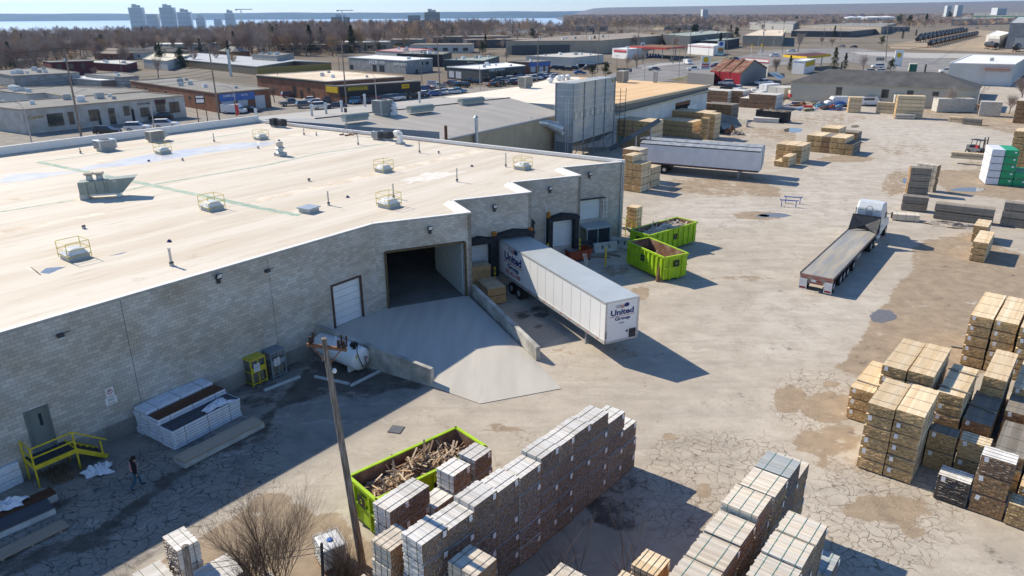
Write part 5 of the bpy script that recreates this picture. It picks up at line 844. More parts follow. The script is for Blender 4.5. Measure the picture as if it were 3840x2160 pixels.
# vehicles
def prof(mb,pts,x0,x1,mi=0,inset=0,zi=None):
 k=len(pts);o=len(mb.v);w0=lambda z:(inset*(z-zi)/(.6)if zi is not None and z>zi else 0)
 for s_,x in((1,x0),(-1,x1)):
  for y,z in pts:mb.v.append((x+s_*w0(z),y,z))
 for i in range(k):j=(i+1)%k;mb.f.append((o+i,o+j,o+k+j,o+k+i));mb.m.append(mi)
 mb.f.append(tuple(range(o+k-1,o-1,-1)));mb.f.append(tuple(range(o+k,o+2*k)));mb.m+=[mi,mi];return mb
def wheelobj(parent,x,y,r,wd,name='wheel',side=1):
 o=MB().cyl((x-wd/2,y,r),(x+wd/2,y,r),r,n=16).build(name,M_black,parent);MB().cyl((x+side*(wd/2-.02),y,r),(x+side*(wd/2+.015),y,r),r*.56,r*.5,n=12).build('rim',M_rim,o);return o
def lettering_logo(parent,M,s,small=True):
 textmesh('lettering','United',.62*s,M@Matrix.Translation((0,.02*s,0)),M_text_navy,parent,.004,.022*s,1.25);MB().add([tuple(M@Vector(q_))for q_ in((-1.15*s,-.3*s,.003),(1.15*s,-.3*s,.003),(1.15*s,-.26*s,.003),(-1.15*s,-.26*s,.003))],[(0,1,2,3)]).build('underline',M_text_red,parent)
 textmesh('lettering','Group',.36*s,M@Matrix.Translation((.05*s,-.5*s,0)),M_text_navy,parent,.004,.014*s,1.45)
 mb=MB();blob=lambda cx,cy,rx,ry,mi:mb.add([tuple(M@Vector((cx+rx*math.cos(a)*s,cy+ry*math.sin(a)*s,.003+mi*.002)))for a in np.linspace(0,math.tau,13)[:-1]],[tuple(range(12))],mi)
 blob(-.35*s,.52*s,.3,.16,0);blob(.02*s,.47*s,.22,.15,1);blob(.38*s,.55*s,.24,.17,2);mb.build('handshake_emblem',[mat('emblem_grey',(.45,.45,.48)),mat('emblem_pink',(.5,.28,.24)),M_text_navy],parent)
def box_trailer(label,nose,dv,L,W_,H,z0,kind):
 rz=math.atan2(dv.y,dv.x)-math.pi/2;t=thing('semi_trailer',label,'trailer',nose+dv*L/2,rz)
 if kind=='van':
  MB().box((0,0,(z0+H)/2),(W_,L,H-z0-.02)).build('box_body',mat('trailer_white',(.78,.78,.77),.35,var=.04,scale=.6,spec=.5),t,bevel=.03);MB().box((0,0,H+.002),(W_-.06,L-.06,.02)).build('roof_skin',mat('trailer_roof',(.52,.55,.53),.35,metal=.3,var=.06,scale=.7),t)
  mb=MB()
  for s_ in(-1,1):mb.box((s_*(W_/2+.01),0,H-.06),(.03,L,.14));mb.box((s_*(W_/2+.01),0,z0+.12),(.035,L,.26))
  mb.box((0,-L/2-.012,z0+.06),(W_,.03,.14));mb.box((0,-L/2-.012,H-.05),(W_,.03,.08))
  for s_ in(-1,1):mb.box((s_*(W_/2-.05),-L/2-.012,(z0+H)/2),(.13,.03,H-z0))
  mb.build('rail',mat('aluminium_rail',(.55,.55,.53),.4,metal=.4),t);mb=MB()
  for i in range(int(L/1.22)):
   for s_ in(-1,1):mb.box((s_*(W_/2+.003),-L/2+.6+i*1.22,(z0+H)/2),(.008,.02,H-z0-.4))
  mb.build('panel_seam',mat('seam_grey',(.42,.42,.4)),t);mb=MB()
  for i in range(13):
   for s_ in(-1,1):mb.box((s_*(W_/2+.03),-L/2+.8+i*1.2,z0+.12),(.008,.3,.05))
  mb.build('reflector',M_red,t)
 else:
  MB().box((0,0,(z0+H)/2),(W_,L,H-z0)).build('box_body',mat('trailer_silver',(.68,.69,.71),.45,metal=.1,var=.08,scale=.8),t);mb=MB()
  nb=7
  for i in range(nb):y0=-L/2+L*i/nb;y1=y0+L/nb;mb.add([(-W_/2,y0,H+.03),(0,y0,H+.22),(W_/2,y0,H+.03),(-W_/2,y1,H+.03),(0,y1,H+.22),(W_/2,y1,H+.03)],[(0,1,4,3),(1,2,5,4)])
  mb.add([(-W_/2,-L/2,H+.0),(W_/2,-L/2,H),(0,-L/2,H+.22)],[(0,1,2)]).add([(-W_/2,L/2,H+.0),(W_/2,L/2,H),(0,L/2,H+.22)],[(0,2,1)])
  mb.build('tarp_roof',mat('grey_tarp',(.3,.32,.34),.5,var=.3,scale=1.2,bump=.3),t);mb=MB()
  for s_ in(-1,1):mb.box((s_*(W_/2+.01),0,H-.05),(.04,L,.12));mb.box((s_*(W_/2+.012),0,z0+.1),(.04,L,.2))
  mb.build('rail',M_dark,t);mb=MB()
  for i in range(22):mb.box((W_/2+.035,-L/2+.6+i*.75,z0+.1),(.01,.3,.05));mb.box((-W_/2-.035,-L/2+.6+i*.75,z0+.1),(.01,.3,.05))
  mb.build('reflector',M_red,t);mb=MB();mb.box((0,-L/2-.03,(z0+H)/2),(W_-.2,.05,H-z0-.2));mb.build('nose_panel',M_white,t);mb=MB()
  for i in range(6):mb.box((0,-L/2-.1,z0+.5+i*.4),(.5,.04,.04))
  for x in(-.25,.25):mb.box((x,-L/2-.1,z0+1.5),(.04,.04,2.4))
  mb.build('ladder',M_grey,t);MB().add([(W_/2+.02,L*.06-1,z0),(W_/2+.02,L*.06+1.2,z0),(W_/2+.02,L*.06+.1,z0-.75)],[(0,1,2)]).add([(W_/2-.03,L*.06-1,z0),(W_/2-.03,L*.06+1.2,z0),(W_/2-.03,L*.06+.1,z0-.75)],[(0,2,1)]).build('side_bracket',M_galv,t)if False else None
 return t,rz
ndv=Vector((-.445,.895,0)).normalized();n0_=Vector(((G(2271,1136,4.11)+G(2399.6,1112,4.11))/2).to_tuple());n0_=(G(1740+1540*.345,860+800*.345,4.11)+G(1740+1912*.345,860+730*.345,4.11))/2
fa_=(G(1740+392*.345,860+112*.345,4.11)+G(1740+720*.345,860+85*.345,4.11))/2;ndv=fl(fa_-n0_).normalized();nose=fl(n0_)
tv,rz=box_trailer('long white box trailer backed into the dock beside the ramp, with navy lettering',nose,ndv,16.0,2.6,4.11,1.22,'van')
# local frame: -Y = nose face (towards camera), left flank as seen is local -X or +X
Lx=1 if(tv.matrix_world.to_3x3()@Vector((1,0,0))).x<0 else-1
def vside(y,z,s_=1):return facing((s_*1.312,y,z),(0,-1 if s_<0 else 1,0),off=.004)
Mz=Matrix.Rotation(rz,3,'Z');ww=[(Mz@Vector((s_,0,0))).x for s_ in(1,-1)];SL=1 if ww[0]<ww[1]else-1
Mside=facing((SL*1.305,5.55,3.0),(0,-SL*-1 if False else(-1 if SL<0 else 1),0),off=.02);
r_dir=Vector((0,-1,0))if SL<0 else Vector((0,1,0))
# lettering must read left to right for someone facing the flank
nrm=Vector((SL,0,0));r_dir=Vector((0,0,1)).cross(nrm)
def Mface(p,n_,u=Vector((0,0,1))):r_=u.cross(n_);M=Matrix((r_,u,n_)).transposed().to_4x4();M.translation=p;return M
lettering_logo(tv,Mface(Vector((SL*1.308,5.3,3.05)),nrm),1.42);textmesh('lettering','905-453-1480',.46,Mface(Vector((SL*1.308,5.25,1.82)),nrm),M_text_red,tv,.004,.006)
lettering_logo(tv,Mface(Vector((0,-8.005,3.25)),Vector((0,-1,0))),.86);textmesh('lettering','03048',.15,Mface(Vector((-.02,-8.005,2.5)),Vector((0,-1,0))),M_text_black,tv);textmesh('lettering','03048',.2,Mface(Vector((-1.22,-8.032,1.85)),Vector((0,-1,0)),Vector((1,0,0))if False else Vector((0,0,1)))@Matrix.Rotation(-math.pi/2,4,'Z'),M_text_black,tv)
mb=MB();mb.box((.85,-8.03,1.65),(.5,.06,.6));mb.cyl((.7,-8.06,1.78),(.7,-8.13,1.78),.06).cyl((1.0,-8.06,1.78),(1.0,-8.13,1.78),.06);mb.build('coupling_panel',M_dark,tv);MB().cyl((.42,-8.01,1.85),(.42,-8.03,1.85),.08).build('badge',M_text_black,tv)
for s_ in(-1,1):
 for y in(4.45,5.75):wheelobj(tv,s_*.95,y,.5,.55,side=s_)
 o=MB().bar((s_*.8,-5.0,1.2),(s_*.8,-5.0,.06),.12).box((s_*.8,-5.0,.03),(.3,.3,.05)).build('landing_leg',M_grey,tv)
MB().box((0,5.1,.95),(1.0,3.2,.35)).box((0,0,1.14),(.9,15.4,.16)).build('chassis',M_dark,tv);MB().box((1.2*SL,3.45,.75),(.6,.04,.7)).build('mud_flap',M_black,tv)
# silver walking floor trailers
A1,A2=G(1920+2405*.3882,500+175*.3882,4.1),G(1920+1225*.3882,500+90*.3882,4.1);sdv=(A2-A1).normalized();sn=Vector((sdv.y,-sdv.x,0));sn=sn if sn.y>0 else-sn
for k_,lb in((0,'nearer silver trailer with a grey tarped top parked beside its twin'),(1,'farther silver trailer with a grey tarped top behind its twin')):
 st_,rz2=box_trailer(lb,fl(A1)+sn*(1.3+k_*3.15)+sdv*(.3*k_),sdv,16.6,2.6,4.05,1.25,'tip');st_['group']='silver trailers'
 for s_ in(-1,1):
  for y in(4.6,6.1,7.4):wheelobj(st_,s_*.98,y,.52,.5,side=s_)
  MB().bar((s_*.85,-5.6,1.2),(s_*.85,-5.6,.06),.14).build('landing_leg',M_grey,st_)
 MB().box((0,6,.95),(1.1,4.4,.4)).box((0,0,1.15),(1,16,.2)).build('chassis',M_dark,st_)
# flatbed trailer with tractor
f0,f1=Q('u',70,1125,1.42),Q('u',515,1180,1.42);g0,g1=Q('u',745,505,1.42),Q('u',1125,548,1.42);fdv=fl((g0+g1)/2-(f0+f1)/2).normalized();fc=fl((f0+f1)/2);FL_=16.6;FW=2.6;rzf=math.atan2(fdv.y,fdv.x)-math.pi/2
ft=thing('flatbed_trailer','long empty flatbed trailer with worn timber deck hitched to the white tractor','trailer',fc,rzf)
M_deck=mat('worn_trailer_deck',(.40,.35,.27),.6,var=.15,scale=1,col2=(.27,.28,.28),mixscale=1.6,mixlo=.4,mixhi=.6,stretch=(1.2,.12,1))
MB().box((0,FL_/2,1.37),(FW-.1,FL_,.1)).build('deck',M_deck,ft);mb=MB()
for s_ in(-1,1):mb.box((s_*FW/2,FL_/2,1.36),(.1,FL_,.16))
for i in range(30):mb.box((-FW/2-.08,.4+i*.55,1.36),(.08,.12,.12))
mb.build('side_rail',M_dark,ft);MB().box((-.45,FL_/2,1.05),(.16,FL_-.6,.5)).box((.45,FL_/2,1.05),(.16,FL_-.6,.5)).build('chassis_beam',M_dark,ft)
mb=MB().box((0,-.03,1.2),(FW,.06,.34));mb.box((0,-.05,.75),(1.1,.06,.12));mb.box((-.55,-.04,.95),(.08,.08,.5));mb.box((.55,-.04,.95),(.08,.08,.5));mb.build('rear_bumper',mat('tan_bumper',(.35,.3,.24),.6),ft);MB().box((0,-.035,.95),(1.0,.03,.42)).build('tail_panel',mat('tan_bumper',(.3,.26,.2)),ft)
for x in(-1.1,-.95,-.8,-.15,0,.15,.8,.95,1.1):MB().cyl((x,-.06,1.15),(x,-.1,1.15),.05,n=10).build('tail_lamp',M_red,ft)
MB().box((0,-.09,1.33),(FW,.02,.06)).box((0,-.09,.75),(1.0,.02,.06)).build('reflective_tape',M_red,ft);p_=MB().box((-.2,-.07,.95),(.36,.02,.18)).build('licence_plate',M_white,ft);MB().box((.25,-.07,.95),(.36,.02,.14)).build('marker_plate',M_red,ft)
for s_ in(-1,1):
 o=MB().box((s_*.98,-.12,.58),(.62,.03,.9)).build('mud_flap',M_white,ft);MB().box((s_*.98,-.14,.28),(.5,.01,.16)).build('flap_emblem',mat('flap_red',(.3,.05,.05)),o)
 for y in(.75,2.9,4.1,5.3,7.4):wheelobj(ft,s_*1.0,y,.5,.5,side=s_)
MB().box((.9,9.6,.9),(.5,1.4,.55)).build('tool_box',mat('aluminium_rail',(.55,.55,.53)),ft)
# black tarp hung in front bulkhead
mb=MB();y0=FL_-.05;V_=[(-FW/2,y0,1.42),(FW/2,y0,1.42),(-FW/2,y0+.1,2.75),(FW/2,y0+.1,2.75),(0,y0-.15,1.7),(-FW/2,y0-1.1,1.42),(FW/2,y0-1.1,1.42),(0,y0-.25,1.95)]
mb.add(V_,[(0,1,3,2),(5,7,2),(7,6,3),(2,7,3),(5,4,7),(4,6,7)]);mb.build('folded_tarp',mat('black_tarp',(.035,.037,.042),.45,var=.3,bump=.6,scale=3),ft);MB().box((0,FL_+.08,2.1),(FW,.08,1.5)).build('bulkhead',M_dark,ft)
tr=thing('tractor_unit','white sleeper cab tractor unit facing away, hitched to the flatbed','truck',fc+fdv*(FL_-2.2),rzf)
mb=MB();prof(mb,[(3.0,1.0),(3.0,3.35),(3.5,3.95),(4.6,3.9),(5.5,2.9),(6.0,2.1),(7.4,1.75),(7.7,1.3),(7.7,.75),(3.0,.75)],-1.18,1.18);mb.build('cab',mat('cab_white',(.6,.63,.64),.35,var=.05,spec=.5),tr,bevel=.12)
mb=MB();mb.box((0,2.985,2.9),(.62,.03,.5));mb.build('rear_panel',mat('cab_seam',(.35,.37,.36)),tr);mb=MB()
for i in range(9):a0,a1=math.pi*i/9,math.pi*(i+1)/9;mb.bar((.32*math.cos(a0),2.97,3.2+.42*math.sin(a0)),(.32*math.cos(a1),2.97,3.2+.42*math.sin(a1)),.04)
mb.bar((-.9,2.97,3.2),(-.6,2.97,3.2),.04).bar((.6,2.97,3.2),(.9,2.97,3.2),.04).bar((-.95,2.97,2.2),(.95,2.97,2.1),.03);mb.build('moulding',M_dark,tr);MB().box((0,6.15,2.4),(1.9,.5,.5)).build('windscreen',M_glass,tr)
for s_ in(-1,1):
 MB().bar((s_*1.2,5.6,2.5),(s_*1.65,5.6,2.5),.05).box((s_*1.65,5.6,2.4),(.12,.2,.6)).build('mirror',M_dark,tr);MB().box((s_*1.19,5.2,2.45),(.03,.9,.6)).build('side_window',M_glass,tr);MB().cyl((s_*1.0,2.1,.6),(s_*1.0,3.4,.6),.3,n=14).build('fuel_tank',M_galv,tr)
 for y in(-.2,1.15):wheelobj(tr,s_*.95,y,.52,.6,side=s_)
 wheelobj(tr,s_*1.05,6.5,.52,.34,side=s_);MB().box((s_*1.22,3.6,1.2),(.06,1.3,.8)).build('fairing',MATS['cab_white'],tr)
MB().box((-.45,1.8,.9),(.14,5.5,.25)).box((.45,1.8,.9),(.14,5.5,.25)).box((0,.5,1.15),(1,1,.12)).build('frame',M_dark,tr)
# cars
def carset():
 K={}
 def mk(kind,L,W_,H,low,cab,r=.33,belt=.92):
  mb=MB();prof(mb,low,-W_/2,W_/2);body=mb.build('body',paint('car',(.7,.7,.7)),bevel=0);mb=MB();prof(mb,cab,-W_/2+.03,W_/2-.03,0,.16,belt);gl=mb.build('windows',M_glass);mb=MB();zt_=max(z for y,z in cab);ys=[y for y,z in cab if z>zt_-.1];mb.box((0,(min(ys)+max(ys))/2,H),(W_-.42,max(ys)-min(ys)+.02,.05 if kind!='van' else .08));rf_=mb.build('roof',body.data.materials[0])
  wh_=MB().cyl((-.11,0,r),(.11,0,r),r,n=12).build('wheel',M_black);rm=MB().cyl((-.125,0,r),(.125,0,r),r*.55,n=10).build('rim',M_rim);hl=MB().box((0,0,0),(.34,.06,.14)).build('headlight',M_white);tl=MB().box((0,0,0),(.3,.06,.16)).build('tail_light',M_red)
  K[kind]=(L,W_,H,body.data,gl.data,rf_.data,wh_.data,rm.data,hl.data,tl.data);[bpy.data.objects.remove(o_)for o_ in(body,gl,rf_,wh_,rm,hl,tl)]
 mk('sedan',4.7,1.82,1.42,[(-2.35,.3),(-2.35,.72),(-2.1,.92),(-1.5,.96),(1.0,.96),(2.1,.82),(2.35,.6),(2.35,.3)],[(-1.85,.9),(-1.25,1.36),(-1.1,1.42),(.1,1.42),(.25,1.38),(1.15,.9)])
 mk('suv',4.75,1.9,1.72,[(-2.35,.35),(-2.38,.95),(-2.3,1.08),(1.05,1.08),(2.1,.98),(2.35,.75),(2.35,.35)],[(-2.25,1.02),(-2.0,1.62),(-1.9,1.72),(.1,1.72),(.3,1.66),(1.15,1.02)],.37,1.05)
 mk('pickup',5.7,1.95,1.85,[(-2.85,.45),(-2.85,1.12),(1.2,1.12),(2.6,1.08),(2.85,.85),(2.85,.45)],[(-.95,1.05),(-.85,1.78),(-.75,1.85),(.6,1.85),(.8,1.78),(1.45,1.05)],.4,1.1)
 mk('van',5.6,1.98,2.1,[(-2.8,.35),(-2.8,1.98),(-2.7,2.08),(1.0,2.08),(1.3,1.98),(1.9,1.15),(2.7,.95),(2.8,.7),(2.8,.35)],[(.75,1.25),(.8,1.85),(.85,1.9),(1.25,1.9),(1.3,1.88),(1.95,1.15)],.36,1.2)
 return K
CARS=carset();CCOL=dict(white=(.72,.72,.72),silver=(.42,.43,.45),grey=(.14,.145,.155),black=(.012,.012,.015),blue=(.02,.09,.3),navy=(.015,.03,.09),red=(.3,.02,.02),burgundy=(.14,.01,.03),cyan=(.06,.3,.5),gold=(.35,.25,.1))
def car(kind,colr,loc,rz,label,group='parked and passing cars',z=0.0):
 L,W_,H,bd_,gl,rf_,wh_,rm,hl,tl=CARS[kind];m_=mat('car_'+colr,CCOL[colr],.28,var=.03,spec=.6);t=thing({'van':'van','pickup':'pickup_truck'}.get(kind,'car'),label,{'van':'van','pickup':'pickup'}.get(kind,'car'),(loc.x,loc.y,z),rz,group)
 def pt(nm,me,p=(0,0,0),par=t,mo=None):
  o=bpy.data.objects.new(nm,me);C.objects.link(o);o.parent=par;o.location=p
  if mo:o.material_slots[0].link='OBJECT';o.material_slots[0].material=mo
  return o
 pt('body',bd_,mo=m_);pt('windows',gl);pt('roof',rf_,mo=m_)
 for s_ in(-1,1):
  pt('headlight',hl,(s_*(W_/2-.3),L/2-.02,.68));pt('tail_light',tl,(s_*(W_/2-.25),-L/2,.85))
  for y in(-L*.29,L*.31):w_=pt('wheel',wh_,(s_*(W_/2-.11),y,0));pt('rim',rm,(0,0,0),w_)
 return t
def carp(kind,colr,fr,x,y,ang,label,**k):return car(kind,colr,Q(fr,x,y),R(ang),label,**k)
# car park by the block shops
carp('suv','black','a',1045,1300,-82,'small black hatchback with roof bars nearest the warehouse parapet');carp('suv','white','a',1335,1262,-80,'white crossover parked left of the other white one before the shops');carp('suv','white','a',1610,1232,-80,'white crossover parked right, beside the tall wooden pole');carp('suv','black','a',1560,1165,98,'black boxy off roader against the white block shops')
carp('van','white','a',2265,1095,-98,'white compact van parked before the brick garage with blue sign');carp('sedan','black','a',2425,1082,-100,'black coupe parked beside the white compact van')
def lotcars(spec,where,group):
 for i,(kd,cl,fr,x,y,an)in enumerate(spec):carp(kd,cl,fr,x,y,an,f'{cl} {dict(sedan="saloon car", suv="crossover", pickup="pickup truck", van="van")[kd]}, {NTH[i] if i < 20 else "last"} from the left {where}',group=group)
lotcars([('suv','burgundy','b',330,940,-60),('pickup','grey','b',340,1020,-60),('suv','grey','b',480,1040,-60),('sedan','white','b',545,985,-70),('sedan','silver','b',590,1010,-60),('suv','white','b',640,1050,-62),('sedan','black','b',715,985,-70),('sedan','navy','b',790,1045,-75),('sedan','black','b',700,1015,-75)],'in the garage forecourt','cars on the brick garage forecourt')
lotcars([('suv','cyan','b',990,1000,-75),('sedan','navy','b',1070,998,-60),('sedan','burgundy','b',1140,990,-60),('sedan','red','b',1195,988,-60),('suv','grey','b',1240,980,-60),('suv','white','b',1300,975,-60),('suv','white','b',1360,968,-60),('suv','black','b',1430,955,-60),('sedan','black','b',1520,945,-60),('sedan','navy','b',1570,935,-60),('sedan','white','b',1640,925,-60),('sedan','blue','b',1720,925,-60),('sedan','white','b',1775,915,-60),('sedan','silver','b',1840,905,-60),('sedan','white','b',1900,905,-60),('sedan','cyan','b',1960,895,-60)],'in the long dealer row','dealer row beside the tan roofed building')
lotcars([('sedan','blue','b',1600,875,-60),('sedan','burgundy','b',1660,870,-60),('suv','white','b',1760,850,-60),('suv','burgundy','b',1880,825,55),('suv','grey','b',1925,840,55),('suv','black','b',1995,845,60),('sedan','black','b',2050,795,55),('sedan','black','b',2115,810,60),('sedan','black','b',2295,840,-70),('sedan','black','b',2350,830,-70),('sedan','burgundy','b',2480,815,-70)],'around the dark showroom','cars around the dark showroom')
sp_=[]
cy=['black','silver','navy','white','grey','blue','black','white']
for i in range(16):sp_.append((['sedan','suv'][i%2],cy[i%8],'b' if i<6 else 'm',(2330+i*48)if i<6 else(5+(i-6)*36),(800-i*6)if i<6 else(815-(i-6)*8),-62))
lotcars(sp_,'in the crowded dealer lot','crowded dealer lot before the dark showroom')
lotcars([('sedan','silver','m',290,735,-62),('sedan','white','m',330,750,-62),('sedan','white','m',420,752,-80),('suv','white','m',230,770,-80),('sedan','blue','m',655,715,-80),('van','black','m',660,665,110),('van','black','m',745,670,110),('suv','navy','m',400,672,70),('suv','black','m',465,675,70),('sedan','black','m',530,680,70),('suv','black','m',590,678,70)],'behind the silo top','cars behind the silo top')
for a in[('sedan','grey','m',1368,680,95,'dark grey saloon driving on the road left of the petrol price sign'),('pickup','black','m',1575,595,85,'black pickup on the road before the red canopy'),('van','white','m',1698,620,190,'white van driving on the road towards the junction'),('pickup','white','m',1760,685,80,'white pickup with a topper beside the yellow shell price sign'.replace('yellow shell ','tall ')),('suv','burgundy','m',1962,650,100,'burgundy crossover right of the tall price sign'),('sedan','navy','m',2150,580,60,'navy car on the far road beyond the price sign'),('sedan','white','m',2535,545,90,'white car at the far junction beside the traffic signals'),('suv','white','m',2060,820,80,'white car behind the grey lumber by the red shed'),('suv','black','m',2085,870,70,'black car before the red shed doors'),('sedan','white','m',2180,870,150,'white saloon parked by the grey lumber'),('sedan','grey','m',2220,905,90,'grey saloon hidden behind the grey lumber'),('pickup','white','m',2430,820,110,'white pickup beside the shed gable'),('suv','white','m',2390,890,80,'white car beside the white container'),('suv','white','r',1160,655,85,'white crossover on the road behind the black roofed shed'),('sedan','white','r',1180,700,85,'white car right behind the black roofed shed'),('sedan','silver','r',1080,700,85,'silver car left of the white one behind the shed'),('pickup','white','r',1835,705,80,'white pickup nose at the corner of the white flat building'),('sedan','white','r',330,500,85,'white car under the bare tree by the second canopy'),('sedan','white','r',160,540,60,'white car at the edge of the second service station'),('sedan','navy','r',2120,275,85,'navy car on the far road right of the tank wagons'),('sedan','black','r',2210,258,85,'black car on the far road at the right'),('sedan','black','r',930,460,85,'black car crossing the railway side road'),('sedan','grey','r',815,455,20,'grey car on the side road under the poles')]:carp(*a)
vw=carp('van','white','r',765,1015,92,'old white cargo van beside the scrap heap');vw2=carp('van','white','r',1085,1020,-88,'old white passenger van with roof ladders before the black roofed shed');MB().box((0,-.4,2.2),(1.5,2.6,.06)).box((.3,-.4,2.26),(.05,3,.05)).box((-.3,-.4,2.26),(.05,3,.05)).build('roof_rack',M_grey,vw2);MB().box((0,-.8,1.62),(2.0,2.6,.5)).build('side_windows',M_glass,vw2)
t=thing('box_truck','green backed box truck parked behind the black roofed shed','truck',Q('r',1490,712),R(-25));MB().box((0,0,2.3),(2.5,6.5,2.6)).build('box_body',mat('pale_canvas',(.45,.43,.36)),t);MB().box((0,-3.27,2.3),(2.4,.05,2.5)).build('rear_door',mat('dark_green',(.03,.14,.1),.6,var=.3),t);MB().box((0,4.3,1.6),(2.3,1.9,1.9)).build('cab',M_white,t);MB().box((0,0,.85),(1,7,.25)).build('chassis',M_dark,t)
for s_ in(-1,1):
 for y in(-2,4.2):wheelobj(t,s_*1.0,y,.5,.35,side=s_)
# forklift carrying long boards
fk=thing('forklift','grey forklift with a canopy carrying a long bundle of pale boards','forklift',Q('f',2120,470),R(200));mb=MB();mb.box((0,-.3,.75),(1.5,2.4,.8)).box((0,-1.3,.9),(1.4,.6,1.2));mb.build('body',mat('forklift_grey',(.12,.12,.13),.5,var=.3),fk,bevel=.05);mb=MB()
for x in(-.6,.6):
 for y in(-1.0,.6):mb.bar((x,y,1.1),(x*.9,y*.85,2.35),.08)
mb.box((0,-.2,2.4),(1.35,1.9,.08));mb.build('canopy',M_dark,fk);MB().box((-.35,1.05,1.6),(.12,.15,2.8)).box((.35,1.05,1.6),(.12,.15,2.8)).build('mast',M_dark,fk);MB().box((0,-.2,1.3),(.5,.5,.5)).build('seat',M_red,fk)
for s_ in(-1,1):
 for y in(-1.1,.7):wheelobj(fk,s_*.75,y,.42,.3,side=s_)
A_,B_=Q('f',1870,470,1.1),Q('f',2255,500,1.1);dv=(B_-A_).normalized()
for i in range(2):bundle('pine',((A_.x+B_.x)/2,(A_.y+B_.y)/2,.75+i*.48),math.atan2(dv.y,dv.x)-math.pi/2,1.1,(B_-A_).length,.46,f'{["lower", "upper"][i]} long pale board bundle carried by the forklift','boards on the forklift',3,None,bw=.2,bh=.1)
# old gear by the fence: trailers, scrap
t=thing('flat_wagon','old red and grey site trailer beside the long black roofed shed','trailer',Q('r',465,970),R(83));MB().box((0,0,1.3),(2.2,8.5,.9)).build('body',M_red,t);MB().box((0,0,2.1),(2.3,8.6,.8)).build('canvas_top',mat('pale_canvas',(.45,.43,.36)),t)
for s_ in(-1,1):[wheelobj(t,s_*.9,y,.45,.3,side=s_)for y in(-2,2.4)]
rs=random.Random(4)
for i in range(46):
 x,y=rs.uniform(290,860),rs.uniform(1000,1075);c_=Q('r',x,y);cl=rs.choice([M_red,M_blue,M_brown,M_dark,M_grey,M_white,paint('olive',(.12,.13,.04)),paint('sky',(.12,.28,.4))]);mb=MB();L=rs.uniform(1.2,6);a=rs.uniform(-.6,.6);h=rs.uniform(.2,.9)
 if i%3==0:mb.box((0,0,h/2),(L*.4,.8,h)).box((.2,.1,h+.1),(L*.2,.5,.2));nm,ct='machine_part','machinery'
 elif i%3==1:mb.bar((-L/2,0,.15),(L/2,.3,h),.14);mb.bar((-L/2,.4,.1),(L/2,.1,.3),.1);nm,ct='steel_bar','scrap'
 else:mb.cyl((-L/4,0,.3),(L/4,.2,.35),.28,n=8);nm,ct='scrap_drum','drum'
 o=mb.build(nm,cl);o.location=c_;o.rotation_euler=(0,0,a);tag(o,'piece of rusty scrap in the heap before the old white vans',ct,'scrap heap before the old white vans')
# roll off bins
M_lime=mat('lime_paint',(.36,.56,.015),.55,var=.15,scale=1.5,col2=(.27,.4,.04),mixscale=1.8,mixlo=.48,mixhi=.75);M_inrust=mat('rusty_inside',(.17,.085,.05),.9,var=.3,scale=2,col2=(.3,.2,.14),mixscale=1.2)
def rollbin(label,c_,rz,L,W_,H,m_=M_lime,load=None,group='lime green roll off bins',ribs=9,logo=True,seed=1):
 t=thing('roll_off_bin',label,'waste bin',c_,rz,group);zb=.3;mb=MB();th=.06
 for s_ in(-1,1):mb.box((s_*(W_/2-th/2),0,(zb+H)/2),(th,L,H-zb))
 for s_ in(-1,1):mb.box((0,s_*(L/2-th/2),(zb+H)/2),(W_-2*th-.004,th,H-zb))
 mb.box((0,0,zb-.03),(W_,L,.1));mb.build('shell',m_,t);mb=MB()
 for i in range(ribs):y=-L/2+L*(i+.5)/ribs;[mb.box((s_*(W_/2+.05),y,(zb+H)/2),(.1,.12,H-zb))for s_ in(-1,1)]
 for x in(-W_*.28,W_*.28):[mb.box((x,s_*(L/2+.05),(zb+H)/2),(.12,.1,H-zb))for s_ in(-1,1)]
 for s_ in(-1,1):
  mb.box((s_*(W_/2+.03),0,H-.06),(.14,L+.1,.14));mb.box((0,s_*(L/2+.03),H-.06),(W_+.2,.14,.14));mb.box((0,s_*(L/2+.04),H*.55),(W_,.1,.1))
 mb.build('rib_frame',m_,t);mb=MB()
 for s_ in(-1,1):mb.box((s_*(W_/2-th-.006),0,(zb+H)/2),(.01,L-2*th,H-zb-.08));mb.box((0,s_*(L/2-th-.006),(zb+H)/2),(W_-2*th-.03,.01,H-zb-.08))
 mb.box((0,0,zb+.06),(W_-2*th,L-2*th,.04));mb.build('liner',M_inrust,t)
 MB().box((-.45,0,.13),(.14,L-.2,.22)).box((.45,0,.13),(.14,L-.2,.22)).build('skid',m_,t)
 if logo:
  for y_,n_ in((0,Vector((1,0,0))),(0,Vector((-1,0,0)))):
   p_=Vector((n_.x*(W_/2+.11),y_+.2,H*.62));o=MB().box(p_,(.012,.55,.55)).build('placard',M_text_black,t);textmesh('lettering','G',.3,Mface(p_+n_*.01,n_),M_lime,o)
  p_=Vector((0,-L/2-.11,H*.68));o=MB().box(p_,(.6,.012,.55)).build('placard',M_text_black,t);textmesh('lettering','G',.3,Mface(p_+Vector((0,-.01,0)),Vector((0,-1,0))),M_lime,o)
 return t
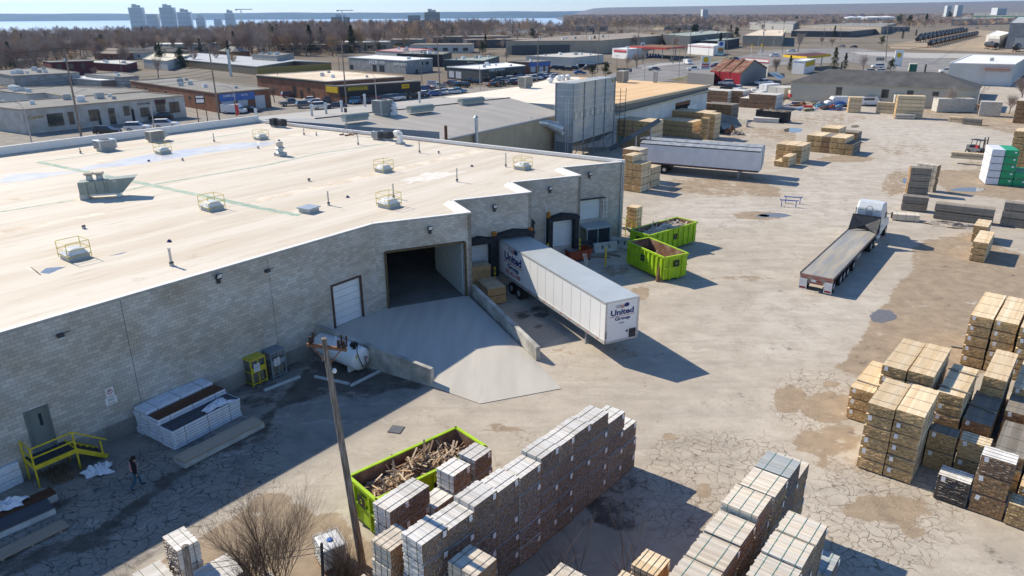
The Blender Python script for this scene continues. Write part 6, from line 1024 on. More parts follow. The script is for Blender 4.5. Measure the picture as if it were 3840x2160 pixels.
def fill(parent_label,c_,rz,L,W_,zt,n,seed,kindmix=.6,cat='scrap wood',m_=None,hump=.6):
 rs=random.Random(seed);t=None;mb=MB();V_=[];k=18
 for i in range(k):
  for j in range(k):u,v=i/(k-1)*2-1,j/(k-1)*2-1;V_.append((u*W_/2,v*L/2,zt-.35+hump*(1-abs(u)**3)*(1-abs(v)**2.5)*(.6+.4*math.sin(4*u+seed)*math.cos(5*v))+rs.uniform(-.04,.04)))
 mb.add(V_,[(i*k+j,(i+1)*k+j,(i+1)*k+j+1,i*k+j+1)for i in range(k-1)for j in range(k-1)])
 for _ in range(n):
  u,v=rs.uniform(-.85,.85),rs.uniform(-.92,.92);z=zt-.3+hump*(1-abs(u)**3)*(1-abs(v)**2.5)*(.6+.4*math.sin(4*u+seed)*math.cos(5*v));big=rs.random()>kindmix;l=rs.uniform(.6,1.7)if big else rs.uniform(.08,.3);M=Matrix.Rotation(rs.uniform(0,6.3),3,'Z')@Matrix.Rotation(rs.uniform(-.9,.9)if big else rs.uniform(-.4,.4),3,'X');mb.box((u*W_/2*.85,v*L/2*.93,z+(.15 if big else .05)),(rs.uniform(.05,.1)if big else .035,l,.025),M=M)
 o=mb.build('scrap_wood',m_ or L_['tan']);o.location=c_;o.rotation_euler=(0,0,rz);return tag(o,parent_label,cat,kind='stuff')
bc=[Q('v',*p,2.15)for p in[(60,630),(265,800),(1180,365),(910,232)]];c_=fl((bc[0]+bc[1]+bc[2]+bc[3])/4);dv=fl((bc[2]+bc[3])/2-(bc[0]+bc[1])/2);L=dv.length;W_=fl(bc[1]-bc[0]).length;rz=math.atan2(dv.y,dv.x)-math.pi/2;print('bin1',L,W_)
rollbin('lime green bin full of scrap wood between the leaning pole and the dark lumber row',c_,rz,L-.1,max(2.2,W_),2.2);fill('heap of broken boards and offcuts in the bin beside the dark lumber row',c_,rz,L-.4,max(2.2,W_)-.3,1.75,2600,3,.95,m_=islandmat('scrap_wood_mix',[(.5,.38,.25),(.24,.14,.08),(.62,.5,.36),(.42,.29,.17)]))
t1,t2,t3=Q('e',1115,1035,2.3),Q('e',1475,1190,2.3),Q('e',1700,1150,2.3);dv=fl(t1-t2).normalized();L=fl(t1-t2).length;wv_=fl(t3-t2).normalized();W_=2.45;L=6.1 if L>6.1 else L;c_=fl(t2)+dv*L/2+wv_*W_/2;rz=math.atan2(dv.y,dv.x)-math.pi/2;print('bin2',L,fl(t3-t2).length)
rollbin('lime green bin with an open low load, nearest the docked trailer',c_,rz,L,W_,2.25);fill('ash grey chips lying low in the nearer of the two dock bins',c_+dv*.8,rz,3.6,2.0,1.3,60,5,.9,'wood chips',mat('ash_chips',(.3,.26,.2),.95,var=.4,scale=8),.4)
u1,u2,u3=Q('e',1150,925,2.25),Q('e',1600,805,2.25),Q('e',1785,850,2.25);dv=fl(u2-u1).normalized();L=7.0;wv_=Vector((dv.y,-dv.x,0));c_=fl(u3)-dv*L/2-wv_*1.2;rz=math.atan2(dv.y,dv.x)-math.pi/2
rollbin('long lime green bin heaped with scrap, farther from the docked trailer',c_,rz,L,2.4,2.2);fill('pale offcuts heaped in the farther of the two dock bins',c_+dv*.4,rz,5.6,2.0,2.0,170,9,.8,'scrap wood',None,.65)
c_=(Q('r',0,1165)+Q('r',250,1190))/2;dv=(Q('r',255,1190)-Q('r',-60,1160)).normalized();rz=math.atan2(dv.y,dv.x)-math.pi/2;c_=c_+Vector((-dv.y,dv.x,0))*1.1;rollbin('black bin with rusty top edge full of pale scrap in the far yard',c_,rz,6.6,2.3,2.2,mat('black_bin_paint',(.03,.03,.035),.6,var=.3),group=None,logo=False);fill('pale scrap wood standing out of the black bin',c_,rz,5.8,1.9,2.0,60,12,.3)
# poles of wood leaning on the near bin
t=thing('stake_bundle','bundle of wooden stakes leaning on the front of the nearer dock bin','wood stakes',Q('e',1390,1430));mb=MB()
for i in range(14):x=(i%5)*.1;mb.bar((x,-.1+(i//5)*.08,.05),(x+.35,.5+(i//5)*.06,1.9+random.uniform(-.1,.1)),.07)
mb.build('stakes',L_['tan_end'],t)
# yard furniture
def bollard(fr,x,y,h,label):t=thing('bollard',label,'bollard',Q(fr,x,y));MB().cyl((0,0,0),(0,0,h),.085,n=10).build('post',M_yellow,t);MB().cyl((0,0,h),(0,0,h+.04),.08,.04,n=10).build('cap',M_yellow,t)
bollard('t',1535,400,1.75,'yellow steel bollard standing alone before the concrete barriers')
for i,(p,q,u,z)in enumerate([(B1,Cc,.85,1.6),(B1,Cc,3.2,1.6),(C1,D,3.25,1.6),(C1,D,6.55,1.6)]):d_=(q-p).normalized();c_=fl(p)+d_*u-fn*.75;t=thing('bollard',['yellow bumper post left of the docked trailer','yellow bumper post hidden beside the docked trailer','yellow bumper post under the white conduit','yellow bumper post right of the second white dock door'][i],'bollard',c_);MB().box((0,0,1.35),(.16,.12,1.3)).build('post',M_yellow,t);MB().box((0,0,.9),(.17,.13,.12)).box((0,0,1.3),(.17,.13,.12)).box((0,0,1.7),(.17,.13,.12)).build('band',M_dark,t)
def jersey(c_,rz,tilt,label):
 t=thing('concrete_barrier',label,'barrier',c_,rz,'concrete barriers by the docks');mb=MB();L=2.4;P_=[(-.35,0),(.35,0),(.35,.12),(.15,.4),(.1,.95),(-.1,.95),(-.15,.4),(-.35,.12)];k=8;mb.v+=[(x,-L/2,z)for x,z in P_]+[(x,L/2,z)for x,z in P_]
 for i in range(k):j=(i+1)%k;mb.f.append((i,j,k+j,k+i));mb.m.append(0)
 mb.f+=[tuple(range(k-1,-1,-1)),tuple(range(k,2*k))];mb.m+=[0,0];o=mb.build('body',mat('pale_barrier_concrete',(.5,.5,.47),.9,var=.15,scale=2),t,bevel=.03);t.rotation_euler=(tilt,0,rz);MB().box((.16,-.35,.45),(.05,.1,.5)).box((.16,.35,.45),(.05,.1,.5)).build('slot',M_dark,t)
j1=Q('t',1540,265);jersey(j1+Vector((0,.6,0)),R(-72),0,'concrete barrier behind the yellow bollard, with two dark slots');jersey(Q('t',1690,215)+Vector((.3,.5,0)),R(-125),0,'concrete barrier nearest the lime green bins')
for i,(a,b,c2,d2_)in enumerate([(1370,290,1590,300),(1430,290,1660,235),(1560,262,1700,290)]):o=MB().bar(Q('t',a,b,.1),Q('t',c2,d2_,.1),.18,.12).build('timber_baulk',L_['dgrey']);tag(o,['dark timber baulk lying left of the bollard','pale plank lying under the barrier with slots','dark timber baulk lying right of the bollard'][i],'timber')
t=thing('tipping_skip','orange red tipping skip beside the docked trailer with planks on it','skip',Q('t',1250,340)+Vector((0,.5,0)),R(20));MB().add([(-1.1,-.7,.15),(.7,-.7,.15),(1.1,-.7,1.05),(-1.2,-.7,1.0),(-1.1,.7,.15),(.7,.7,.15),(1.1,.7,1.05),(-1.2,.7,1.0)],[(0,1,2,3),(5,4,7,6),(1,5,6,2),(4,0,3,7),(4,5,1,0)]).build('tub',mat('red_orange',(.35,.07,.03),.6,var=.2),t);MB().box((0,0,.08),(1.8,1.2,.14)).build('base',M_dark,t)
for i in range(3):o=MB().bar(Q('t',1325+i*14,400-i*4,.05),Q('t',1295+i*16,262,1.15),.09,.03).build('plank',L_['tan']);tag(o,f'pale plank leaning on the orange red skip, {NTH[i]} from the left','plank','planks on the red skip')
t=thing('picnic_table','dark grey bench table in shade below the dock vestibule','table',Q('t',1320,250)+Vector((0,.8,0)),R(24));MB().box((0,0,.74),(1.9,.8,.05)).build('tabletop',M_dark,t);[MB().box((0,s_*.75,.44),(1.9,.28,.05)).build('bench',M_dark,t)for s_ in(-1,1)];[MB().bar((x,-.8,0),(x,.3,.72),.06).bar((x,.8,0),(x,-.3,.72),.06).build('leg',M_dark,t)for x in(-.7,.7)]
t=thing('step_rail','yellow steel steps with handrail at the far corner of the warehouse','stairs',Q('e',1075,1000)+Vector((.2,0,0)),R(23));mb=MB()
for y in(0,.9):mb.bar((0,y,0),(0,y,1.9),.06).bar((0,y,1.9),(1.3,y,1.2),.06).bar((1.3,y,1.2),(1.3,y,0),.06).bar((0,y,1.2),(1.3,y,.6),.05)
mb.build('handrail',M_yellow,t);MB().box((.2,.45,.75),(.7,.9,.06)).box((.7,.45,.5),(.3,.9,.05)).box((1.0,.45,.25),(.3,.9,.05)).build('tread',M_dark,t)
# lumber by the ramp wall
lw=Q('t',345,815);kv=fd;
def brick(desc,c_,rz,w_,l_,h,z):bundle('pine',(c_.x,c_.y,z),rz,w_,l_,h,desc,'board packs by the ramp wall',2,None,bw=.1,bh=.05)
R1=Q('t',460,800);R0=Q('t',330,820);az3=math.atan2(fn.y,fn.x)-math.pi/2
cA=R1-fd*.75+fn*1.3
for i in range(2):brick(f'{["lower", "upper"][i]} pine pack of the wide stack by the ramp wall',cA,az3,1.5,2.5,.68,i*.7)
cB=cA-fd*.35+fn*1.75
for i in range(4):brick(f'{ORD[i]} pine pack of the narrow stack against the dock by the ramp wall',cB,az3,1.7,1.1,.6,i*.62)
# white fuel tank on its side, cradle, kerbs
ta,tb=Q('n',545,800),Q('n',950,975);tdv=(tb-ta).normalized();TL=(tb-ta).length+.35;tn_=Vector((-tdv.y,tdv.x,0));tc_=(ta+tb)/2+tn_*.75;rzt=math.atan2(tdv.y,tdv.x)-math.pi/2;print('tank L',TL)
TL=min(TL,4.0)
t=thing('fuel_tank','white cylindrical fuel tank lying beside the left ramp wall','tank',tc_,rzt);r=.76;mb=MB();n=24;rings=[(-TL/2-.12,.0),(-TL/2-.1,r*.6),(-TL/2,r*.95),(-TL/2+.06,r),(TL/2-.06,r),(TL/2,r*.95),(TL/2+.1,r*.6),(TL/2+.12,0.01)]
for y,rr_ in rings:mb.v+=[(rr_*math.cos(math.tau*i/n),y,.95+rr_*math.sin(math.tau*i/n))for i in range(n)]
for k in range(len(rings)-1):
 for i in range(n):j=(i+1)%n;mb.f.append((k*n+j,k*n+i,(k+1)*n+i,(k+1)*n+j));mb.m.append(0)
mb.build('shell',mat('tank_white',(.72,.74,.74),.35,var=.05,scale=1.5,spec=.5),t,smooth=True)
for y in(-TL*.33,TL*.33):MB().box((0,y,.2),(1.1,.14,.36)).build('cradle',M_white,t)
mb=MB();mb.cyl((0,TL*.3,1.6),(0,TL*.3,1.9),.05).cyl((.2,TL*.42,1.6),(.2,TL*.42,2.0),.12).box((.1,TL*.38,1.85),(.4,.3,.2));pts=[(.2,TL/2,1.95),(.45,TL/2+.2,1.7),(.3,TL/2+.25,1.0),(.1,TL/2+.25,.5),(-.2,TL/2+.24,.6),(-.1,TL/2+.25,1.2)]
for a,b in zip(pts,pts[1:]):mb.cyl(a,b,.03,n=6)
mb.build('pump_and_hose',M_black,t);MB().cyl((0,-TL*.1,1.6),(0,-TL*.1,1.85),.06).cyl((-.05,.1,1.6),(-.05,.1,1.75),.09).build('valve',M_white,t)
q_=MB().box((0,0,0),(.32,.01,.32),M=Matrix.Rotation(R(45),3,'Y')).build('hazard_placard',M_red,t);q_.location=(-.25,TL/2+.1,.95);q_=MB().box((0,0,0),(.34,.01,.24)).build('warning_placard',M_yellow,t);q_.location=(.3,TL/2+.09,1.25)
def kerb(fr,x0,y0,x1,y1,label):
 a,b=Q(fr,x0,y0),Q(fr,x1,y1);d_=(b-a).normalized();t_=MB();L=(b-a).length;k=[(-.09,0),(.09,0),(.075,.1),(.04,.14),(-.04,.14),(-.075,.1)];t_.v=[(x,-L/2,z)for x,z in k]+[(x,L/2,z)for x,z in k]
 for i in range(6):j=(i+1)%6;t_.f.append((i,j,6+j,6+i));t_.m.append(0)
 t_.f+=[tuple(range(5,-1,-1)),tuple(range(6,12))];t_.m+=[0,0];o=t_.build('parking_kerb',mat('kerb_grey',(.46,.48,.47),.85,var=.12,scale=3));o.location=(a+b)/2;o.rotation_euler=(0,0,math.atan2(d_.y,d_.x)-math.pi/2);tag(o,label,'parking kerb','precast parking kerbs')
kerb('n',80,1110,425,975,'precast kerb lying before the yellow gas cage');kerb('n',570,975,900,1045,'precast kerb left of the pair before the fuel tank');kerb('n',915,1065,1200,920,'precast kerb right of the pair, touching the ramp wall');kerb('r',0,0,1,1,'x')if False else None
# gas cylinder cages
def cage(label,fr,x,y,m_,mtop,signlines,nc=5):
 c_=Q(fr,x,y);rz=RA;t=thing('gas_cage',label,'gas cylinder cage',c_+Vector((-e1.y,e1.x,0))*.42+e1*.48,rz);w_,d_,h=1.0,.8,1.75;mb=MB()
 for sx_ in(-1,1):
  for sy_ in(-1,1):mb.box((sx_*w_/2,sy_*d_/2,h/2),(.06,.06,h))
 for z in(.14,h*.52,h-.03):
  for sy_ in(-1,1):mb.box((0,sy_*d_/2,z),(w_,.05,.06))
  for sx_ in(-1,1):mb.box((sx_*w_/2,0,z),(.05,d_,.06))
 mb.box((0,-d_/2,h/2),(.06,.05,h));mb.box((0,-d_/2-.01,h*.6),(w_,.02,.34));mb.build('frame',m_,t);MB().box((0,0,h+.02),(w_+.06,d_+.06,.05)).build('roof',mtop,t)
 mm=mat('cage_mesh',(.12,.12,.1),.7);mb=MB()
 for i in range(15):x_=-w_/2+w_*(i+.5)/15;mb.box((x_,-d_/2+.01,h/2),(.008,.008,h-.1));mb.box((-w_/2,-d_/2+d_*(i+.5)/15,h/2),(.008,.008,h-.1))
 for i in range(22):z=.15+i*.073;mb.box((0,-d_/2+.01,z),(w_,.008,.008));mb.box((-w_/2,0,z),(.008,d_,.008))
 mb.build('mesh_panel',mm,t)
 for i in range(nc):MB().lathe((-w_/2+.2+(i%3)*.3,-.15+(i//3)*.3,.16),[(.13,0),(.14,.1),(.14,.55),(.08,.66),(.05,.75)],12).build('gas_cylinder',mat('cylinder_beige',(.4,.36,.28),.5,var=.1),t)
 s_=MB().box((-.12,-d_/2-.04,h*.68 if m_ is M_yellow else h*.62),(.42,.02,.5)).build('sign_panel',M_white,t)
 for k_,(tx,sz,dz,mm2)in enumerate(signlines):textmesh('lettering',tx,sz,Mface(Vector((-.12,-d_/2-.053,(h*.68 if m_ is M_yellow else h*.62)+dz)),Vector((0,-1,0))),mm2,s_)
cage('yellow gas cylinder cage against the block wall beside the grey one','h',1,1,M_yellow,M_yellow,[('DANGER',.09,.14,M_text_red),('PROPANE',.085,.0,M_text_navy),('NO SMOKING',.05,-.13,M_text_black)])if False else None
def cage2(label,fr,x,y,*a):cage(label,fr,x,y,*a)
cage2('yellow gas cylinder cage against the block wall beside the grey one','g',2455,905,M_yellow,mat('yellow_top',(.5,.42,.05),.6),[('DANGER',.09,.14,M_text_red),('PROPANE',.085,.0,M_text_navy),('NO SMOKING',.05,-.13,M_text_black)])
cage2('grey gas cylinder cage between the yellow cage and the fuel tank','n',175,995,mat('cage_grey',(.25,.29,.31),.5),mat('cage_grey_top',(.2,.23,.26),.5),[('PROPANE',.08,.16,M_text_red),('CAUTION',.07,.04,M_text_red),('NO SMOKING',.055,-.08,M_text_red),('FLAMMABLE',.055,-.16,M_text_red)])
# yellow stair platform before the grey door
pc=fl(L0)+e1*(md[0]+.2);on=Vector((e1.y,-e1.x,0));t=thing('stair_platform','yellow steel landing and stairs below the grey green door','stairs',pc,RA);px0,px1,pd,pz=-.75,1.15,1.25,1.15
MB().box(((px0+px1)/2,-pd/2-.03,pz),(px1-px0,pd,.05)).build('landing',mat('dark_grating',(.045,.05,.06),.7),t);mb=MB();mb.box(((px0+px1)/2,-pd-.05,pz-.04),(px1-px0+.1,.06,.22));mb.box((px0,-pd/2,pz-.04),(.06,pd,.22));mb.box((px1,-pd/2,pz-.04),(.06,pd,.22))
for s_ in(-.08,-pd-.02):mb.bar((px1,s_,pz-.05),(px1+1.35,s_,.05),.05,.22)
mb.build('stringer',M_yellow,t)
for(x,y,h_,z_)in((px0,-pd-.03,pz+1,0),(px1,-pd-.03,pz+1,0),(px0,-.1,pz+1,0),(px1,-.1,pz,0),(px1+1.15,-pd-.03,.9,.17)):MB().box((x,y,z_+h_/2),(.07,.07,h_)).build('post',M_yellow,t)
mb=MB()
for z in(.5,1.0):mb.bar((px0,-pd-.03,pz+z),(px1,-pd-.03,pz+z),.06);mb.bar((px0,-.1,pz+z),(px0,-pd,pz+z),.06)
mb.bar((px1,-pd-.03,pz+1.0),(px1+1.45,-pd-.03,1.0),.06);mb.build('handrail',M_yellow,t);mb=MB()
for i in range(5):mb.box((px1+.13+i*.26,-pd/2-.03,pz-.2-i*.2),(.24,pd-.1,.04))
mb.build('tread',M_dark,t)
# weeds below the landing
rs=random.Random(2);mb=MB();gc=pc+on*1.3-e1*.2
for i in range(420):x,y=rs.gauss(.3,.55),-rs.uniform(.1,1.9);q_=Vector((pc.x,pc.y,0))+e1*x+on*(-y);h=rs.uniform(.08,.4);mb.bar(q_,q_+Vector((rs.uniform(-.15,.15),rs.uniform(-.15,.15),h)),.012,.012)
o=mb.build('dry_weeds',mat('dry_weed',(.2,.14,.08),.95,var=.3));tag(o,'dry brown weeds under the yellow landing','weeds',kind='stuff')
# sawhorses
def saw(c_,rz,label):
 t=thing('sawhorse',label,'sawhorse',c_,rz,'blue steel sawhorses');MB().box((0,0,.78),(2.0,.12,.1)).box((-1,0,.87),(.06,.12,.12)).box((1,0,.87),(.06,.12,.12)).build('beam',M_blue,t)
 for x in(-.8,.8):
  mb=MB()
  for s_ in(-1,1):mb.bar((x,s_*.05,.76),(x,s_*.35,0),.06)
  mb.bar((x,-.25,.3),(x,.25,.3),.05);mb.build('leg',M_blue,t)
saw(Q('f',300,968),R(-18),'blue sawhorse nearest the camera of the pair in the yard');saw(Q('f',340,935),R(-18),'blue sawhorse behind its twin in the yard')
t=thing('drain_grate','square iron drain grate in the pavement above the green bin','drain',Q('i',1355,35),R(-14));MB().box((0,0,.012),(.75,.75,.03)).build('frame',M_dark,t);mb=MB();[mb.box((-.3+i*.085,0,.03),(.03,.66,.02))for i in range(8)];mb.build('bar',M_grey,t)
t=thing('helmet_and_cap','small green and red gas bottle on the ground by the wrapped packs','gas bottle',Q('f',2170,600));t.name='gas_bottle';MB().lathe((0,0,0),[(.2,0),(.22,.5),(.12,.8)],10).build('bottle',mat('dark_green2',(.02,.1,.05)),t);MB().lathe((.2,-.4,0),[(.2,0),(.2,.25),(.1,.35)],10).build('base_cup',M_red,t)
# leaning wooden utility pole in the foreground
p0,pH=Q('i',1035,1370),0;pb_=fl(Q('i',1030,1350));
def poletop(base,fr,x,y):d_=ray(*PX(fr,x,y));t_=math.hypot(base.x,base.y)/math.hypot(d_.x,d_.y);return d_*t_+Vector((0,0,CH))
tp=poletop(pb_,'n',655,600);print('pole',pb_,tp);t=thing('utility_pole','leaning weathered wooden utility pole with crossarm in the foreground','utility pole',pb_);tl=tp-pb_;MB().cyl((0,0,-.1),tl,.165,.1,n=12).build('pole',M_wood,t)
u_=tl.normalized();a_=tl-u_*.35;ca=Vector((.9,-.25,0)).normalized();MB().bar(a_-ca*.75,a_+ca*.85,.1,.12).bar(a_-ca*.5-Vector((0,0,.08)),tl-u_*1.1,.04).bar(a_+ca*.6-Vector((0,0,.08)),tl-u_*1.1,.04).build('crossarm',M_brown,t)
mb=MB()
for s_ in(-.6,.55,.75):q_=a_+ca*s_;mb.cyl(q_+Vector((0,0,.05)),q_+Vector((0,0,.35)),.07,.05,n=8);mb.cyl(q_+Vector((0.1,0,.1)),q_+Vector((.1,.1,.5)),.04,n=6)
mb.build('insulator',mat('dark_insulator',(.05,.025,.02),.4),t);MB().lathe(tuple(tl-u_*1.25+Vector((.22,-.1,-.1))),[(.06,0),(.09,.08),(.05,.16)],10).build('lamp_socket',M_white,t)
# foreground posts and wire, IBC tote
for i,(fr,x,y,x2,y2,r,lb,m_)in enumerate([('y',530,1000,440,425,.13,'thick grey wooden post standing before the bottom left lumber',M_wood),('y',1925,930,1905,400,.06,'thin dark metal fence post before the caged tote',M_dark)]):
 b_=Q(fr,x,y);tt=poletop(b_,fr,x2,y2);t=thing('fence_post',lb,'post',b_);MB().cyl((0,0,-.2),tt-b_,r*1.05,r,n=10).build('post',m_,t);MB().cyl(tt-b_,tt-b_+Vector((0,0,.04)),r*1.1,r*.7,n=10).build('cap',m_,t)
 if i==1:P_T=tt
mb=MB();w0,w1=P_T-Vector((0,0,.15)),Q('y',900,600,2.0)
for dz in(0,.25):mb.cyl(w0-Vector((0,0,dz)),Q('y',600,620+dz*250,1.4),.012,n=4);mb.cyl(w0-Vector((0,0,dz)),Q('y',2450,760+dz*250,1.0),.012,n=4)
o=mb.build('fence_wire',M_dark);tag(o,'sagging strands of barbed wire strung from the thin dark post','wire')
ib=Q('y',2010,640);t=thing('caged_tote','white plastic tote with blue lid in a wire cage beside the leaning pole','tote',Vector((Q('y',1990,350,1.15).x,Q('y',1990,350,1.15).y,0)),R(33));MB().box((0,0,.62),(.96,1.14,.98)).build('bottle',mat('milky_plastic',(.66,.67,.68),.35,var=.05),t,bevel=.08);MB().cyl((0,0,1.1),(0,0,1.16),.12,n=14).build('lid',M_blue,t);MB().box((0,0,.07),(1.0,1.2,.13)).build('pallet',M_brown,t);mb=MB()
for z in(.2,.5,.8,1.13):
 for s_ in(-1,1):mb.bar((s_*.51,-.6,z),(s_*.51,.6,z),.02);mb.bar((-.51,s_*.6,z),(.51,s_*.6,z),.02)
for i in range(7):
 for s_ in(-1,1):mb.bar((-.51+i*.17,s_*.6,.14),(-.51+i*.17,s_*.6,1.13),.018);mb.bar((s_*.51,-.6+i*.2,.14),(s_*.51,-.6+i*.2,1.13),.018)
mb.bar((-.2,-.6,1.15),(-.2,.6,1.15),.03).bar((.2,-.6,1.15),(.2,.6,1.15),.03);mb.build('wire_cage',M_galv,t)
# people
M_skin=mat('skin',(.42,.26,.18),.6,var=.03);M_hair=mat('dark_hair',(.02,.014,.01),.7,var=.2)
def person(label,loc,rz,jacket,trousers,vest=None,stride=.32,group=None):
 t=thing('person',label,'person',loc,rz,group)
 J=dict(pel=(0,0,.95),hipL=(.09,0,.9),kneeL=(.1,-stride*.55,.5),ankL=(.1,-stride*.75,.09),toeL=(.1,-stride*.75-.19,.04),hipR=(-.09,0,.9),kneeR=(-.1,stride*.2,.49),ankR=(-.1,stride*1.05,.13),toeR=(-.1,stride*.95-.12,.04),waist=(0,-.02,1.08),chest=(0,-.04,1.32),neck=(0,-.06,1.48),head1=(0,-.09,1.56),head=(0,-.1,1.65),shL=(.17,-.04,1.4),elL=(.23,.04,1.13),wrL=(.22,-.12,.92),haL=(.21,-.17,.86),shR=(-.17,-.04,1.4),elR=(-.24,.06,1.13),wrR=(-.22,.0,.9),haR=(-.21,-.04,.83))
 Ed=[('pel','hipL'),('hipL','kneeL'),('kneeL','ankL'),('ankL','toeL'),('pel','hipR'),('hipR','kneeR'),('kneeR','ankR'),('ankR','toeR'),('pel','waist'),('waist','chest'),('chest','neck'),('neck','head1'),('head1','head'),('chest','shL'),('shL','elL'),('elL','wrL'),('wrL','haL'),('chest','shR'),('shR','elR'),('elR','wrR'),('wrR','haR')]
 rad=dict(pel=.135,hipL=.1,kneeL=.065,ankL=.045,toeL=.035,hipR=.1,kneeR=.065,ankR=.045,toeR=.035,waist=.125,chest=.15,neck=.055,head1=.075,head=.1,shL=.065,elL=.05,wrL=.035,haL=.03,shR=.065,elR=.05,wrR=.035,haR=.03)
 ks=list(J);ed=[(ks.index(a),ks.index(b))for a,b in Ed];vv=[J[k]for k in ks];rr_=[rad[k]for k in ks]
 for w_,hx in(('haL',1),('haR',-1)):
  b_=ks.index(w_);bp_=Vector(J[w_])
  for f_ in range(5):
   off=Vector((0,-.025+.018*f_,-.05))if f_<4 else Vector((-.02*hx,-.04,-.02));vv.append(tuple(bp_+off));rr_.append(.009);ed.append((b_,len(vv)-1));vv.append(tuple(bp_+off*1.6+Vector((-.01*hx,0,0))));rr_.append(.008);ed.append((len(vv)-2,len(vv)-1))
 me=bpy.data.meshes.new('body');me.from_pydata(vv,ed,[]);o=bpy.data.objects.new('body',me);C.objects.link(o);sk=o.modifiers.new('skin','SKIN');
 for i,sv in enumerate(me.skin_vertices[0].data):sv.radius=(rr_[i]*(1.25 if ks[i:i+1]and ks[i]in('chest','waist','pel')else 1),rr_[i]*(.8 if ks[i:i+1]and ks[i]in('chest','waist','pel')else 1));sv.use_root=(i==0)
 sb=o.modifiers.new('s','SUBSURF');sb.levels=2;sb.render_levels=2;dg=bpy.context.evaluated_depsgraph_get();m2=bpy.data.meshes.new_from_object(o.evaluated_get(dg));bpy.data.objects.remove(o);m2.name='body'
 o=bpy.data.objects.new('body',m2);C.objects.link(o);o.parent=t
 for m_ in(M_skin,jacket,trousers,M_black):m2.materials.append(m_)
 for p in m2.polygons:
  z=p.center.z;x=abs(p.center.x);p.use_smooth=True;p.material_index=3 if z<.12 else(2 if z<.93 and x<.17 else(1 if z<1.49 and z>.9 else 0))
 MB().lathe((0,-.09,1.62),[(.108,0),(.118,.06),(.1,.12),(.05,.155)],14).lathe((0,.0,1.42),[(.06,0),(.09,.12),(.1,.22)],10).build('hair',M_hair,t,smooth=True);mb=MB()
 for s_ in(-1,1):mb.box((s_*.035,-.2,1.665),(.02,.012,.012),mi=0)
 mb.build('eyes',M_text_black,t);MB().box((0,-.21,1.635),(.02,.03,.04)).build('nose',M_skin,t)
 if vest:
  mb=MB();mb.bar((.13,.1,1.44),(-.12,.135,1.08),.035,.012).bar((-.13,.1,1.44),(.12,.135,1.08),.035,.012).bar((-.16,.12,1.07),(.16,.12,1.07),.04,.012);mb.bar((.11,-.19,1.42),(.11,-.17,1.08),.035,.012).bar((-.11,-.19,1.42),(-.11,-.17,1.08),.035,.012);mb.build('reflective_harness',vest,t)
 return t
ploc=Q('h',1330,600);person('person in dark jacket with pink reflective harness and blue jeans, walking across the shaded yard',ploc,R(135),mat('black_jacket',(.015,.013,.018),.8),mat('blue_jeans',(.03,.09,.15),.8),mat('pink_harness',(.85,.35,.35),.5))
for i,(x,y)in enumerate([(2252,845),(2338,845),(2412,832)]):person(['person in orange vest, leftmost of three standing at the dealer lot edge','person in orange vest, middle one of three standing at the dealer lot edge','person in pale clothes, rightmost of three standing at the dealer lot edge'][i],Q('b',x,y),R([20,200,120][i]),[MATS['orange_paint'],MATS['orange_paint'],M_grey][i],[MATS['orange_paint'],M_dark,M_dark][i],stride=.05)
# bare shrubs and trees
def branch(mb,p,d_,L,r,lvl,rs,spread=.55,kids_=3,n=4):
 k=3 if lvl>0 else 2;q=p;dd_=d_.copy()
 for i in range(k):
  dd_=(dd_+Vector((rs.uniform(-.16,.16),rs.uniform(-.16,.16),rs.uniform(-.02,.12)))).normalized();q2=q+dd_*(L/k);ra,rb=r*(1-.45*i/k),r*(1-.45*(i+1)/k)
  if lvl>0 or n>3:mb.cyl(q,q2,ra,rb,n=n if lvl>0 else 3,cap=False)
  else:o=dd_.orthogonal().normalized()*ra;mb.add([q-o,q+o,q2],[(0,1,2)])
  if lvl>0:
   for _ in range(kids_ if i==k-1 else max(1,kids_-1)):
    a=rs.uniform(0,math.tau);u=dd_.orthogonal().normalized();w_=dd_.cross(u);nd=(dd_*math.cos(spread*rs.uniform(.6,1.4))+(u*math.cos(a)+w_*math.sin(a))*math.sin(spread*rs.uniform(.6,1.4))+Vector((0,0,.12))).normalized();branch(mb,q2,nd,L*rs.uniform(.55,.8),rb*.62,lvl-1,rs,spread,kids_,n)
  q=q2
M_twig=mat('bare_twig',(.11,.075,.055),.95,var=.25,scale=.5);M_bark=mat('grey_bark',(.17,.14,.12),.95,var=.3,scale=3)
def shrub(label,base,n,L,lvl,seed,kids_=2,cat='shrub'):
 rs=random.Random(seed);t=thing('bare_shrub',label,cat,base);mb=MB()
 for i in range(n):a=rs.uniform(0,math.tau);s_=rs.uniform(.1,.75);branch(mb,Vector((rs.uniform(-.4,.4),rs.uniform(-.4,.4),0)),Vector((math.cos(a)*s_,math.sin(a)*s_,1)).normalized(),L*rs.uniform(.7,1.1),.024,lvl,rs,.45,kids_)
 mb.build('branches',M_twig,t);MB().cyl((0,0,-.1),(0,0,.2),.18,.1).build('stump',M_bark,t);return t
bz=Q('y',1400,930);shrub('big leafless thorny shrub in the foreground before the lumber at the bottom',bz,13,2.3,3,27,3);shrub('small bare shrub left of the big one at the picture foot',Q('y',1130,900),12,1.2,2,5,3);shrub('small bare shrub right of the thin dark post',Q('y',2150,950),10,1.3,2,8,3);shrub('thin leafless sapling tips before the pale stack',Q('v',1000,1700),9,2.0,2,9,3);shrub('thin leafless sapling tips at the foot of the middle row',Q('v',2250,1680),7,2.4,2,14,2);shrub('bare shrub tangle under the leaning pole foot',Q('i',900,1640),14,1.2,2,31,3)
shrub('thin sapling tips before the stack with three green straps',Q('v',1800,1680),6,2.2,2,17,2)
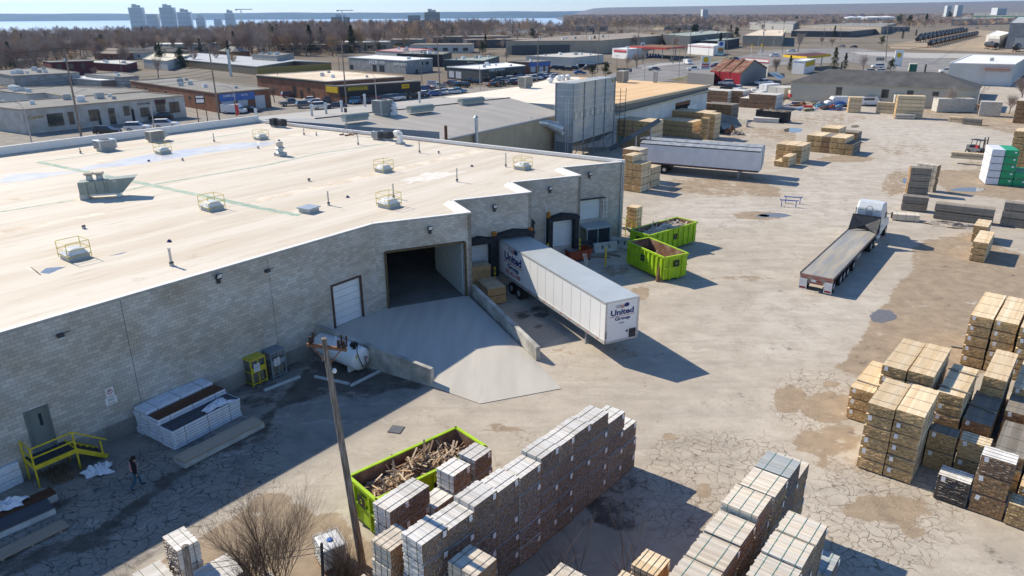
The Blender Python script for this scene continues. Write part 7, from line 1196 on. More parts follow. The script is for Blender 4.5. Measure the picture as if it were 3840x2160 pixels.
# buildings beyond the warehouse
M_rg=mat('gravel_roof',(.3,.29,.27),.95,var=.15,scale=.15,col2=(.24,.23,.21),mixscale=.1,spec=.05);M_rt=mat('tan_membrane',(.62,.5,.36),.9,var=.1,scale=.15,col2=(.7,.6,.47),mixscale=.08);M_rw2=mat('white_membrane',(.72,.72,.7),.85,var=.06,scale=.1);M_rd=mat('dark_shingle',(.09,.09,.09),.95,var=.25,scale=.4)
M_brick=blockmat('red_brown_brick',(.24,.11,.07),(.3,.14,.085),(.25,.2,.17),.6,.2,.012);M_wb=blockmat('white_painted_block',(.5,.49,.47),(.56,.55,.52),(.4,.39,.37),.8,.4,.01);M_gb=blockmat('pale_grey_block',(.34,.35,.35),(.4,.4,.4),(.27,.27,.27),.8,.4,.01)
M_blk=mat('black_fascia',(.03,.032,.035),.6,var=.15);M_char=mat('charcoal_cladding',(.07,.075,.08),.6,var=.1);M_brw=ribmat('brown_ribbed_cladding',(.17,.14,.1),.9,dark=.6);M_ylw=ribmat('yellow_ribbed_cladding',(.5,.35,.08),.9,dark=.65);M_redw=mat('dark_red_wall',(.13,.035,.035),.85,var=.15,scale=.5);M_gl2=mat('shop_glass',(.05,.055,.05),.1,var=.3,scale=.3,spec=.7)
M_pale=mat('pale_render',(.5,.49,.45),.85,var=.1,scale=.2);M_tanw=mat('tan_render',(.36,.31,.24),.85,var=.1,scale=.2);M_shut=ribmat('white_shutter',(.58,.6,.62),.5,dark=.85)
def bldg(label,pts,h,wm,rm,cat='building',name='building',lip=.25,fascia=None,units=0,seed=0):
 z=h if isinstance(h,(int,float))else HT(PX(*h[0]),PX(*h[1]));P_=[Q(*p,z)for p in pts];c=sum(P_,Vector())/len(P_);t=thing(name,label,cat,(c.x,c.y,0));rl_=[Vector((p.x-c.x,p.y-c.y,0))for p in P_]
 mb=MB();mb.prism([(p.x,p.y)for p in rl_],0,z);mb.build('wall',wm,t,uv=True);mb=MB();mb.prism([((p.x)*.99,(p.y)*.99)for p in rl_],z+.02,z+.05);mb.build('roof',rm,t);k=len(rl_);mb=MB()
 for i in range(k):a,b=rl_[i],rl_[(i+1)%k];mb.bar(a+Vector((0,0,z+lip/2)),b+Vector((0,0,z+lip/2)),.3,lip)
 mb.build('roof_edge',fascia or rm,t);rs=random.Random(seed+len(label))
 for i in range(units):
  u,v=rs.uniform(.15,.85),rs.uniform(.2,.8);a=rl_[0].lerp(rl_[1],u);b=rl_[-1].lerp(rl_[2%k],u)if k>3 else rl_[2];q=a.lerp(b,v);s_=rs.uniform(.5,1.3);MB().box((q.x,q.y,z+s_*.5),(s_*1.3,s_,s_),rs.uniform(0,1)).box((q.x,q.y,z+s_+.05),(s_*.9,s_*.7,.1),.3).build('roof_unit',rs.choice([M_hvac,M_galv,M_white]),t)
 t['_z']=z;return t,P_,z
def feat(t,p0,p1,z,rects,m_,nm='window',out=.06,frame=True):
 """rects: photo boxes (fr, x0, y0, x1, y1) on the wall p0-p1"""
 d_=fl(p1-p0).normalized();n_=Vector((d_.y,-d_.x,0));n_=n_ if n_.dot(-fl(p0))>0 else-n_;an=math.atan2(d_.y,d_.x)
 for fr,x0,y0,x1,y1 in rects:
  (u0,za),(u1,zb)=onwall(p0,p1,*PX(fr,x0,y0)),onwall(p0,p1,*PX(fr,x1,y1));zb=max(zb,.05);za=min(za,z-.05)
  if abs(za-zb)<.1 or abs(u1-u0)<.1:continue
  c=fl(p0)+d_*((u0+u1)/2)+n_*out/2-t.location;o=MB().box((c.x,c.y,(za+zb)/2),(abs(u1-u0),out,abs(za-zb)),an).build(nm,m_,t)
  if frame and abs(u1-u0)>1:c2=c+n_*(out/2+.01);mb=MB();[mb.box((c2.x,c2.y,zz),(abs(u1-u0),.05,.09),an)for zz in(za,zb)];c3=c2;mb.box((c3.x,c3.y,(za+zb)/2),(.08,.05,abs(za-zb)),an);mb.build('frame',M_char,o)
def wtext(t,p0,p1,fr,x,y,s,size,m_,sx=1.0,out=.12):
 d_=fl(p1-p0).normalized();n_=Vector((d_.y,-d_.x,0));n_=n_ if n_.dot(-fl(p0))>0 else-n_;u,z=onwall(p0,p1,*PX(fr,x,y));c=fl(p0)+d_*u+n_*out-t.location;c.z=z;textmesh('lettering',s,size,Mface(c,n_),m_,t,.01,.01*size,sx)
t,P_,z=bldg('white painted block shop row with dark framed windows on the left',[('a',205,1068),('a',1775,930),('a',1365,893),('a',-250,1015)],(('a',240,1300),('a',205,1068)),M_wb,M_rg,units=6,fascia=M_tanw)
feat(t,P_[0],P_[1],z,[('a',445,1105,625,1205),('a',650,1085,730,1195),('a',850,1065,970,1160),('a',1040,1050,1130,1195),('a',1185,1030,1260,1110),('a',1350,1045,1450,1120),('a',1500,1000,1600,1070),('a',1630,990,1740,1080)],M_gl2);feat(t,P_[0],P_[1],z,[('a',755,1085,785,1225),('a',935,1070,985,1205),('a',1260,1040,1310,1170)],M_blk,'door');feat(t,P_[0],P_[1],z,[('a',1490,968,1600,998)],mat('brown_sign',(.1,.04,.03)),'sign')
wtext(t,P_[0],P_[1],'a',345,1130,'Curios',1.0,mat('gold_lettering',(.42,.27,.06),.5));wtext(t,P_[0],P_[1],'a',1385,1000,'Kitchen Bath',.5,M_text_black);wtext(t,P_[0],P_[1],'a',1272,1048,'1170',.45,M_text_white)
bldg('low grey roofed workshop behind the white shop row',[('a',-150,862),('a',260,915),('a',440,903),('a',690,945),('a',1440,882),('a',1200,852),('a',640,835)],(('a',30,1000),('a',30,895)),M_pale,M_rg,units=5,fascia=M_tanw)
bldg('pale grey block works with roof units at the left edge',[('a',125,738),('a',765,706),('a',420,655),('a',-150,690)],(('a',165,855),('a',125,738)),M_gb,M_rg,units=9,seed=4)
t,P_,z=bldg('small brick fronted block behind the low grey workshop',[('a',700,757),('a',968,782),('a',1245,767),('a',1235,757),('a',830,735)],(('a',975,855),('a',968,782)),M_gb,M_rw2);feat(t,P_[1],P_[2],z,[('a',975,784,1240,850)],M_brick,'brick_panel',frame=False)
t,P_,z=bldg('dark red two storey block beyond the left roofs',[('a',490,605),('a',905,590),('a',880,575),('a',410,592)],(('a',760,732),('a',760,596)),M_redw,M_rg,units=1);feat(t,P_[0],P_[1],z,[('a',545,622,600,670),('a',665,620,715,665),('a',780,612,825,670)],M_gl2)
t,P_,z=bldg('long dark red building with pale roof behind a bare tree',[('a',905,607),('a',1210,627),('a',1320,600),('a',1150,582),('a',895,590)],(('a',1215,700),('a',1210,627)),M_redw,M_pale,units=5)
bldg('low flat shed with grey fascia left of the brick garage',[('a',820,720),('a',1180,752),('a',1340,738),('a',1150,702)],3.2,M_gb,M_rg,units=2)
t,P_,z=bldg('long brick garage with a blue sign above white shutters',[('a',1255,783),('a',2085,905),('a',2605,862),('a',1755,752)],(('a',2125,1090),('a',2085,905)),M_brick,M_rg,units=6,fascia=M_tanw)
feat(t,P_[1],P_[2],z,[('a',2110,912,2460,955)],M_blue,'sign',.15,False);feat(t,P_[1],P_[2],z,[('a',2135,960,2270,1080),('a',2290,945,2400,1045),('a',2460,925,2570,1055)],M_shut,'roller_shutter',.05,False);feat(t,P_[0],P_[1],z,[('a',1280,825,1320,855),('a',1400,850,1420,870),('a',1590,880,1612,902),('a',1700,905,1722,930),('a',1820,930,1842,955)],M_gl2,frame=False)
wtext(t,P_[1],P_[2],'a',2210,925,'CARPLEX',.75,M_text_white,out=.26);wtext(t,P_[1],P_[2],'a',2355,915,'AUTO',.6,M_text_white,out=.26)
t,P_,z=bldg('tall brown ribbed shed with a yellow gable end',[('a',1595,562),('a',2483,647),('b',370,592),('b',725,606),('a',1880,513)],(('b',10,722),('b',5,645)),M_brw,mat('grey_sheet_roof',(.42,.43,.43),.6,var=.08,scale=.1),fascia=M_pale);feat(t,P_[1],P_[3],z,[('b',5,655,725,700)],M_ylw,'gable_cladding',.1,False);q=Q('a',2240,740);o=MB().cyl((0,0,0),(0,0,9.5),.5,n=12).build('flue',M_galv,t);o.location=Vector((q.x,q.y,0))-t.location-Vector((1,-2,0))
feat(t,P_[0],P_[1],z,[('a',1825,712,1860,745),('a',2070,740,2105,790)],M_blk,'door',frame=False)
bldg('white gabled building behind a bare tree left of the brown shed',[('a',1380,574),('a',1610,592),('a',1850,530),('a',1500,513)],(('a',1600,680),('a',1605,590)),M_pale,mat('cream_sheet_roof',(.6,.55,.42),.7,var=.05))
t,P_,z=bldg('tan roofed building with a deep black fascia over brick',[('b',5,728),('b',690,792),('b',1430,744),('b',720,685)],(('b',455,958),('b',445,770)),M_brick,M_rt,units=4);feat(t,P_[0],P_[1],z,[('b',8,732,690,812)],M_blk,'fascia',.2,False);feat(t,P_[0],P_[1],z,[('b',350,830,390,935),('b',425,870,455,950)],M_blk,'door',frame=False);feat(t,P_[0],P_[1],z,[('b',490,850,520,890),('b',540,885,560,925)],M_gl2,frame=False)
t,P_,z=bldg('black fascia shop front projecting from the tan roofed building',[('b',672,825),('b',800,838),('b',1590,787),('b',1435,766)],(('b',825,1000),('b',800,838)),M_brick,M_rg);feat(t,P_[1],P_[2],z,[('b',805,842,1588,880)],M_blk,'fascia',.25,False);feat(t,P_[1],P_[2],z,[('b',875,838,1080,868)],mat('olive_sign',(.2,.18,.04)),'sign',.35,False);feat(t,P_[1],P_[2],z,[('b',1402,815,1475,850)],mat('amber_sign',(.65,.42,.02)),'sign',.35,False);feat(t,P_[0],P_[1],z,[('b',678,830,795,900)],mat('amber_sign',(.65,.42,.02)),'sign',.2,False);feat(t,P_[1],P_[2],z,[('b',925,900,950,970),('b',1210,880,1260,930),('b',1330,875,1390,905),('b',1430,865,1500,900)],M_gl2,frame=False)
wtext(t,P_[1],P_[2],'b',975,856,'AUTO SALES',.8,mat('amber_lettering',(.7,.5,.05)),1.2,.5);wtext(t,P_[1],P_[2],'b',1440,832,'AUTO',.55,M_text_black,out=.5)
t,P_,z=bldg('grey garage with white H.E.M. lettering and a white roof',[('b',890,557),('b',1440,590),('b',1705,568),('b',1130,535)],(('b',905,672),('b',890,557)),M_gb,M_rw2,units=2);feat(t,P_[0],P_[1],z,[('b',1125,625,1165,700),('b',1190,630,1240,695),('b',905,625,940,670)],M_blk,'door',frame=False);feat(t,P_[1],P_[2],z,[('b',1600,597,1615,625),('b',1640,595,1668,622),('b',1540,670,1565,705)],M_gl2,frame=False);wtext(t,P_[0],P_[1],'b',1140,600,'H.E.M.',2.2,M_text_white);wtext(t,P_[0],P_[1],'b',1215,605,'RATED',1.3,M_text_white);wtext(t,P_[0],P_[1],'b',1395,622,'AUTO BODY',1.4,M_text_white)
t,P_,z=bldg('charcoal car showroom with glazed bays behind the dealer lot',[('b',1845,650),('b',2185,674),('m',130,638),('m',-70,610)],(('b',2190,790),('b',2185,674)),M_char,M_rw2,units=5);feat(t,P_[1],P_[2],z,[('b',2190+i*100,695-i*5,2260+i*100,770-i*6)for i in range(4)]+[('b',2300+i*80,700,2365+i*80,745)for i in range(3)],M_gl2);feat(t,P_[0],P_[1],z,[('b',1865,685,1915,750),('b',1930,690,1985,760)],M_shut,'bay_door',.06,False);wtext(t,P_[1],P_[2],'b',2325,673,'CARS STUDIO',1.3,M_text_white)
bldg('red edged restaurant with a flat white roof far behind the grey garage',[('b',1150,492),('b',1400,505),('b',1720,480),('b',1400,462)],5,M_pale,mat('pink_roof',(.45,.3,.28)),fascia=M_red,units=5);bldg('long black flat roofed building behind the grey garage',[('b',1360,520),('b',1800,530),('b',1890,505),('b',1500,495)],5,M_blk,M_rg,units=6);bldg('low building with pale green roof behind the showroom',[('b',1820,582),('b',2200,590),('b',2350,545),('b',2000,560)],4,M_char,mat('green_grey_roof',(.3,.34,.3)),units=5)
bldg('small metal roofed works left of the brown shed top',[('b',-40,530),('b',200,545),('b',365,518),('b',150,512)],5,M_gb,M_rg,units=8)
t,P_,z=bldg('brick unit with a bright blue sign left of the silo top',[('m',-40,600),('m',165,606),('m',370,592),('m',200,580)],(('m',370,700),('m',370,592)),M_brick,M_rg,units=2);feat(t,P_[1],P_[2],z,[('m',165,608,368,632)],M_blue,'sign',.2,False);feat(t,P_[1],P_[2],z,[('m',180,645,225,695),('m',260,645,300,690),('m',320,640,345,690)],M_shut,'roller_shutter',.08,False)
t,P_,z=bldg('long beige flat roofed shop with pipes along its roof',[('m',135,543),('m',590,560),('m',885,532),('m',600,508)],(('m',590,640),('m',590,560)),M_pale,mat('pale_roof',(.5,.47,.42),.9,var=.1),units=6)
for lb,pts,h,wm,rm,un in[('very long brown roofed warehouse row beyond the service station',[('m',-60,400),('m',860,395),('m',1450,345),('m',1150,318),('m',500,345)],7,M_tanw,mat('brown_roof',(.27,.23,.19),.95,var=.2,scale=.05),9),('second long low brown roofed row in front of the first',[('m',0,440),('m',800,430),('m',1250,365),('m',400,390)],5,M_char,mat('brown_roof',(.27,.23,.19)),9),('dark factory with a green tank on its pale roof',[('m',1460,332),('m',1720,350),('m',2120,312),('m',1900,300)],8,M_char,mat('green_grey_roof',(.3,.34,.3)),5),('low dark building with pale green roof behind the canopies',[('m',1590,388),('m',2000,398),('m',2200,372),('m',1750,365)],5,M_blk,mat('green_grey_roof',(.3,.34,.3)),3),('brick building with a sand coloured roof by the junction',[('m',2230,345),('r',240,350),('r',275,290),('m',2400,288)],6.5,M_tanw,M_rt,4),('pale two storey offices with ribbon windows beyond the junction',[('m',2290,215),('r',350,235),('r',395,205),('m',2400,200)],9,M_gb,M_rg,4),('long brown flat sheds right of the junction',[('r',330,300),('r',900,305),('r',1250,270),('r',500,250)],5,M_char,mat('brown_roof',(.27,.23,.19)),8),('long pale roofed sheds behind the bare trees on the right',[('r',420,245),('r',1200,262),('r',1350,225),('r',900,222)],7,M_tanw,M_rg,6),('bright blue sheet metal shed in the far distance',[('r',830,172),('r',1020,176),('r',1025,152),('r',835,150)],8,M_blue,M_blue,0),('dark flat building left of the blue shed',[('r',690,185),('r',850,190),('r',870,172),('r',700,170)],6,M_char,M_char,0),('low white roofed plant on the right skyline',[('r',1690,150),('r',1800,155),('r',1830,135),('r',1700,135)],7,M_pale,M_rw2,0),('long grey distribution shed on the far right',[('r',1880,190),('r',2480,180),('r',2500,145),('r',2010,150)],9,M_gb,M_rg,3),('green fronted factory on the far right skyline',[('r',2080,150),('r',2600,152),('r',2600,118),('r',2100,120)],12,mat('deep_green',(.02,.12,.08)),M_rg,0)]:bldg(lb,pts,h,wm,rm,units=un)
# two service stations, price signs
def canopy(label,pts,h,rim,pumps=4,top=M_rw2):
 P_=[Q(*p,h)for p in pts];c=sum(P_,Vector())/len(P_);t=thing('station_canopy',label,'canopy',(c.x,c.y,0));rl_=[(p.x-c.x,p.y-c.y)for p in P_];MB().prism(rl_,h-.9,h).build('fascia',rim,t);MB().prism([(x*.97,y*.97)for x,y in rl_],h+.01,h+.04).build('roof',top,t);mb=MB()
 for i in range(4):x,y=rl_[i][0]*.6,rl_[i][1]*.6;mb.box((x,y,h/2-.4),(.4,.4,h-.9))
 mb.build('column',M_white,t);mb=MB()
 for i in range(pumps):f_=i/(pumps-1)-.5;a=Vector(rl_[0]).lerp(Vector(rl_[1]),.5+f_*.7)*.5;mb.box((a.x,a.y,.9),(.9,.6,1.6)).box((a.x,a.y,1.8),(.7,.4,.3))
 mb.build('fuel_pump',M_blue,t);return t
canopy('long red and white fuel canopy across the road',[('m',1110,445),('m',1490,462),('m',1700,442),('m',1350,430)],5.3,M_red,6,M_brown);t,P_,z=bldg('white kiosk with red panels left of the red canopy',[('m',970,470),('m',1115,480),('m',1320,462),('m',1180,452)],4.5,M_white,M_rw2,units=1);feat(t,P_[0],P_[1],z,[('m',985,480,1105,508)],M_red,'sign',.2,False);t,P_,z=bldg('white station shop with a red band right of the red canopy',[('m',1700,432),('m',1950,448),('m',2020,430),('m',1800,420)],4.8,M_white,M_rw2);feat(t,P_[0],P_[1],z,[('m',1705,442,1945,462)],M_red,'sign',.2,False)
canopy('white and yellow fuel canopy behind the black roofed shed',[('r',250,528),('r',480,548),('r',715,522),('r',560,508)],5.2,mat('amber_sign',(.65,.42,.02)),4,mat('maroon_roof',(.1,.03,.03)));t,P_,z=bldg('white station shop with a yellow panel beside the evergreen trees',[('r',345,590),('r',460,595),('r',565,572),('r',440,568)],4.5,M_white,M_rw2);feat(t,P_[1],P_[2],z,[('r',470,600,550,625)],mat('amber_sign',(.65,.42,.02)),'sign',.15,False)
def totem(label,fr,x,y,y2,wd,panels,logo=None):
 b=Q(fr,x,y);h=HT(PX(fr,x,y),PX(fr,x,y2));t=thing('price_sign',label,'sign',b,R(-8));MB().box((0,0,h/2),(wd,.5,h)).build('panel',M_white,t,bevel=.05)
 for z0,z1,m_ in panels:MB().box((0,-.27,h*(z0+z1)/2),(wd*.75,.04,h*(z1-z0))).build('price_panel',m_,t)
 if logo:MB().cyl((0,-.27,h*logo[0]),(0,-.31,h*logo[0]),wd*.3,n=18).build('emblem',logo[1],t)
 return t,h
am=mat('amber_sign',(.65,.42,.02));totem('tall white price sign with a yellow shell emblem beside the road','m',1862,715,540,3.4,[(.5,.58,M_red),(.4,.46,M_red),(.32,.36,M_blue)],(.8,am));t,h=totem('white price sign with a blue oval beyond the red canopy','m',2012,535,398,3.6,[(.45,.55,am),(.32,.44,M_red),(.18,.28,mat('green_led',(.03,.3,.08)))],(.82,M_blue));totem('small white sign with a blue oval left of the red canopy','m',1258,540,412,2.2,[(.2,.3,M_white)],(.8,M_blue));totem('white price sign behind the dark roofed shed','r',1350,640,485,3.2,[(.35,.5,M_white)],(.7,am));totem('dark twin leg pylon sign before the brick garage','a',1945,1195,905,1.6,[(.75,.85,M_white),(.5,.72,mat('green_board',(.05,.08,.05)))])if False else None
t=thing('pylon_sign','twin legged pylon sign with white panels before the brick garage','sign',Q('a',1965,1188),R(20));h=HT(PX('a',1945,1185),PX('a',1925,910));[MB().cyl((x,0,0),(x,0,h),.1,n=8).build('leg',M_brown,t)for x in(-.9,.9)];MB().box((0,0,h*.83),(1.8,.25,h*.3)).build('frame',M_dark,t);MB().box((0,-.15,h*.78),(1.5,.05,h*.12)).box((0,-.15,h*.92),(1.5,.05,h*.07)).build('sign_panel',M_white,t)
for fr,x,y,y2,w_,lb,m_ in[('m',1085,720,660,5.5,'dark letter board sign by the roadside near the orange roof',M_dark),('b',1700,860,775,3.2,'white price board on posts at the dealer lot',M_white),('b',1810,860,805,2.4,'pale board on posts at the dealer lot right of the taller one',M_pale),('b',490,935,870,2.2,'white board sign beside the brick building cars',M_white),('r',1182,610,555,3.2,'dark notice board on a post behind the black roofed shed',M_dark)]:
 b=Q(fr,x,y);h=HT(PX(fr,x,y),PX(fr,x,y2));t=thing('sign_board',lb,'sign',b,R(-20));MB().box((0,0,h*.72),(w_,.15,h*.55)).build('panel',m_,t);[MB().cyl((s_*w_*.4,0,0),(s_*w_*.4,0,h),.07,n=6).build('leg',M_grey,t)for s_ in(-1,1)]
 if m_ is M_dark:mb=MB();[mb.box((-w_*.22+(i//4)*w_*.44,-.09,h*(.55+.11*(i%4))),(w_*.36,.02,h*.04))for i in range(8)];mb.build('letter_row',M_white,t)
 else:mb=MB();[mb.box((0,-.09,h*(.55+.11*i)),(w_*.8,.02,h*.04))for i in range(4)];mb.build('letter_row',M_text_navy,t)
t=thing('banner_flag','small red and white feather flag before the brick garage','flag',Q('a',2285,1160));MB().cyl((0,0,0),(0,0,3.4),.04,n=6).build('mast',M_grey,t);MB().add([(0,0,3.4),(.7,.1,3.1),(.75,.1,1.2),(0,0,.9),(0,.05,3.4),(.7,.15,3.1),(.75,.15,1.2),(0,.05,.9)],[(0,1,2,3),(7,6,5,4),(0,4,5,1),(2,6,7,3)]).build('flag',M_red,t)
# right hand side: hipped black roofed shed, white flat building, containers, red barrel shed
hz=HT(PX('r',2125,1075),PX('r',2130,868));e0,e1_,e2=Q('r',330,790,hz),Q('r',2125,868,hz),Q('r',2305,828,hz);t=thing('long_shed','long low cream walled shed with a black hipped roof','building',(0,0,0));dv=(e1_-e0).normalized();nv_=Vector((-dv.y,dv.x,0));wv2=(e2-e1_);wd=min(wv2.length,16);e2=e1_+nv_*wd;e3=e0+nv_*wd
mb=MB();mb.prism([(p.x,p.y)for p in(e0,e1_,e2,e3)],0,hz);mb.build('wall',mat('cream_render',(.52,.49,.4),.9,var=.12,scale=.2,col2=(.42,.38,.3),mixscale=.1),t,uv=True);r0,r1_=e0+dv*7+nv_*wd/2,e1_-dv*8+nv_*wd/2;r0.z=r1_.z=hz+3.0;ov=.4;E0,E1,E2,E3=e0-dv*ov-nv_*ov,e1_+dv*ov-nv_*ov,e2+dv*ov+nv_*ov,e3-dv*ov+nv_*ov
mb=MB();mb.add([E0,E1,E2,E3,r0,r1_],[(0,1,5,4),(1,2,5),(2,3,4,5),(3,0,4)]);mb.build('roof',M_rd,t);[MB().cyl(tuple(r0.lerp(r1_,f_)),tuple(r0.lerp(r1_,f_)+Vector((0,0,1.8))),.2,n=8).build('flue',M_dark,t)for f_ in(.12,.85)]
feat(t,e0,e1_,hz,[('r',765,843,812,918),('r',1205,865,1262,945),('r',1450,876,1505,915),('r',1695,888,1750,925)],M_gl2);feat(t,e1_,e2,hz,[('r',2150,900,2175,985),('r',2215,880,2240,960)],M_gl2,frame=False)
t,P_,z=bldg('white walled building with a bright flat roof on the right',[('r',1860,614),('r',2485,628),('r',2620,545),('r',2070,530)],(('r',2210,830),('r',2215,622)),mat('pale_wall2',(.5,.5,.48),.85,var=.1,scale=.3),M_rw2,units=1);feat(t,P_[0],P_[1],z,[('r',2215,690,2410,830)],M_shut,'roller_shutter',.1,False);feat(t,P_[0],P_[1],z,[('r',2195,655,2435,682)],mat('pink_awning',(.42,.22,.17)),'awning',1.2,False)
t=thing('rowing_boat','white upturned boat hull beside the white flat building','boat',Q('r',2255,810),R(60));MB().lathe((0,0,.2),[(.3,0),(1.3,.3),(1.45,1.0),(1.2,1.05)],12).build('hull',M_white,t);t.scale=(.9,1.9,1)
t,P_,z=bldg('tall grey metal hall cut by the right edge',[('r',2445,225),('r',2700,225),('r',2700,170),('r',2520,165)],(('r',2420,475),('r',2445,225)),M_gb,M_hvac);feat(t,P_[0],P_[1],z,[('r',2490,365,2576,465)],M_pale,'door',.2,False);t,P_,z=bldg('small white gabled hall among the tank wagons',[('r',2215,342),('r',2345,350),('r',2440,318),('r',2310,298)],(('r',2365,472),('r',2345,350)),M_pale,M_rw2);feat(t,P_[0],P_[1],z,[('r',2240,370,2330,462)],M_gb,'door',.2,False)
def shipbox(label,fr,x,y,L,W_,H,rz,m_,group=None):t=thing('container',label,'container',Q(fr,x,y),R(rz),group);MB().box((0,0,H/2+.1),(W_,L,H)).build('body',m_,t);mb=MB();[mb.box((s_*(W_/2+.02),-L/2+.3+i*.6,H/2+.1),(.06,.2,H-.2))for s_ in(-1,1)for i in range(int(L/.6))];mb.box((0,-L/2-.03,H/2+.1),(.08,.05,H-.2));mb.build('rib',m_,t)
shipbox('white container left of the black roofed shed','r',110,905,6,2.5,2.6,-55,M_white);shipbox('second white container behind the first, beside the shed wall','r',240,945,6,5,2.8,-55,M_pale);shipbox('rust stained white van body before the shed wall','r',1880,1080,8,2.6,2.9,85,mat('stained_white',(.5,.48,.42),.8,var=.2,col2=(.35,.22,.12),mixscale=.6,mixlo=.55,mixhi=.7));shipbox('rust stained container left of the stained van body','r',1400,1030,5,2.6,2.8,85,MATS['stained_white']);shipbox('derelict grey white box overgrown by brush at the right','r',2235,1120,4,2.6,3.0,60,MATS['stained_white'])
t=thing('barrel_shed','red shed with rusty three part roof beside the grey lumber','building',(0,0,0));b0,b1=Q('m',1905,800),Q('m',2205,830);b2=Q('m',2455,770);dv=(b1-b0).normalized();nv_=(b2-b1).normalized();Lb=(b1-b0).length;Wb=(b2-b1).length;hr_=3.8;hp2=6.9
for i in range(3):
 a,b=b0+dv*Lb*i/3,b0+dv*(Lb*(i+1)/3-.3);mb=MB();z1=Vector((0,0,1));V_=[a,b,b+z1*hr_,a+z1*hr_,a+nv_*Wb*.45+z1*hp2,b+nv_*Wb*.45+z1*hp2,a+nv_*Wb+z1*hr_,b+nv_*Wb+z1*hr_,a+nv_*Wb,b+nv_*Wb]
 mb.add(V_,[(0,1,2,3)],0).add(V_,[(3,2,5,4),(4,5,7,6)],1).add(V_,[(6,7,9,8)],0).add(V_,[(1,9,7,5,2),(8,0,3,4,6)],2);mb.build('bay',[mat('bright_red_sheet',(.3,.02,.03),.5,var=.15),mat('rusty_roof',(.15,.055,.035),.85,var=.3,scale=.6,col2=(.26,.15,.1),mixscale=.4),M_gb],t);c=b-dv*.0;MB().bar(c+z1*hr_,c+nv_*Wb*.45+z1*(hp2+.2),.5,.3).bar(c+nv_*Wb*.45+z1*(hp2+.2),c+nv_*Wb+z1*hr_,.5,.3).build('rib',M_brown,t)
bldg('red framed translucent shed behind the rusty red one',[('m',2190,590),('m',2480,610),('m',2480,580),('m',2240,565)],4.6,M_pale,M_pale,fascia=M_red);o=MB().add([Q('m',2475,700,3.5),Q('m',2576,770,1.5),Q('r',270,745,1.6),Q('r',190,690,3.6)],[(0,1,2,3)]).build('lean_to_roof',M_galv);tag(o,'pale blue sheet lean to roof left of the black roofed shed','roof')
o=MB().prism([tuple(Q('m',*p).to_2d())for p in[(1690,805),(1945,830),(1950,770),(1750,775)]],0,3.4).build('low_shed',[M_gb]);tag(o,'low grey flat shed behind the corner of the orange roof','shed')
p0,p1=Q('m',1840,1130),Q('m',2262,1228);d_=(p1-p0).normalized();o=MB().prism([(p0.x,p0.y),(p1.x,p1.y),(p1.x-d_.y*.3,p1.y+d_.x*.3),(p0.x-d_.y*.3,p0.y+d_.x*.3)],0,[1.6,1.3,1.3,1.6]).build('low_wall',M_conc);tag(o,'low concrete wall running from the hall doors towards the black bin','wall')
for i,(x,y)in enumerate([(1985,1280),(2100,1290),(2170,1300)]):crumple('debris_heap',Q('m',x,y),1.6,1.2,1.6-i*.4,['dark scrap heap at the end of the low concrete wall','brown scrap heap in the middle by the low concrete wall','pale scrap heap nearest the puddles by the low wall'][i],'debris heap',[M_dark,M_brown,mat('pale_debris',(.5,.45,.38))][i],seed=20+i)
# houses among the trees
for i,(x0,y0,x1,y1,rx,ry,lb,m_)in enumerate([(1080,512,1400,512,1200,470,'grey hipped house left of the white gabled building',M_rd),(1300,490,1690,500,1480,450,'dark roofed long house behind the hipped house',M_rd),(905,512,1120,520,1000,478,'brown roofed house at the left of the hipped houses',mat('brown_roof',(.27,.23,.19))),(360,372,590,385,470,350,'flat dark roofed house among the trees at left',M_rd),(400,430,560,440,470,418,'low dark roofed house below the flat roofed one',M_rd),(20,420,320,430,170,405,'long pale roofed house at the far left',M_pale),(565,420,660,430,610,398,'small grey gabled house among bare trees',M_rg),(1840,400,1980,415,1900,378,'dark roofed house near the tall evergreens',M_rd),(2115,492,2240,500,2170,460,'grey green roofed house near the spruce',M_rg),(2040,420,2150,430,2100,398,'pale roofed house left of the spruce',M_pale),(0,575,90,590,30,525,'dark house roof at the left edge',M_rd),(1240,370,1390,380,1300,350,'dark flat topped house between conifers',M_rd)]):
 a,b=Q('a',x0,y0,3.2),Q('a',x1,y1,3.2);dv=fl(b-a).normalized();nv_=Vector((-dv.y,dv.x,0));W_=10;L=(b-a).length;t=thing('house',lb,'house',fl(a));an=math.atan2(dv.y,dv.x);t.rotation_euler=(0,0,an);MB().box((L/2,W_/2,1.6),(L,W_,3.2)).build('wall',[M_pale,M_tanw,M_brick][i%3],t,uv=True);MB().add([(-.5,-.5,3.2),(L+.5,-.5,3.2),(L+.5,W_+.5,3.2),(-.5,W_+.5,3.2),(L*.3,W_/2,5.6),(L*.7,W_/2,5.6)],[(0,1,5,4),(1,2,5),(2,3,4,5),(3,0,4)]).build('roof',m_,t);mb=MB();[mb.box((L*f_,-.03,1.7),(1.4,.06,1.1))for f_ in(.2,.5,.8)];mb.build('window',M_gl2,t);MB().box((L*.6,W_*.6,5.4),(.7,.7,1.6)).build('chimney',M_brick,t)
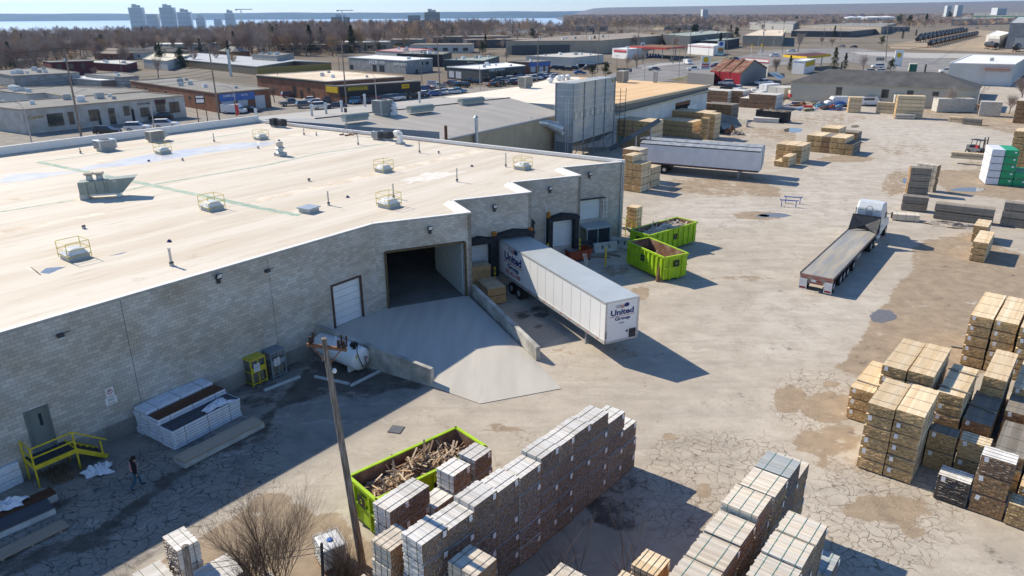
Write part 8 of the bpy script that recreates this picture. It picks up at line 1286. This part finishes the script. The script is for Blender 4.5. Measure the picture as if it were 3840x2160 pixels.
# far towers
def tower(label,fr,x0,x1,ytop,D,crown=True,m_=None,zb=-30):
 a,b=PX(fr,x0,ytop),PX(fr,x1,ytop);ra,rb=ray(*a),ray(*b);A_=Vector((ra.x/ra.y*D,D,0));B_=Vector((rb.x/rb.y*D,D,0));z=CH+ra.z/ra.y*D;W_=(B_-A_).length;t=thing('apartment_tower',label,'tower',(A_+B_)/2+Vector((0,0,zb)),R(12));H_=z-zb;MB().box((0,W_*.3,H_/2),(W_*.76,W_*.5,H_)).build('block',m_ or mat('tower_concrete',(.6,.62,.63),.8,var=.05,scale=.02),t);mb=MB();n=int(H_/3.2)
 for i in range(n):mb.box((0,W_*.04,2+i*3.2),(W_*.7,1.4,1.1))
 mb.build('balcony',mat('tower_band',(.2,.23,.26),.6),t)
 if crown:MB().box((0,W_*.3,H_+3),(W_*.4,W_*.3,6)).box((-W_*.1,W_*.3,H_+7),(W_*.2,W_*.2,3)).build('plant_room',M_pale,t)
TW=[('a',1215,1385,72,'tallest pale apartment tower, leftmost on the skyline',1),('a',1385,1530,135,'lower pale tower between the two tallest',0),('a',1512,1690,72,'tall apartment tower, second from left on the skyline',1),('a',1685,1850,115,'stepped tower right of the second tallest',1),('a',1875,1985,170,'low grey block right of the stepped tower',1),('a',2150,2275,125,'grey apartment slab left of the tower crane',1),('a',2050,2150,185,'low blocks left of the grey slab',0),('b',700,930,165,'terraced glass block with a crane above the tree line',1),('b',1605,1800,118,'tall glass part of the wide block in the middle skyline',1),('b',1450,1605,148,'left low wing of the wide glass block',0),('m',1835,1910,90,'dark grey slab tower above the trees',0),('r',1830,1895,55,'white twin tower, left one on the right skyline',0),('r',1930,2010,50,'white twin tower, right one on the right skyline',0),('r',2305,2450,75,'white silos block at the far right',0)]
for fr,x0,x1,yt,lb,cr in TW:tower(lb,fr,x0,x1,yt,2100,bool(cr),M_gl2 if 'glass' in lb else None)
for lb,fr,x,y in[('tower crane on the left skyline','a',2325,90),('tower crane above the terraced glass block','b',830,100)]:
 r_=ray(*PX(fr,x,y));D=2050;t=thing('tower_crane',lb,'crane',(r_.x/r_.y*D,D,-30));H_=CH+r_.z/r_.y*D+30;MB().box((0,0,H_/2),(2,2,H_)).build('mast',M_galv,t);MB().box((8,0,H_),(44,1.6,1.6)).box((-12,0,H_-1),(4,2.5,3)).build('jib',M_dark,t)
for i,(x,y,d_)in enumerate([(915,105,26),(1000,100,20),(1130,100,60),(1250,98,40)]):q=G(*PX('r',x,y+10),0);q=q*(1500/q.y)if q.y>1500 or q.y<0 else q;t=thing('storage_tank',f'squat white storage tank, {NTH[i]} from the left on the right skyline','tank',(q.x,q.y,0),0,'white storage tanks');MB().cyl((0,0,0),(0,0,12),d_/2,n=24).build('shell',M_rw2,t);MB().cyl((0,0,12),(0,0,14),d_/2,.5,n=24).build('roof',M_rw2,t)
# rail tank wagons
def wagon(c,rz,label,proto=[]):
 if not proto:
  t=thing('tank_wagon',label,'tank wagon',c,rz,'black rail tank wagons');mb=MB();mb.cyl((0,-7.2,2.75),(0,7.2,2.75),1.5,n=14);mb.cyl((0,-7.2,2.75),(0,-7.7,2.75),1.5,.8,n=14);mb.cyl((0,7.2,2.75),(0,7.7,2.75),1.5,.8,n=14);mb.build('barrel',mat('black_tank',(.035,.033,.034),.45,var=.3,scale=.8),t,smooth=False);MB().cyl((0,0,4.1),(0,0,4.7),.55,n=10).box((0,0,4.3),(1.8,2.4,.08)).build('dome',M_dark,t);MB().box((0,0,1.1),(2.2,15.6,.25)).build('frame',M_brown,t)
  for y in(-5.8,5.8):[MB().cyl((s_*.75-.08,y+q,.45),(s_*.75+.08,y+q,.45),.45,n=10).build('wheel',M_dark,t)for s_ in(-1,1)for q in(-.9,.9)]
  bpy.context.view_layer.update();proto.append(t);return t
 return dup(proto[0],c,rz,label)
nw=0
for k_,(x0,y0,x1,y1)in enumerate([(1655,458,2125,345),(1535,412,2030,310),(1560,380,1990,300)]):
 a,b=Q('r',x0,y0),Q('r',x1,y1);dv=(b-a).normalized();L=(b-a).length;n=min(14,int(L/17));st=L/max(1,n);rz=math.atan2(dv.y,dv.x)-math.pi/2
 for i in range(n):wagon(a+dv*(8+i*st),rz,f'black tank wagon, {NTH[i]} from the near end of the {["front", "middle", "rear"][k_]} line');nw+=1
wagon(Q('r',2280,482)+Vector((2,6,0)),R(-12),'lone black tank wagon end-on before the small white hall');wagon(Q('r',2530,505)+Vector((2,6,0)),R(-40),'black tank wagon cut by the right edge')
mb=MB()
for a in[(1250,445,1655,458,0),(1250,432,1535,412,0),(1480,470,1655,460,0)]:
 p,q=Q('r',a[0],a[1],.1),Q('r',a[2],a[3],.1);mb.bar(p,q,.2,.15);mb.bar(p+Vector((1,1.2,0)),q+Vector((1,1.2,0)),.2,.15)
tag(mb.build('rail_tracks',M_brown),kind='structure')
# poles, lamps, wires
def upole(fr,x,y,x2,y2,label,r=.16,conc=False,arm=True,lamp=0):
 b=Q(fr,x,y);tp=poletop(b,fr,x2,y2)-b;t=thing('utility_pole',label,'utility pole',b,0,'utility poles');MB().cyl((0,0,0),tp,r,r*.6,n=8).build('pole',M_conc if conc else M_wood,t)
 if arm:MB().bar(tp*.94-Vector((1.1,.4,0)),tp*.94+Vector((1.1,.4,0)),.12).build('crossarm',M_brown,t)
 if lamp:MB().bar(tp*.5,tp*.5+Vector((2.4*lamp,-.6,.9)),.07).box(tp*.5+Vector((2.6*lamp,-.7,.9)),(.7,.3,.15)).build('lamp_arm',M_galv,t)
 return t,b+tp
U={}
for k_,a in dict(p1=('a',790,1340,617,465,'tall wooden pole with a lamp arm before the white shop row',.22,False,True,1),p2=('a',2125,1185,2010,415,'tall wooden pole before the brick garage',.2,False,True,0),p3=('a',1490,1260,1455,990,'short pale pole beside the white crossovers',.14,True,False,0),p4=('a',1180,705,1130,475,'wooden pole behind the pale grey block works',.14,False,True,0),p5=('b',878,1035,822,380,'tall wooden pole before the black fascia shop',.2,False,True,0),p6=('b',1780,920,1748,350,'tall wooden pole at the dealer row end',.2,False,True,0),p7=('b',230,900,205,690,'bare pole in the brush by the brick garage',.15,False,True,0),p8=('b',1605,820,1588,520,'slim pole right of the grey garage',.13,False,True,0),p9=('b',805,680,792,500,'slim pole left of the grey garage',.13,False,True,0),p10=('b',2045,500,2042,250,'pole before the wood behind the showroom',.16,False,True,0),p11=('b',2530,470,2528,255,'pole before the wood above the beige shop',.16,False,True,0),q1=('m',245,800,255,300,'tall pole left of the silo top',.2,False,True,0),q2=('m',825,700,848,215,'tall pole right of the dark vans',.2,False,True,0),q3=('m',1205,660,1232,195,'tall pole before the long brown roofed row',.2,False,True,0),q4=('m',1555,620,1572,220,'tall pole before the red canopy',.18,False,True,0),q5=('m',720,500,722,240,'pole before the bare wood',.15,False,True,0),q6=('m',1720,570,1730,200,'tall pole right of the red canopy',.16,False,True,0),q7=('m',2075,560,2085,205,'tall pole by the blue oval sign',.16,False,True,0),q8=('m',2415,510,2440,195,'tall pole by the sand roofed building',.16,False,True,0),q9=('m',1612,745,1622,480,'slim pole on the verge by the road',.1,False,False,0),q10=('m',1010,690,1015,530,'slim pole right of the pine by the road',.1,False,True,0),q11=('m',50,470,55,255,'pole above the brick unit with blue sign',.15,False,True,0),r1=('r',240,515,262,180,'tall pole, left one of the pair by the sand roofed building',.16,False,True,0),r2=('r',640,400,658,160,'tall pole right of the bare trees',.15,False,True,0),r3=('r',800,400,815,155,'tall pole left of the sheds',.15,False,True,0),r4=('r',1240,600,1265,210,'tall dark pole before the white price sign',.2,False,True,0),r5=('r',1365,310,1380,125,'far pole by the evergreen clump',.15,False,True,0),r6=('r',1650,260,1655,140,'far pole behind the tank wagons',.15,False,True,0),r7=('r',960,320,972,180,'far pole before the long pale sheds',.14,False,True,0),r8=('r',2130,260,2145,160,'far pole right of the tank wagons',.14,False,True,0),r9=('r',60,500,70,190,'tall pole at the junction corner',.16,False,True,0),r10=('r',440,300,445,165,'far pole before the two storey offices',.14,False,True,0),r11=('r',1560,290,1570,130,'far pole between evergreens',.14,False,True,0),r12=('r',2350,300,2360,170,'far pole before the grey distribution shed',.14,False,True,0)).items():U[k_]=upole(*a)[1]
def wire(a,b,label,n=3,sag=1.2,r=.035,dz=.0):
 mb=MB()
 for j in range(n):
  o=Vector((.5*(j-(n-1)/2),.2*(j-(n-1)/2),-.0-dz*j));pts=[a.lerp(b,f/8)+o-Vector((0,0,sag*4*(f/8)*(1-f/8)))for f in range(9)];[mb.cyl(p,q,r,n=3,cap=False)for p,q in zip(pts,pts[1:])]
 tag(mb.build('power_line',mat('wire_dark',(.08,.08,.085))),label,'power line','overhead lines')
LX=U['p1']+(U['p1']-U['p2']).normalized()*45;dn_=Vector((0,0,1))
for a,b,lb,n,dz in[(LX,U['p1'],'overhead lines leaving the first tall pole to the left',3,0),(LX-dn_*5,U['p1']-dn_*5,'low cables left of the first tall pole',3,.6),(U['p1']-dn_*5,U['p2']-dn_*5,'low cables crossing the front of the white shop row',4,.6),(U['p1'],U['p2'],'overhead lines between the first two tall poles',2,0),(U['p2'],U['p5'],'overhead lines from the brick garage to the black fascia shop',3,0),(U['p5'],U['p6'],'overhead lines above the dealer row',3,.5),(U['p6'],U['q1'],'overhead lines above the showroom',3,.5),(U['q1'],U['q2'],'overhead lines above the silo',3,.5),(U['q2'],U['q3'],'overhead lines above the road',3,.6),(U['q3'],U['q4'],'overhead lines left of the red canopy',3,.6),(U['q4'],U['q6'],'overhead lines over the red canopy',3,.6),(U['q6'],U['q7'],'overhead lines right of the red canopy',3,.6),(U['q7'],U['q8'],'overhead lines to the sand roofed building',3,.6),(U['q8'],U['r1'],'overhead lines at the junction',3,.6),(U['p10'],U['p11'],'overhead lines before the wood behind the showroom',4,1),(U['p11'],U['q5'],'overhead lines before the wood in the middle',4,1),(U['p10']+(U['p10']-U['p11']),U['p10'],'overhead lines before the wood left of the showroom',4,1),(U['r2'],U['r4'],'overhead lines over the side road',3,.6),(U['r4'],U['r8'],'overhead lines behind the tank wagons',3,.6)]:wire(a,b,lb,n,dz=dz,sag=.9)
def slamp(fr,x,y,y2,label,dx=1,L=3.0):
 b=Q(fr,x,y);h=HT(PX(fr,x,y),PX(fr,x,y2));t=thing('street_lamp',label,'street lamp',b,0,'street lamps');MB().cyl((0,0,0),(0,0,h*.82),.12,.08,n=8).build('pole',M_conc,t);pts=[Vector((0,0,h*.8)),Vector((dx*.5,0,h*.93)),Vector((dx*L*.6,0,h*.99)),Vector((dx*L,0,h))];mb=MB();[mb.cyl(p,q,.05,n=6)for p,q in zip(pts,pts[1:])];mb.build('arm',M_conc,t);MB().box((dx*(L+.3),0,h),(.7,.3,.14)).build('lamp_head',M_galv,t)
for a in[('a',315,1410,965,'concrete street lamp before the white shop row',-1),('a',2290,1120,828,'street lamp before the brick garage shutters',-1),('b',1165,1000,690,'street lamp before the cyan car',-1),('b',2165,870,600,'street lamp at the dealer lot edge',-1),('m',1275,770,475,'street lamp by the road near the orange roof',-1),('m',1665,640,415,'street lamp beyond the verge',-1),('m',1890,620,405,'street lamp left of the blue oval sign',-1),('m',2215,560,360,'street lamp right of the blue oval sign',-1),('m',2365,540,350,'street lamp by the traffic signals',1),('m',1535,600,350,'street lamp left of the tall road pole',1),('r',925,600,480,'street lamp behind the two evergreen trees',-1),('m',2510,545,350,'pale post at the junction',1)]:slamp(*a)
for i,(fr,x,y,y2)in enumerate([('m',2308,545,430),('m',2400,540,425),('r',35,540,430)]):b=Q(fr,x,y);h=HT(PX(fr,x,y),PX(fr,x,y2));t=thing('traffic_signal',f'yellow traffic signal, {NTH[i]} from the left at the junction','traffic signal',b,0,'traffic signals');MB().cyl((0,0,0),(0,0,h),.1,n=6).build('pole',M_white,t);MB().box((0,-.2,h-.6),(.5,.35,1.5)).build('signal_head',mat('amber_sign',(.65,.42,.02)),t)
# trees
def btree(seed,H_=9,lvl=4,kd=2,n=3,rt=.22,thick=1.0):
 rs=random.Random(seed);tb,cb=MB(),MB();top=Vector((rs.uniform(-.3,.3),rs.uniform(-.3,.3),H_*.32));tb.cyl((0,0,-.3),top,rt,rt*.75,n=6)
 for i in range(5):a=i*1.26+rs.uniform(-.3,.3);s_=rs.uniform(.25,.75);branch(cb,top*rs.uniform(.7,1),Vector((math.cos(a)*s_,math.sin(a)*s_,1)).normalized(),H_*.3,rt*.5*thick,lvl,rs,.5,kd,n)
 return tb,cb
def fixtw(mb,w_=.05):
 return mb
M_tr=[mat('bare_crown_brown',(.3,.225,.185),.95,var=.3,scale=.12,spec=.05,coords='Object'),mat('bare_crown_grey',(.36,.3,.26),.95,var=.3,scale=.12,spec=.05),mat('bare_crown_ochre',(.4,.28,.16),.95,var=.3,scale=.12,spec=.05)]
TP=[]
for sd in range(5):
 tb,cb=btree(sd+3,10,3,3,3,.24,1.1);rs=random.Random(sd);V0=list(cb.v)
 for i in range(900):p=Vector(V0[rs.randrange(len(V0)//3,len(V0))]);d_=Vector((rs.uniform(-1,1),rs.uniform(-1,1),rs.uniform(-.2,1.2))).normalized()*rs.uniform(.5,1.2);o=d_.orthogonal().normalized()*.022;cb.add([p-o,p+o,p+d_],[(0,1,2)])
 a=tb.build('trunk',M_bark);b=cb.build('crown',M_tr[0 if sd<3 else(1 if sd==3 else 2)]);TP.append((a.data,b.data));bpy.data.objects.remove(a);bpy.data.objects.remove(b)
def conifer(seed,H_,col):
 rs=random.Random(seed);cb=MB()
 for i in range(2600):f=rs.random()**.8;z=H_*(.08+.92*f);r=(1-f)**.85*H_*.23*(.75+.35*math.sin(z*2.6+rs.random()))+.1;a=rs.uniform(0,math.tau);rr_=r*rs.uniform(.35,1.05);p=Vector((rr_*math.cos(a),rr_*math.sin(a),z));d_=Vector((math.cos(a),math.sin(a),-.25+rs.uniform(-.3,.3)))*rs.uniform(.25,.6)*H_/10;o=Vector((-math.sin(a),math.cos(a),rs.uniform(-.4,.4)))*.14*H_/10;cb.add([p-o,p+o,p+d_],[(0,1,2)])
 a=MB().cyl((0,0,-.3),(0,0,H_*.9),H_*.02,.03,n=6).build('trunk',M_bark);b=cb.build('crown',col);r_=(a.data,b.data);bpy.data.objects.remove(a);bpy.data.objects.remove(b);return r_
CP=[conifer(i,10,mat(['spruce_green','pine_green','cedar_green'][i],[(.035,.055,.025),(.05,.07,.03),(.09,.1,.03)][i],.9,var=.35,scale=.8,spec=.05))for i in range(3)]
def rpine(seed):
 rs=random.Random(seed);cb=MB()
 for k in range(26):
  a,f=rs.uniform(0,math.tau),rs.uniform(.25,1);r=rs.uniform(0,1)*3.6*(1.15-f*.75);c=Vector((r*math.cos(a),r*math.sin(a),f*9.2));cr=rs.uniform(.8,1.5)
  for i in range(130):d_=Vector((rs.gauss(0,1),rs.gauss(0,1),rs.gauss(0,.6))).normalized();p=c+d_*cr*rs.uniform(.5,1);o=d_.orthogonal().normalized()*.1;cb.add([p-o,p+o,p+d_*.4],[(0,1,2)])
 a=MB().cyl((0,0,-.3),(0,0,8),.25,.08,n=6).build('trunk',M_bark);b=cb.build('crown',MATS['pine_green']);r_=(a.data,b.data);bpy.data.objects.remove(a);bpy.data.objects.remove(b);return r_
CP.append(rpine(3))
def tree(me2,loc,s,label,cat='tree',group=None,rz=None,name='tree'):
 t=thing(name,label,cat,loc,random.uniform(0,6.3)if rz is None else rz,group);t.scale=(s*random.uniform(.9,1.15),s*random.uniform(.9,1.15),s)
 for nm,me in zip(('trunk','crown'),me2):o=bpy.data.objects.new(nm,me);C.objects.link(o);o.parent=t
 return t
for i,(fr,x,y,y2,k_,lb)in enumerate([('m',905,745,590,3,'broad dark pine beside the road behind the silo top'),('m',775,735,660,3,'low green pine left of the broad one behind the silo'),('r',735,690,455,2,'tall olive green spruce before the yellow canopy'),('r',840,675,510,0,'dark spruce right of the olive green one'),('r',310,690,535,0,'dark spruce left of the station shop'),('r',1285,690,560,3,'flat topped pine behind the black roofed shed'),('a',1175,450,290,3,'dark pine between the houses at left'),('a',1385,385,255,0,'pair spruce on the left tree line'),('a',1690,430,310,0,'slim dark spruce above the houses'),('a',1800,450,340,1,'olive spruce beside the slim dark one'),('a',2270,500,300,0,'large spruce above the brown shed'),('a',870,490,400,3,'round dark evergreen at left among bare trees'),('a',1060,470,380,2,'olive evergreen left of the dark pine'),('b',180,470,255,0,'tall dark spruce behind the yellow gable'),('b',140,420,260,0,'second tall spruce behind the yellow gable'),('b',640,500,260,2,'olive green conifer in the middle wood'),('b',1190,520,405,3,'dark round pine above the grey garage'),('b',910,520,430,3,'dark evergreen left of the round pine'),('b',1060,510,420,0,'small spruce beside the round pine'),('m',795,490,345,0,'dark spruce before the long brown rows'),('m',1350,420,320,0,'spruce before the dark factory'),('m',640,480,370,3,'brownish pine before the long rows'),('m',400,500,390,3,'rounded pine above the blue sign unit'),('r',740,360,245,0,'dark spruce left of the long pale sheds'),('r',1400,380,290,0,'dark spruce left of the tank wagons'),('r',1200,440,340,3,'low dark evergreen by the side road'),('r',1360,260,130,3,'tall evergreen clump, left part, on the right skyline'),('r',1460,270,140,3,'tall evergreen clump, middle part, on the right skyline'),('r',1620,260,130,0,'tall evergreen clump, right part, behind the tank wagons'),('r',1850,200,105,3,'tall dark evergreen above the far sheds'),('r',370,230,150,3,'evergreen behind the two storey offices'),('r',1530,350,280,0,'small spruce at the head of the tank wagons')]):
 b=Q(fr,x,y);h=max(4,HT(PX(fr,x,y),PX(fr,x,y2)));tree(CP[k_],b,h/10,lb,name='evergreen_tree',group=None)
for i,(fr,x,y,y2,k_,lb)in enumerate([('a',1530,755,530,3,'bare tree before the white gabled building'),('a',930,760,630,0,'bare bushy tree before the dark red block'),('a',1240,690,590,0,'bare bushy tree before the long dark red building'),('m',1110,655,520,3,'small bare tree by the road junction'),('m',1200,650,490,0,'bare tree beside the one at the road'),('m',1265,625,500,3,'third bare tree by the road before the kiosk'),('r',390,500,300,3,'spreading bare tree by the sand roofed building'),('r',1020,690,500,3,'spreading bare tree behind the black roofed shed'),('r',180,700,520,0,'bare thicket tree left of the spruce by the station shop'),('r',620,440,340,0,'bare tree right of the spreading one'),('r',720,450,350,0,'bare tree left of the side road'),('r',1690,1040,810,3,'slender bare tree before the shed wall'),('r',1840,1080,810,3,'slender bare tree by the fence posts'),('b',2420,600,480,3,'bare tree beside the pale green roof'),('m',2540,700,560,3,'bare tree beside the red framed shed'),('b',180,990,800,0,'dense bare thicket by the brick garage'),('r',2120,1110,960,0,'dense bare brush before the derelict box'),('r',2430,1100,900,1,'bare brush heap at the right edge, nearer'),('r',2540,1000,700,1,'bare brush heap at the right edge, farther'),('r',250,1020,900,0,'bare bush at the end of the grey row by the shed')]):
 b=Q(fr,x,y);h=max(2.5,HT(PX(fr,x,y),PX(fr,x,y2)));tree(TP[k_],b,h/10.5,lb,name='bare_tree')
rs=random.Random(77)
for i in range(190):
 if i<62:x,y=rs.uniform(2560,3800),rs.uniform(62,150)
 elif i<80:x,y=rs.uniform(1900,2700),rs.uniform(125,200)
 else:x,y=rs.uniform(0,900),rs.uniform(190,260)
 if i>=105:x,y=rs.uniform(1250,2750),rs.uniform(128,205)
 if 3380<x<3680 and y>105:continue
 if 1900<x and y>165 and i>=105:continue
 if x>2900 and y>110:y=rs.uniform(62,108)
 b=G(x,y);ev=rs.random()<.16;(tree(CP[rs.choice([0,1,3])],b,rs.uniform(.7,1.2),'evergreen among the sheds and poles of the far industrial sprawl',group='evergreens of the far sprawl',name='evergreen_tree')if ev else tree(TP[rs.randrange(5)],b,rs.uniform(.5,1.0),'bare tree or brush between far roofs and parking lots',group='bare trees between far roofs',name='bare_tree'))
for lb,x,y,w_,h,c_ in[('pale long shed left of the storage tanks',2960,88,60,6,M_pale),('brown flat shed below the storage tanks',3080,84,90,6,M_tanw),('white roofed shed right of the storage tanks',3260,75,70,7,M_gb),('dark low shed above the pale long sheds',3160,96,70,5,M_char),('pale shed before the far evergreen clump',3350,92,50,6,M_pale),('red brown shed before the far white factory',3450,82,60,6,M_redw),('grey shed at the left of the grey distribution shed',3560,84,50,6,M_gb),('white cube block on the right skyline',3760,60,60,12,M_pale),('tan shed right of the bright blue shed',3290,66,80,8,M_tanw),('dark shed between the blue shed and the wood',3060,72,60,6,M_char),('low brown shed by the left end of the two storey offices',2740,92,40,5,M_tanw),('grey flat shed by the side road poles',3330,118,40,5,M_gb),('long grey store before the middle wood',1430,176,60,5,M_gb),('tan flat store before the middle wood',1330,188,46,5,M_tanw),('dark flat unit behind the pale green roof',1880,176,50,5,M_char),('brick unit left of the long brown warehouse row',1760,162,60,5,M_brick),('pale unit above the charcoal showroom',1660,196,36,4.5,M_pale),('grey unit far behind the long brown warehouse row',2150,118,80,7,M_gb),('tan unit above the dark factory',2560,112,70,6,M_tanw),('white roofed unit behind the white gabled building',700,196,44,5,M_pale),('brown unit at the edge of the wood above the yellow gable',1180,196,40,4.5,M_brick)]:
 c=G(x,y);k=w_/2;t=thing('building',lb,'building',c,R(rs.uniform(-20,15)));MB().box((0,0,h/2),(w_,w_*.5,h)).build('wall',c_,t);MB().box((0,0,h+.15),(w_*1.01,w_*.51,.3)).build('roof',rs.choice([M_rg,M_rw2,MATS['brown_roof']]),t);mb=MB();[mb.box((-w_/2+w_*(q_+.5)/6,-w_*.25-.05,h*.45),(w_/12,.1,h*.4))for q_ in range(6)];mb.build('window',M_gl2,t)
# the wood: 230 nearest as trees, the rest as one mass
rs=random.Random(11);pts=[]
def wood_ok(x,y):
 px,py=toPX(Vector((x,y,0)));lim=np.interp(px,[-300,150,350,700,960,1300,1500,1900,2300,2700,3000,4000],[340,270,212,212,222,212,190,150,130,124,116,104]);return py<lim-12*rs.random()and-250<px<4100
keep=[];r_=205
while r_<5200:
 g=8.5 if r_<450 else(9.5 if r_<750 else(14 if r_<1650 else(24 if r_<2600 else 42)));r_+=g*.9;st_=g/r_;a=-.72
 if r_>1650:a=.05
 while a<.72:
  a+=st_;r2,a2=r_+rs.uniform(-.4,.4)*g,a+rs.uniform(-.4,.4)*st_;x,y=r2*math.sin(a2),r2*math.cos(a2)
  if wood_ok(x,y)and(r2<1150 or x/y>.07)and rs.random()<.93:keep.append((r2,x,y))
keep.sort();near=keep[:215];far=keep[215:];print('wood',len(keep),near[-1][0])
for r_,x,y in near:
 px,py=toPX(Vector((x,y,0)));zone='left' if px<900 else('middle' if px<1900 else 'right');k_=rs.choice([0,1,2,3,0,1,4]);s_=rs.uniform(.95,1.25)*(1.0 if px<900 else(1.25 if px<2000 else .95))
 if rs.random()<.06:tree(CP[rs.randrange(3)],(x,y,0),s_*1.05,f'dark conifer among the bare trees of the {zone} wood',group=f'conifers of the {zone} wood',name='evergreen_tree')
 else:tree(TP[k_],(x,y,0),s_,f'bare leafless tree in the crowded {zone} wood beyond the roofs',group=f'bare trees of the {zone} wood',name='bare_tree')
# far wood as one mesh of simplified trees
FT=[]
for sd in range(6):
 r2=random.Random(50+sd);V_,F__=[],[];con=sd==5
 for i in range(190 if not con else 120):
  if con:f=r2.random();z=1+12*f;rr_=(1-f)*2.6;a=r2.uniform(0,6.28);p=Vector((rr_*math.cos(a),rr_*math.sin(a),z));d_=Vector((math.cos(a),math.sin(a),-.4))*1.0;o=Vector((-math.sin(a),math.cos(a),0))*.4
  else:a=r2.uniform(0,6.28);e_=r2.uniform(-.25,1)*math.pi/2;rr_=r2.uniform(.3,1)**.5;p=Vector((4.8*rr_*math.cos(a)*math.cos(e_),4.8*rr_*math.sin(a)*math.cos(e_),6.2+6.4*rr_*math.sin(e_)));d_=(p-Vector((0,0,3))).normalized()*r2.uniform(1,2.4);o=d_.orthogonal().normalized()*r2.uniform(.05,.13)
  k=len(V_);V_+=[p-o,p+o,p+d_];F__.append((k,k+1,k+2))
 FT.append((np.array([tuple(v)for v in V_]),np.array(F__)))
SM=[(v.reshape(-1,3,3)[::4].reshape(-1,3),np.arange(len(v.reshape(-1,3,3)[::4])*3).reshape(-1,3))for v,f in FT]
for i in range(len(SM)):v=SM[i][0].reshape(-1,3,3);c3=v.mean(1,keepdims=True);SM[i]=((c3+(v-c3)*np.array([2.6,2.6,1.5])).reshape(-1,3),SM[i][1])
VV,FF,MI=[],[],[];off=0
for r_,x,y in keep:
 if r_<1000:
  for q_ in range(2):
   v,f=SM[rs.randrange(5)];a=rs.uniform(0,6.28);M_=np.array([[math.cos(a),-math.sin(a),0],[math.sin(a),math.cos(a),0],[0,0,.42]])*rs.uniform(.45,.8);VV.append(v@M_.T+np.array([x+rs.uniform(-5,5),y+rs.uniform(-5,5),-1.2]));FF.append(f+off);off+=len(v);MI+=[rs.randrange(3)]*len(f)
for r_,x,y in far:
 k_=rs.choice([0,1,2,3,4,0,1,2,3,4,5])if rs.random()<.7 else rs.randrange(5);v,f=(FT if r_<1000 else SM)[k_];a=rs.uniform(0,6.28);u_=x/y;s_=rs.uniform(.7,1.1)*(.85 if u_<-.35 else(1.18 if u_<.03 else(1.0 if u_<.25 else .8)))*(1 if r_<1650 else(1.0 if r_<2600 else 1.15));wd_=1 if r_<1650 else(1.6 if r_<2600 else 2.6);M_=np.array([[wd_*math.cos(a),-wd_*math.sin(a),0],[wd_*math.sin(a),wd_*math.cos(a),0],[0,0,1]])*s_
 gz_=-min(1,max(0,(r_-950)/900))*46*(1 if x/y<.07 else 0);VV.append(v@M_.T+np.array([x,y,gz_]));FF.append(f+off);off+=len(v);MI+=[k_ if k_==5 else(0 if k_<3 else(1 if k_==3 else 2))]*len(f)
VV=np.concatenate(VV);FF=np.concatenate(FF);me=bpy.data.meshes.new('woodland');me.vertices.add(len(VV));me.vertices.foreach_set('co',VV.reshape(-1).astype(np.float32));nf=len(FF);me.loops.add(nf*3);me.loops.foreach_set('vertex_index',FF.reshape(-1));me.polygons.add(nf);me.polygons.foreach_set('loop_start',np.arange(nf)*3);me.polygons.foreach_set('loop_total',np.full(nf,3))
for m_ in(M_tr[0],M_tr[1],M_tr[2],MATS['spruce_green']):me.materials.append(m_)
me.update();me.polygons.foreach_set('material_index',[min(q_,3)for q_ in MI]);me.update();o=bpy.data.objects.new('woodland',me);C.objects.link(o);tag(o,'far off belt of bare brown woodland reaching to the lake','woodland',kind='stuff');print('far wood tris',nf)
# air
hz_=MB().box((0,8700,106),(60000,18600,340)).build('haze',[bpy.data.materials.new('haze')]);hz_['kind']='stuff';hm=hz_.data.materials[0];hm.use_nodes=True;n=hm.node_tree.nodes;n.remove(n['Principled BSDF']);pv=n.new('ShaderNodeVolumePrincipled');pv.inputs['Color'].default_value=(.36,.6,1,1);pv.inputs['Density'].default_value=4.5e-5;pv.inputs['Anisotropy'].default_value=.35;hm.node_tree.links.new(pv.outputs[0],n['Material Output'].inputs['Volume']);tag(hz_,'thin blue air over the yard, woods and lake','haze')
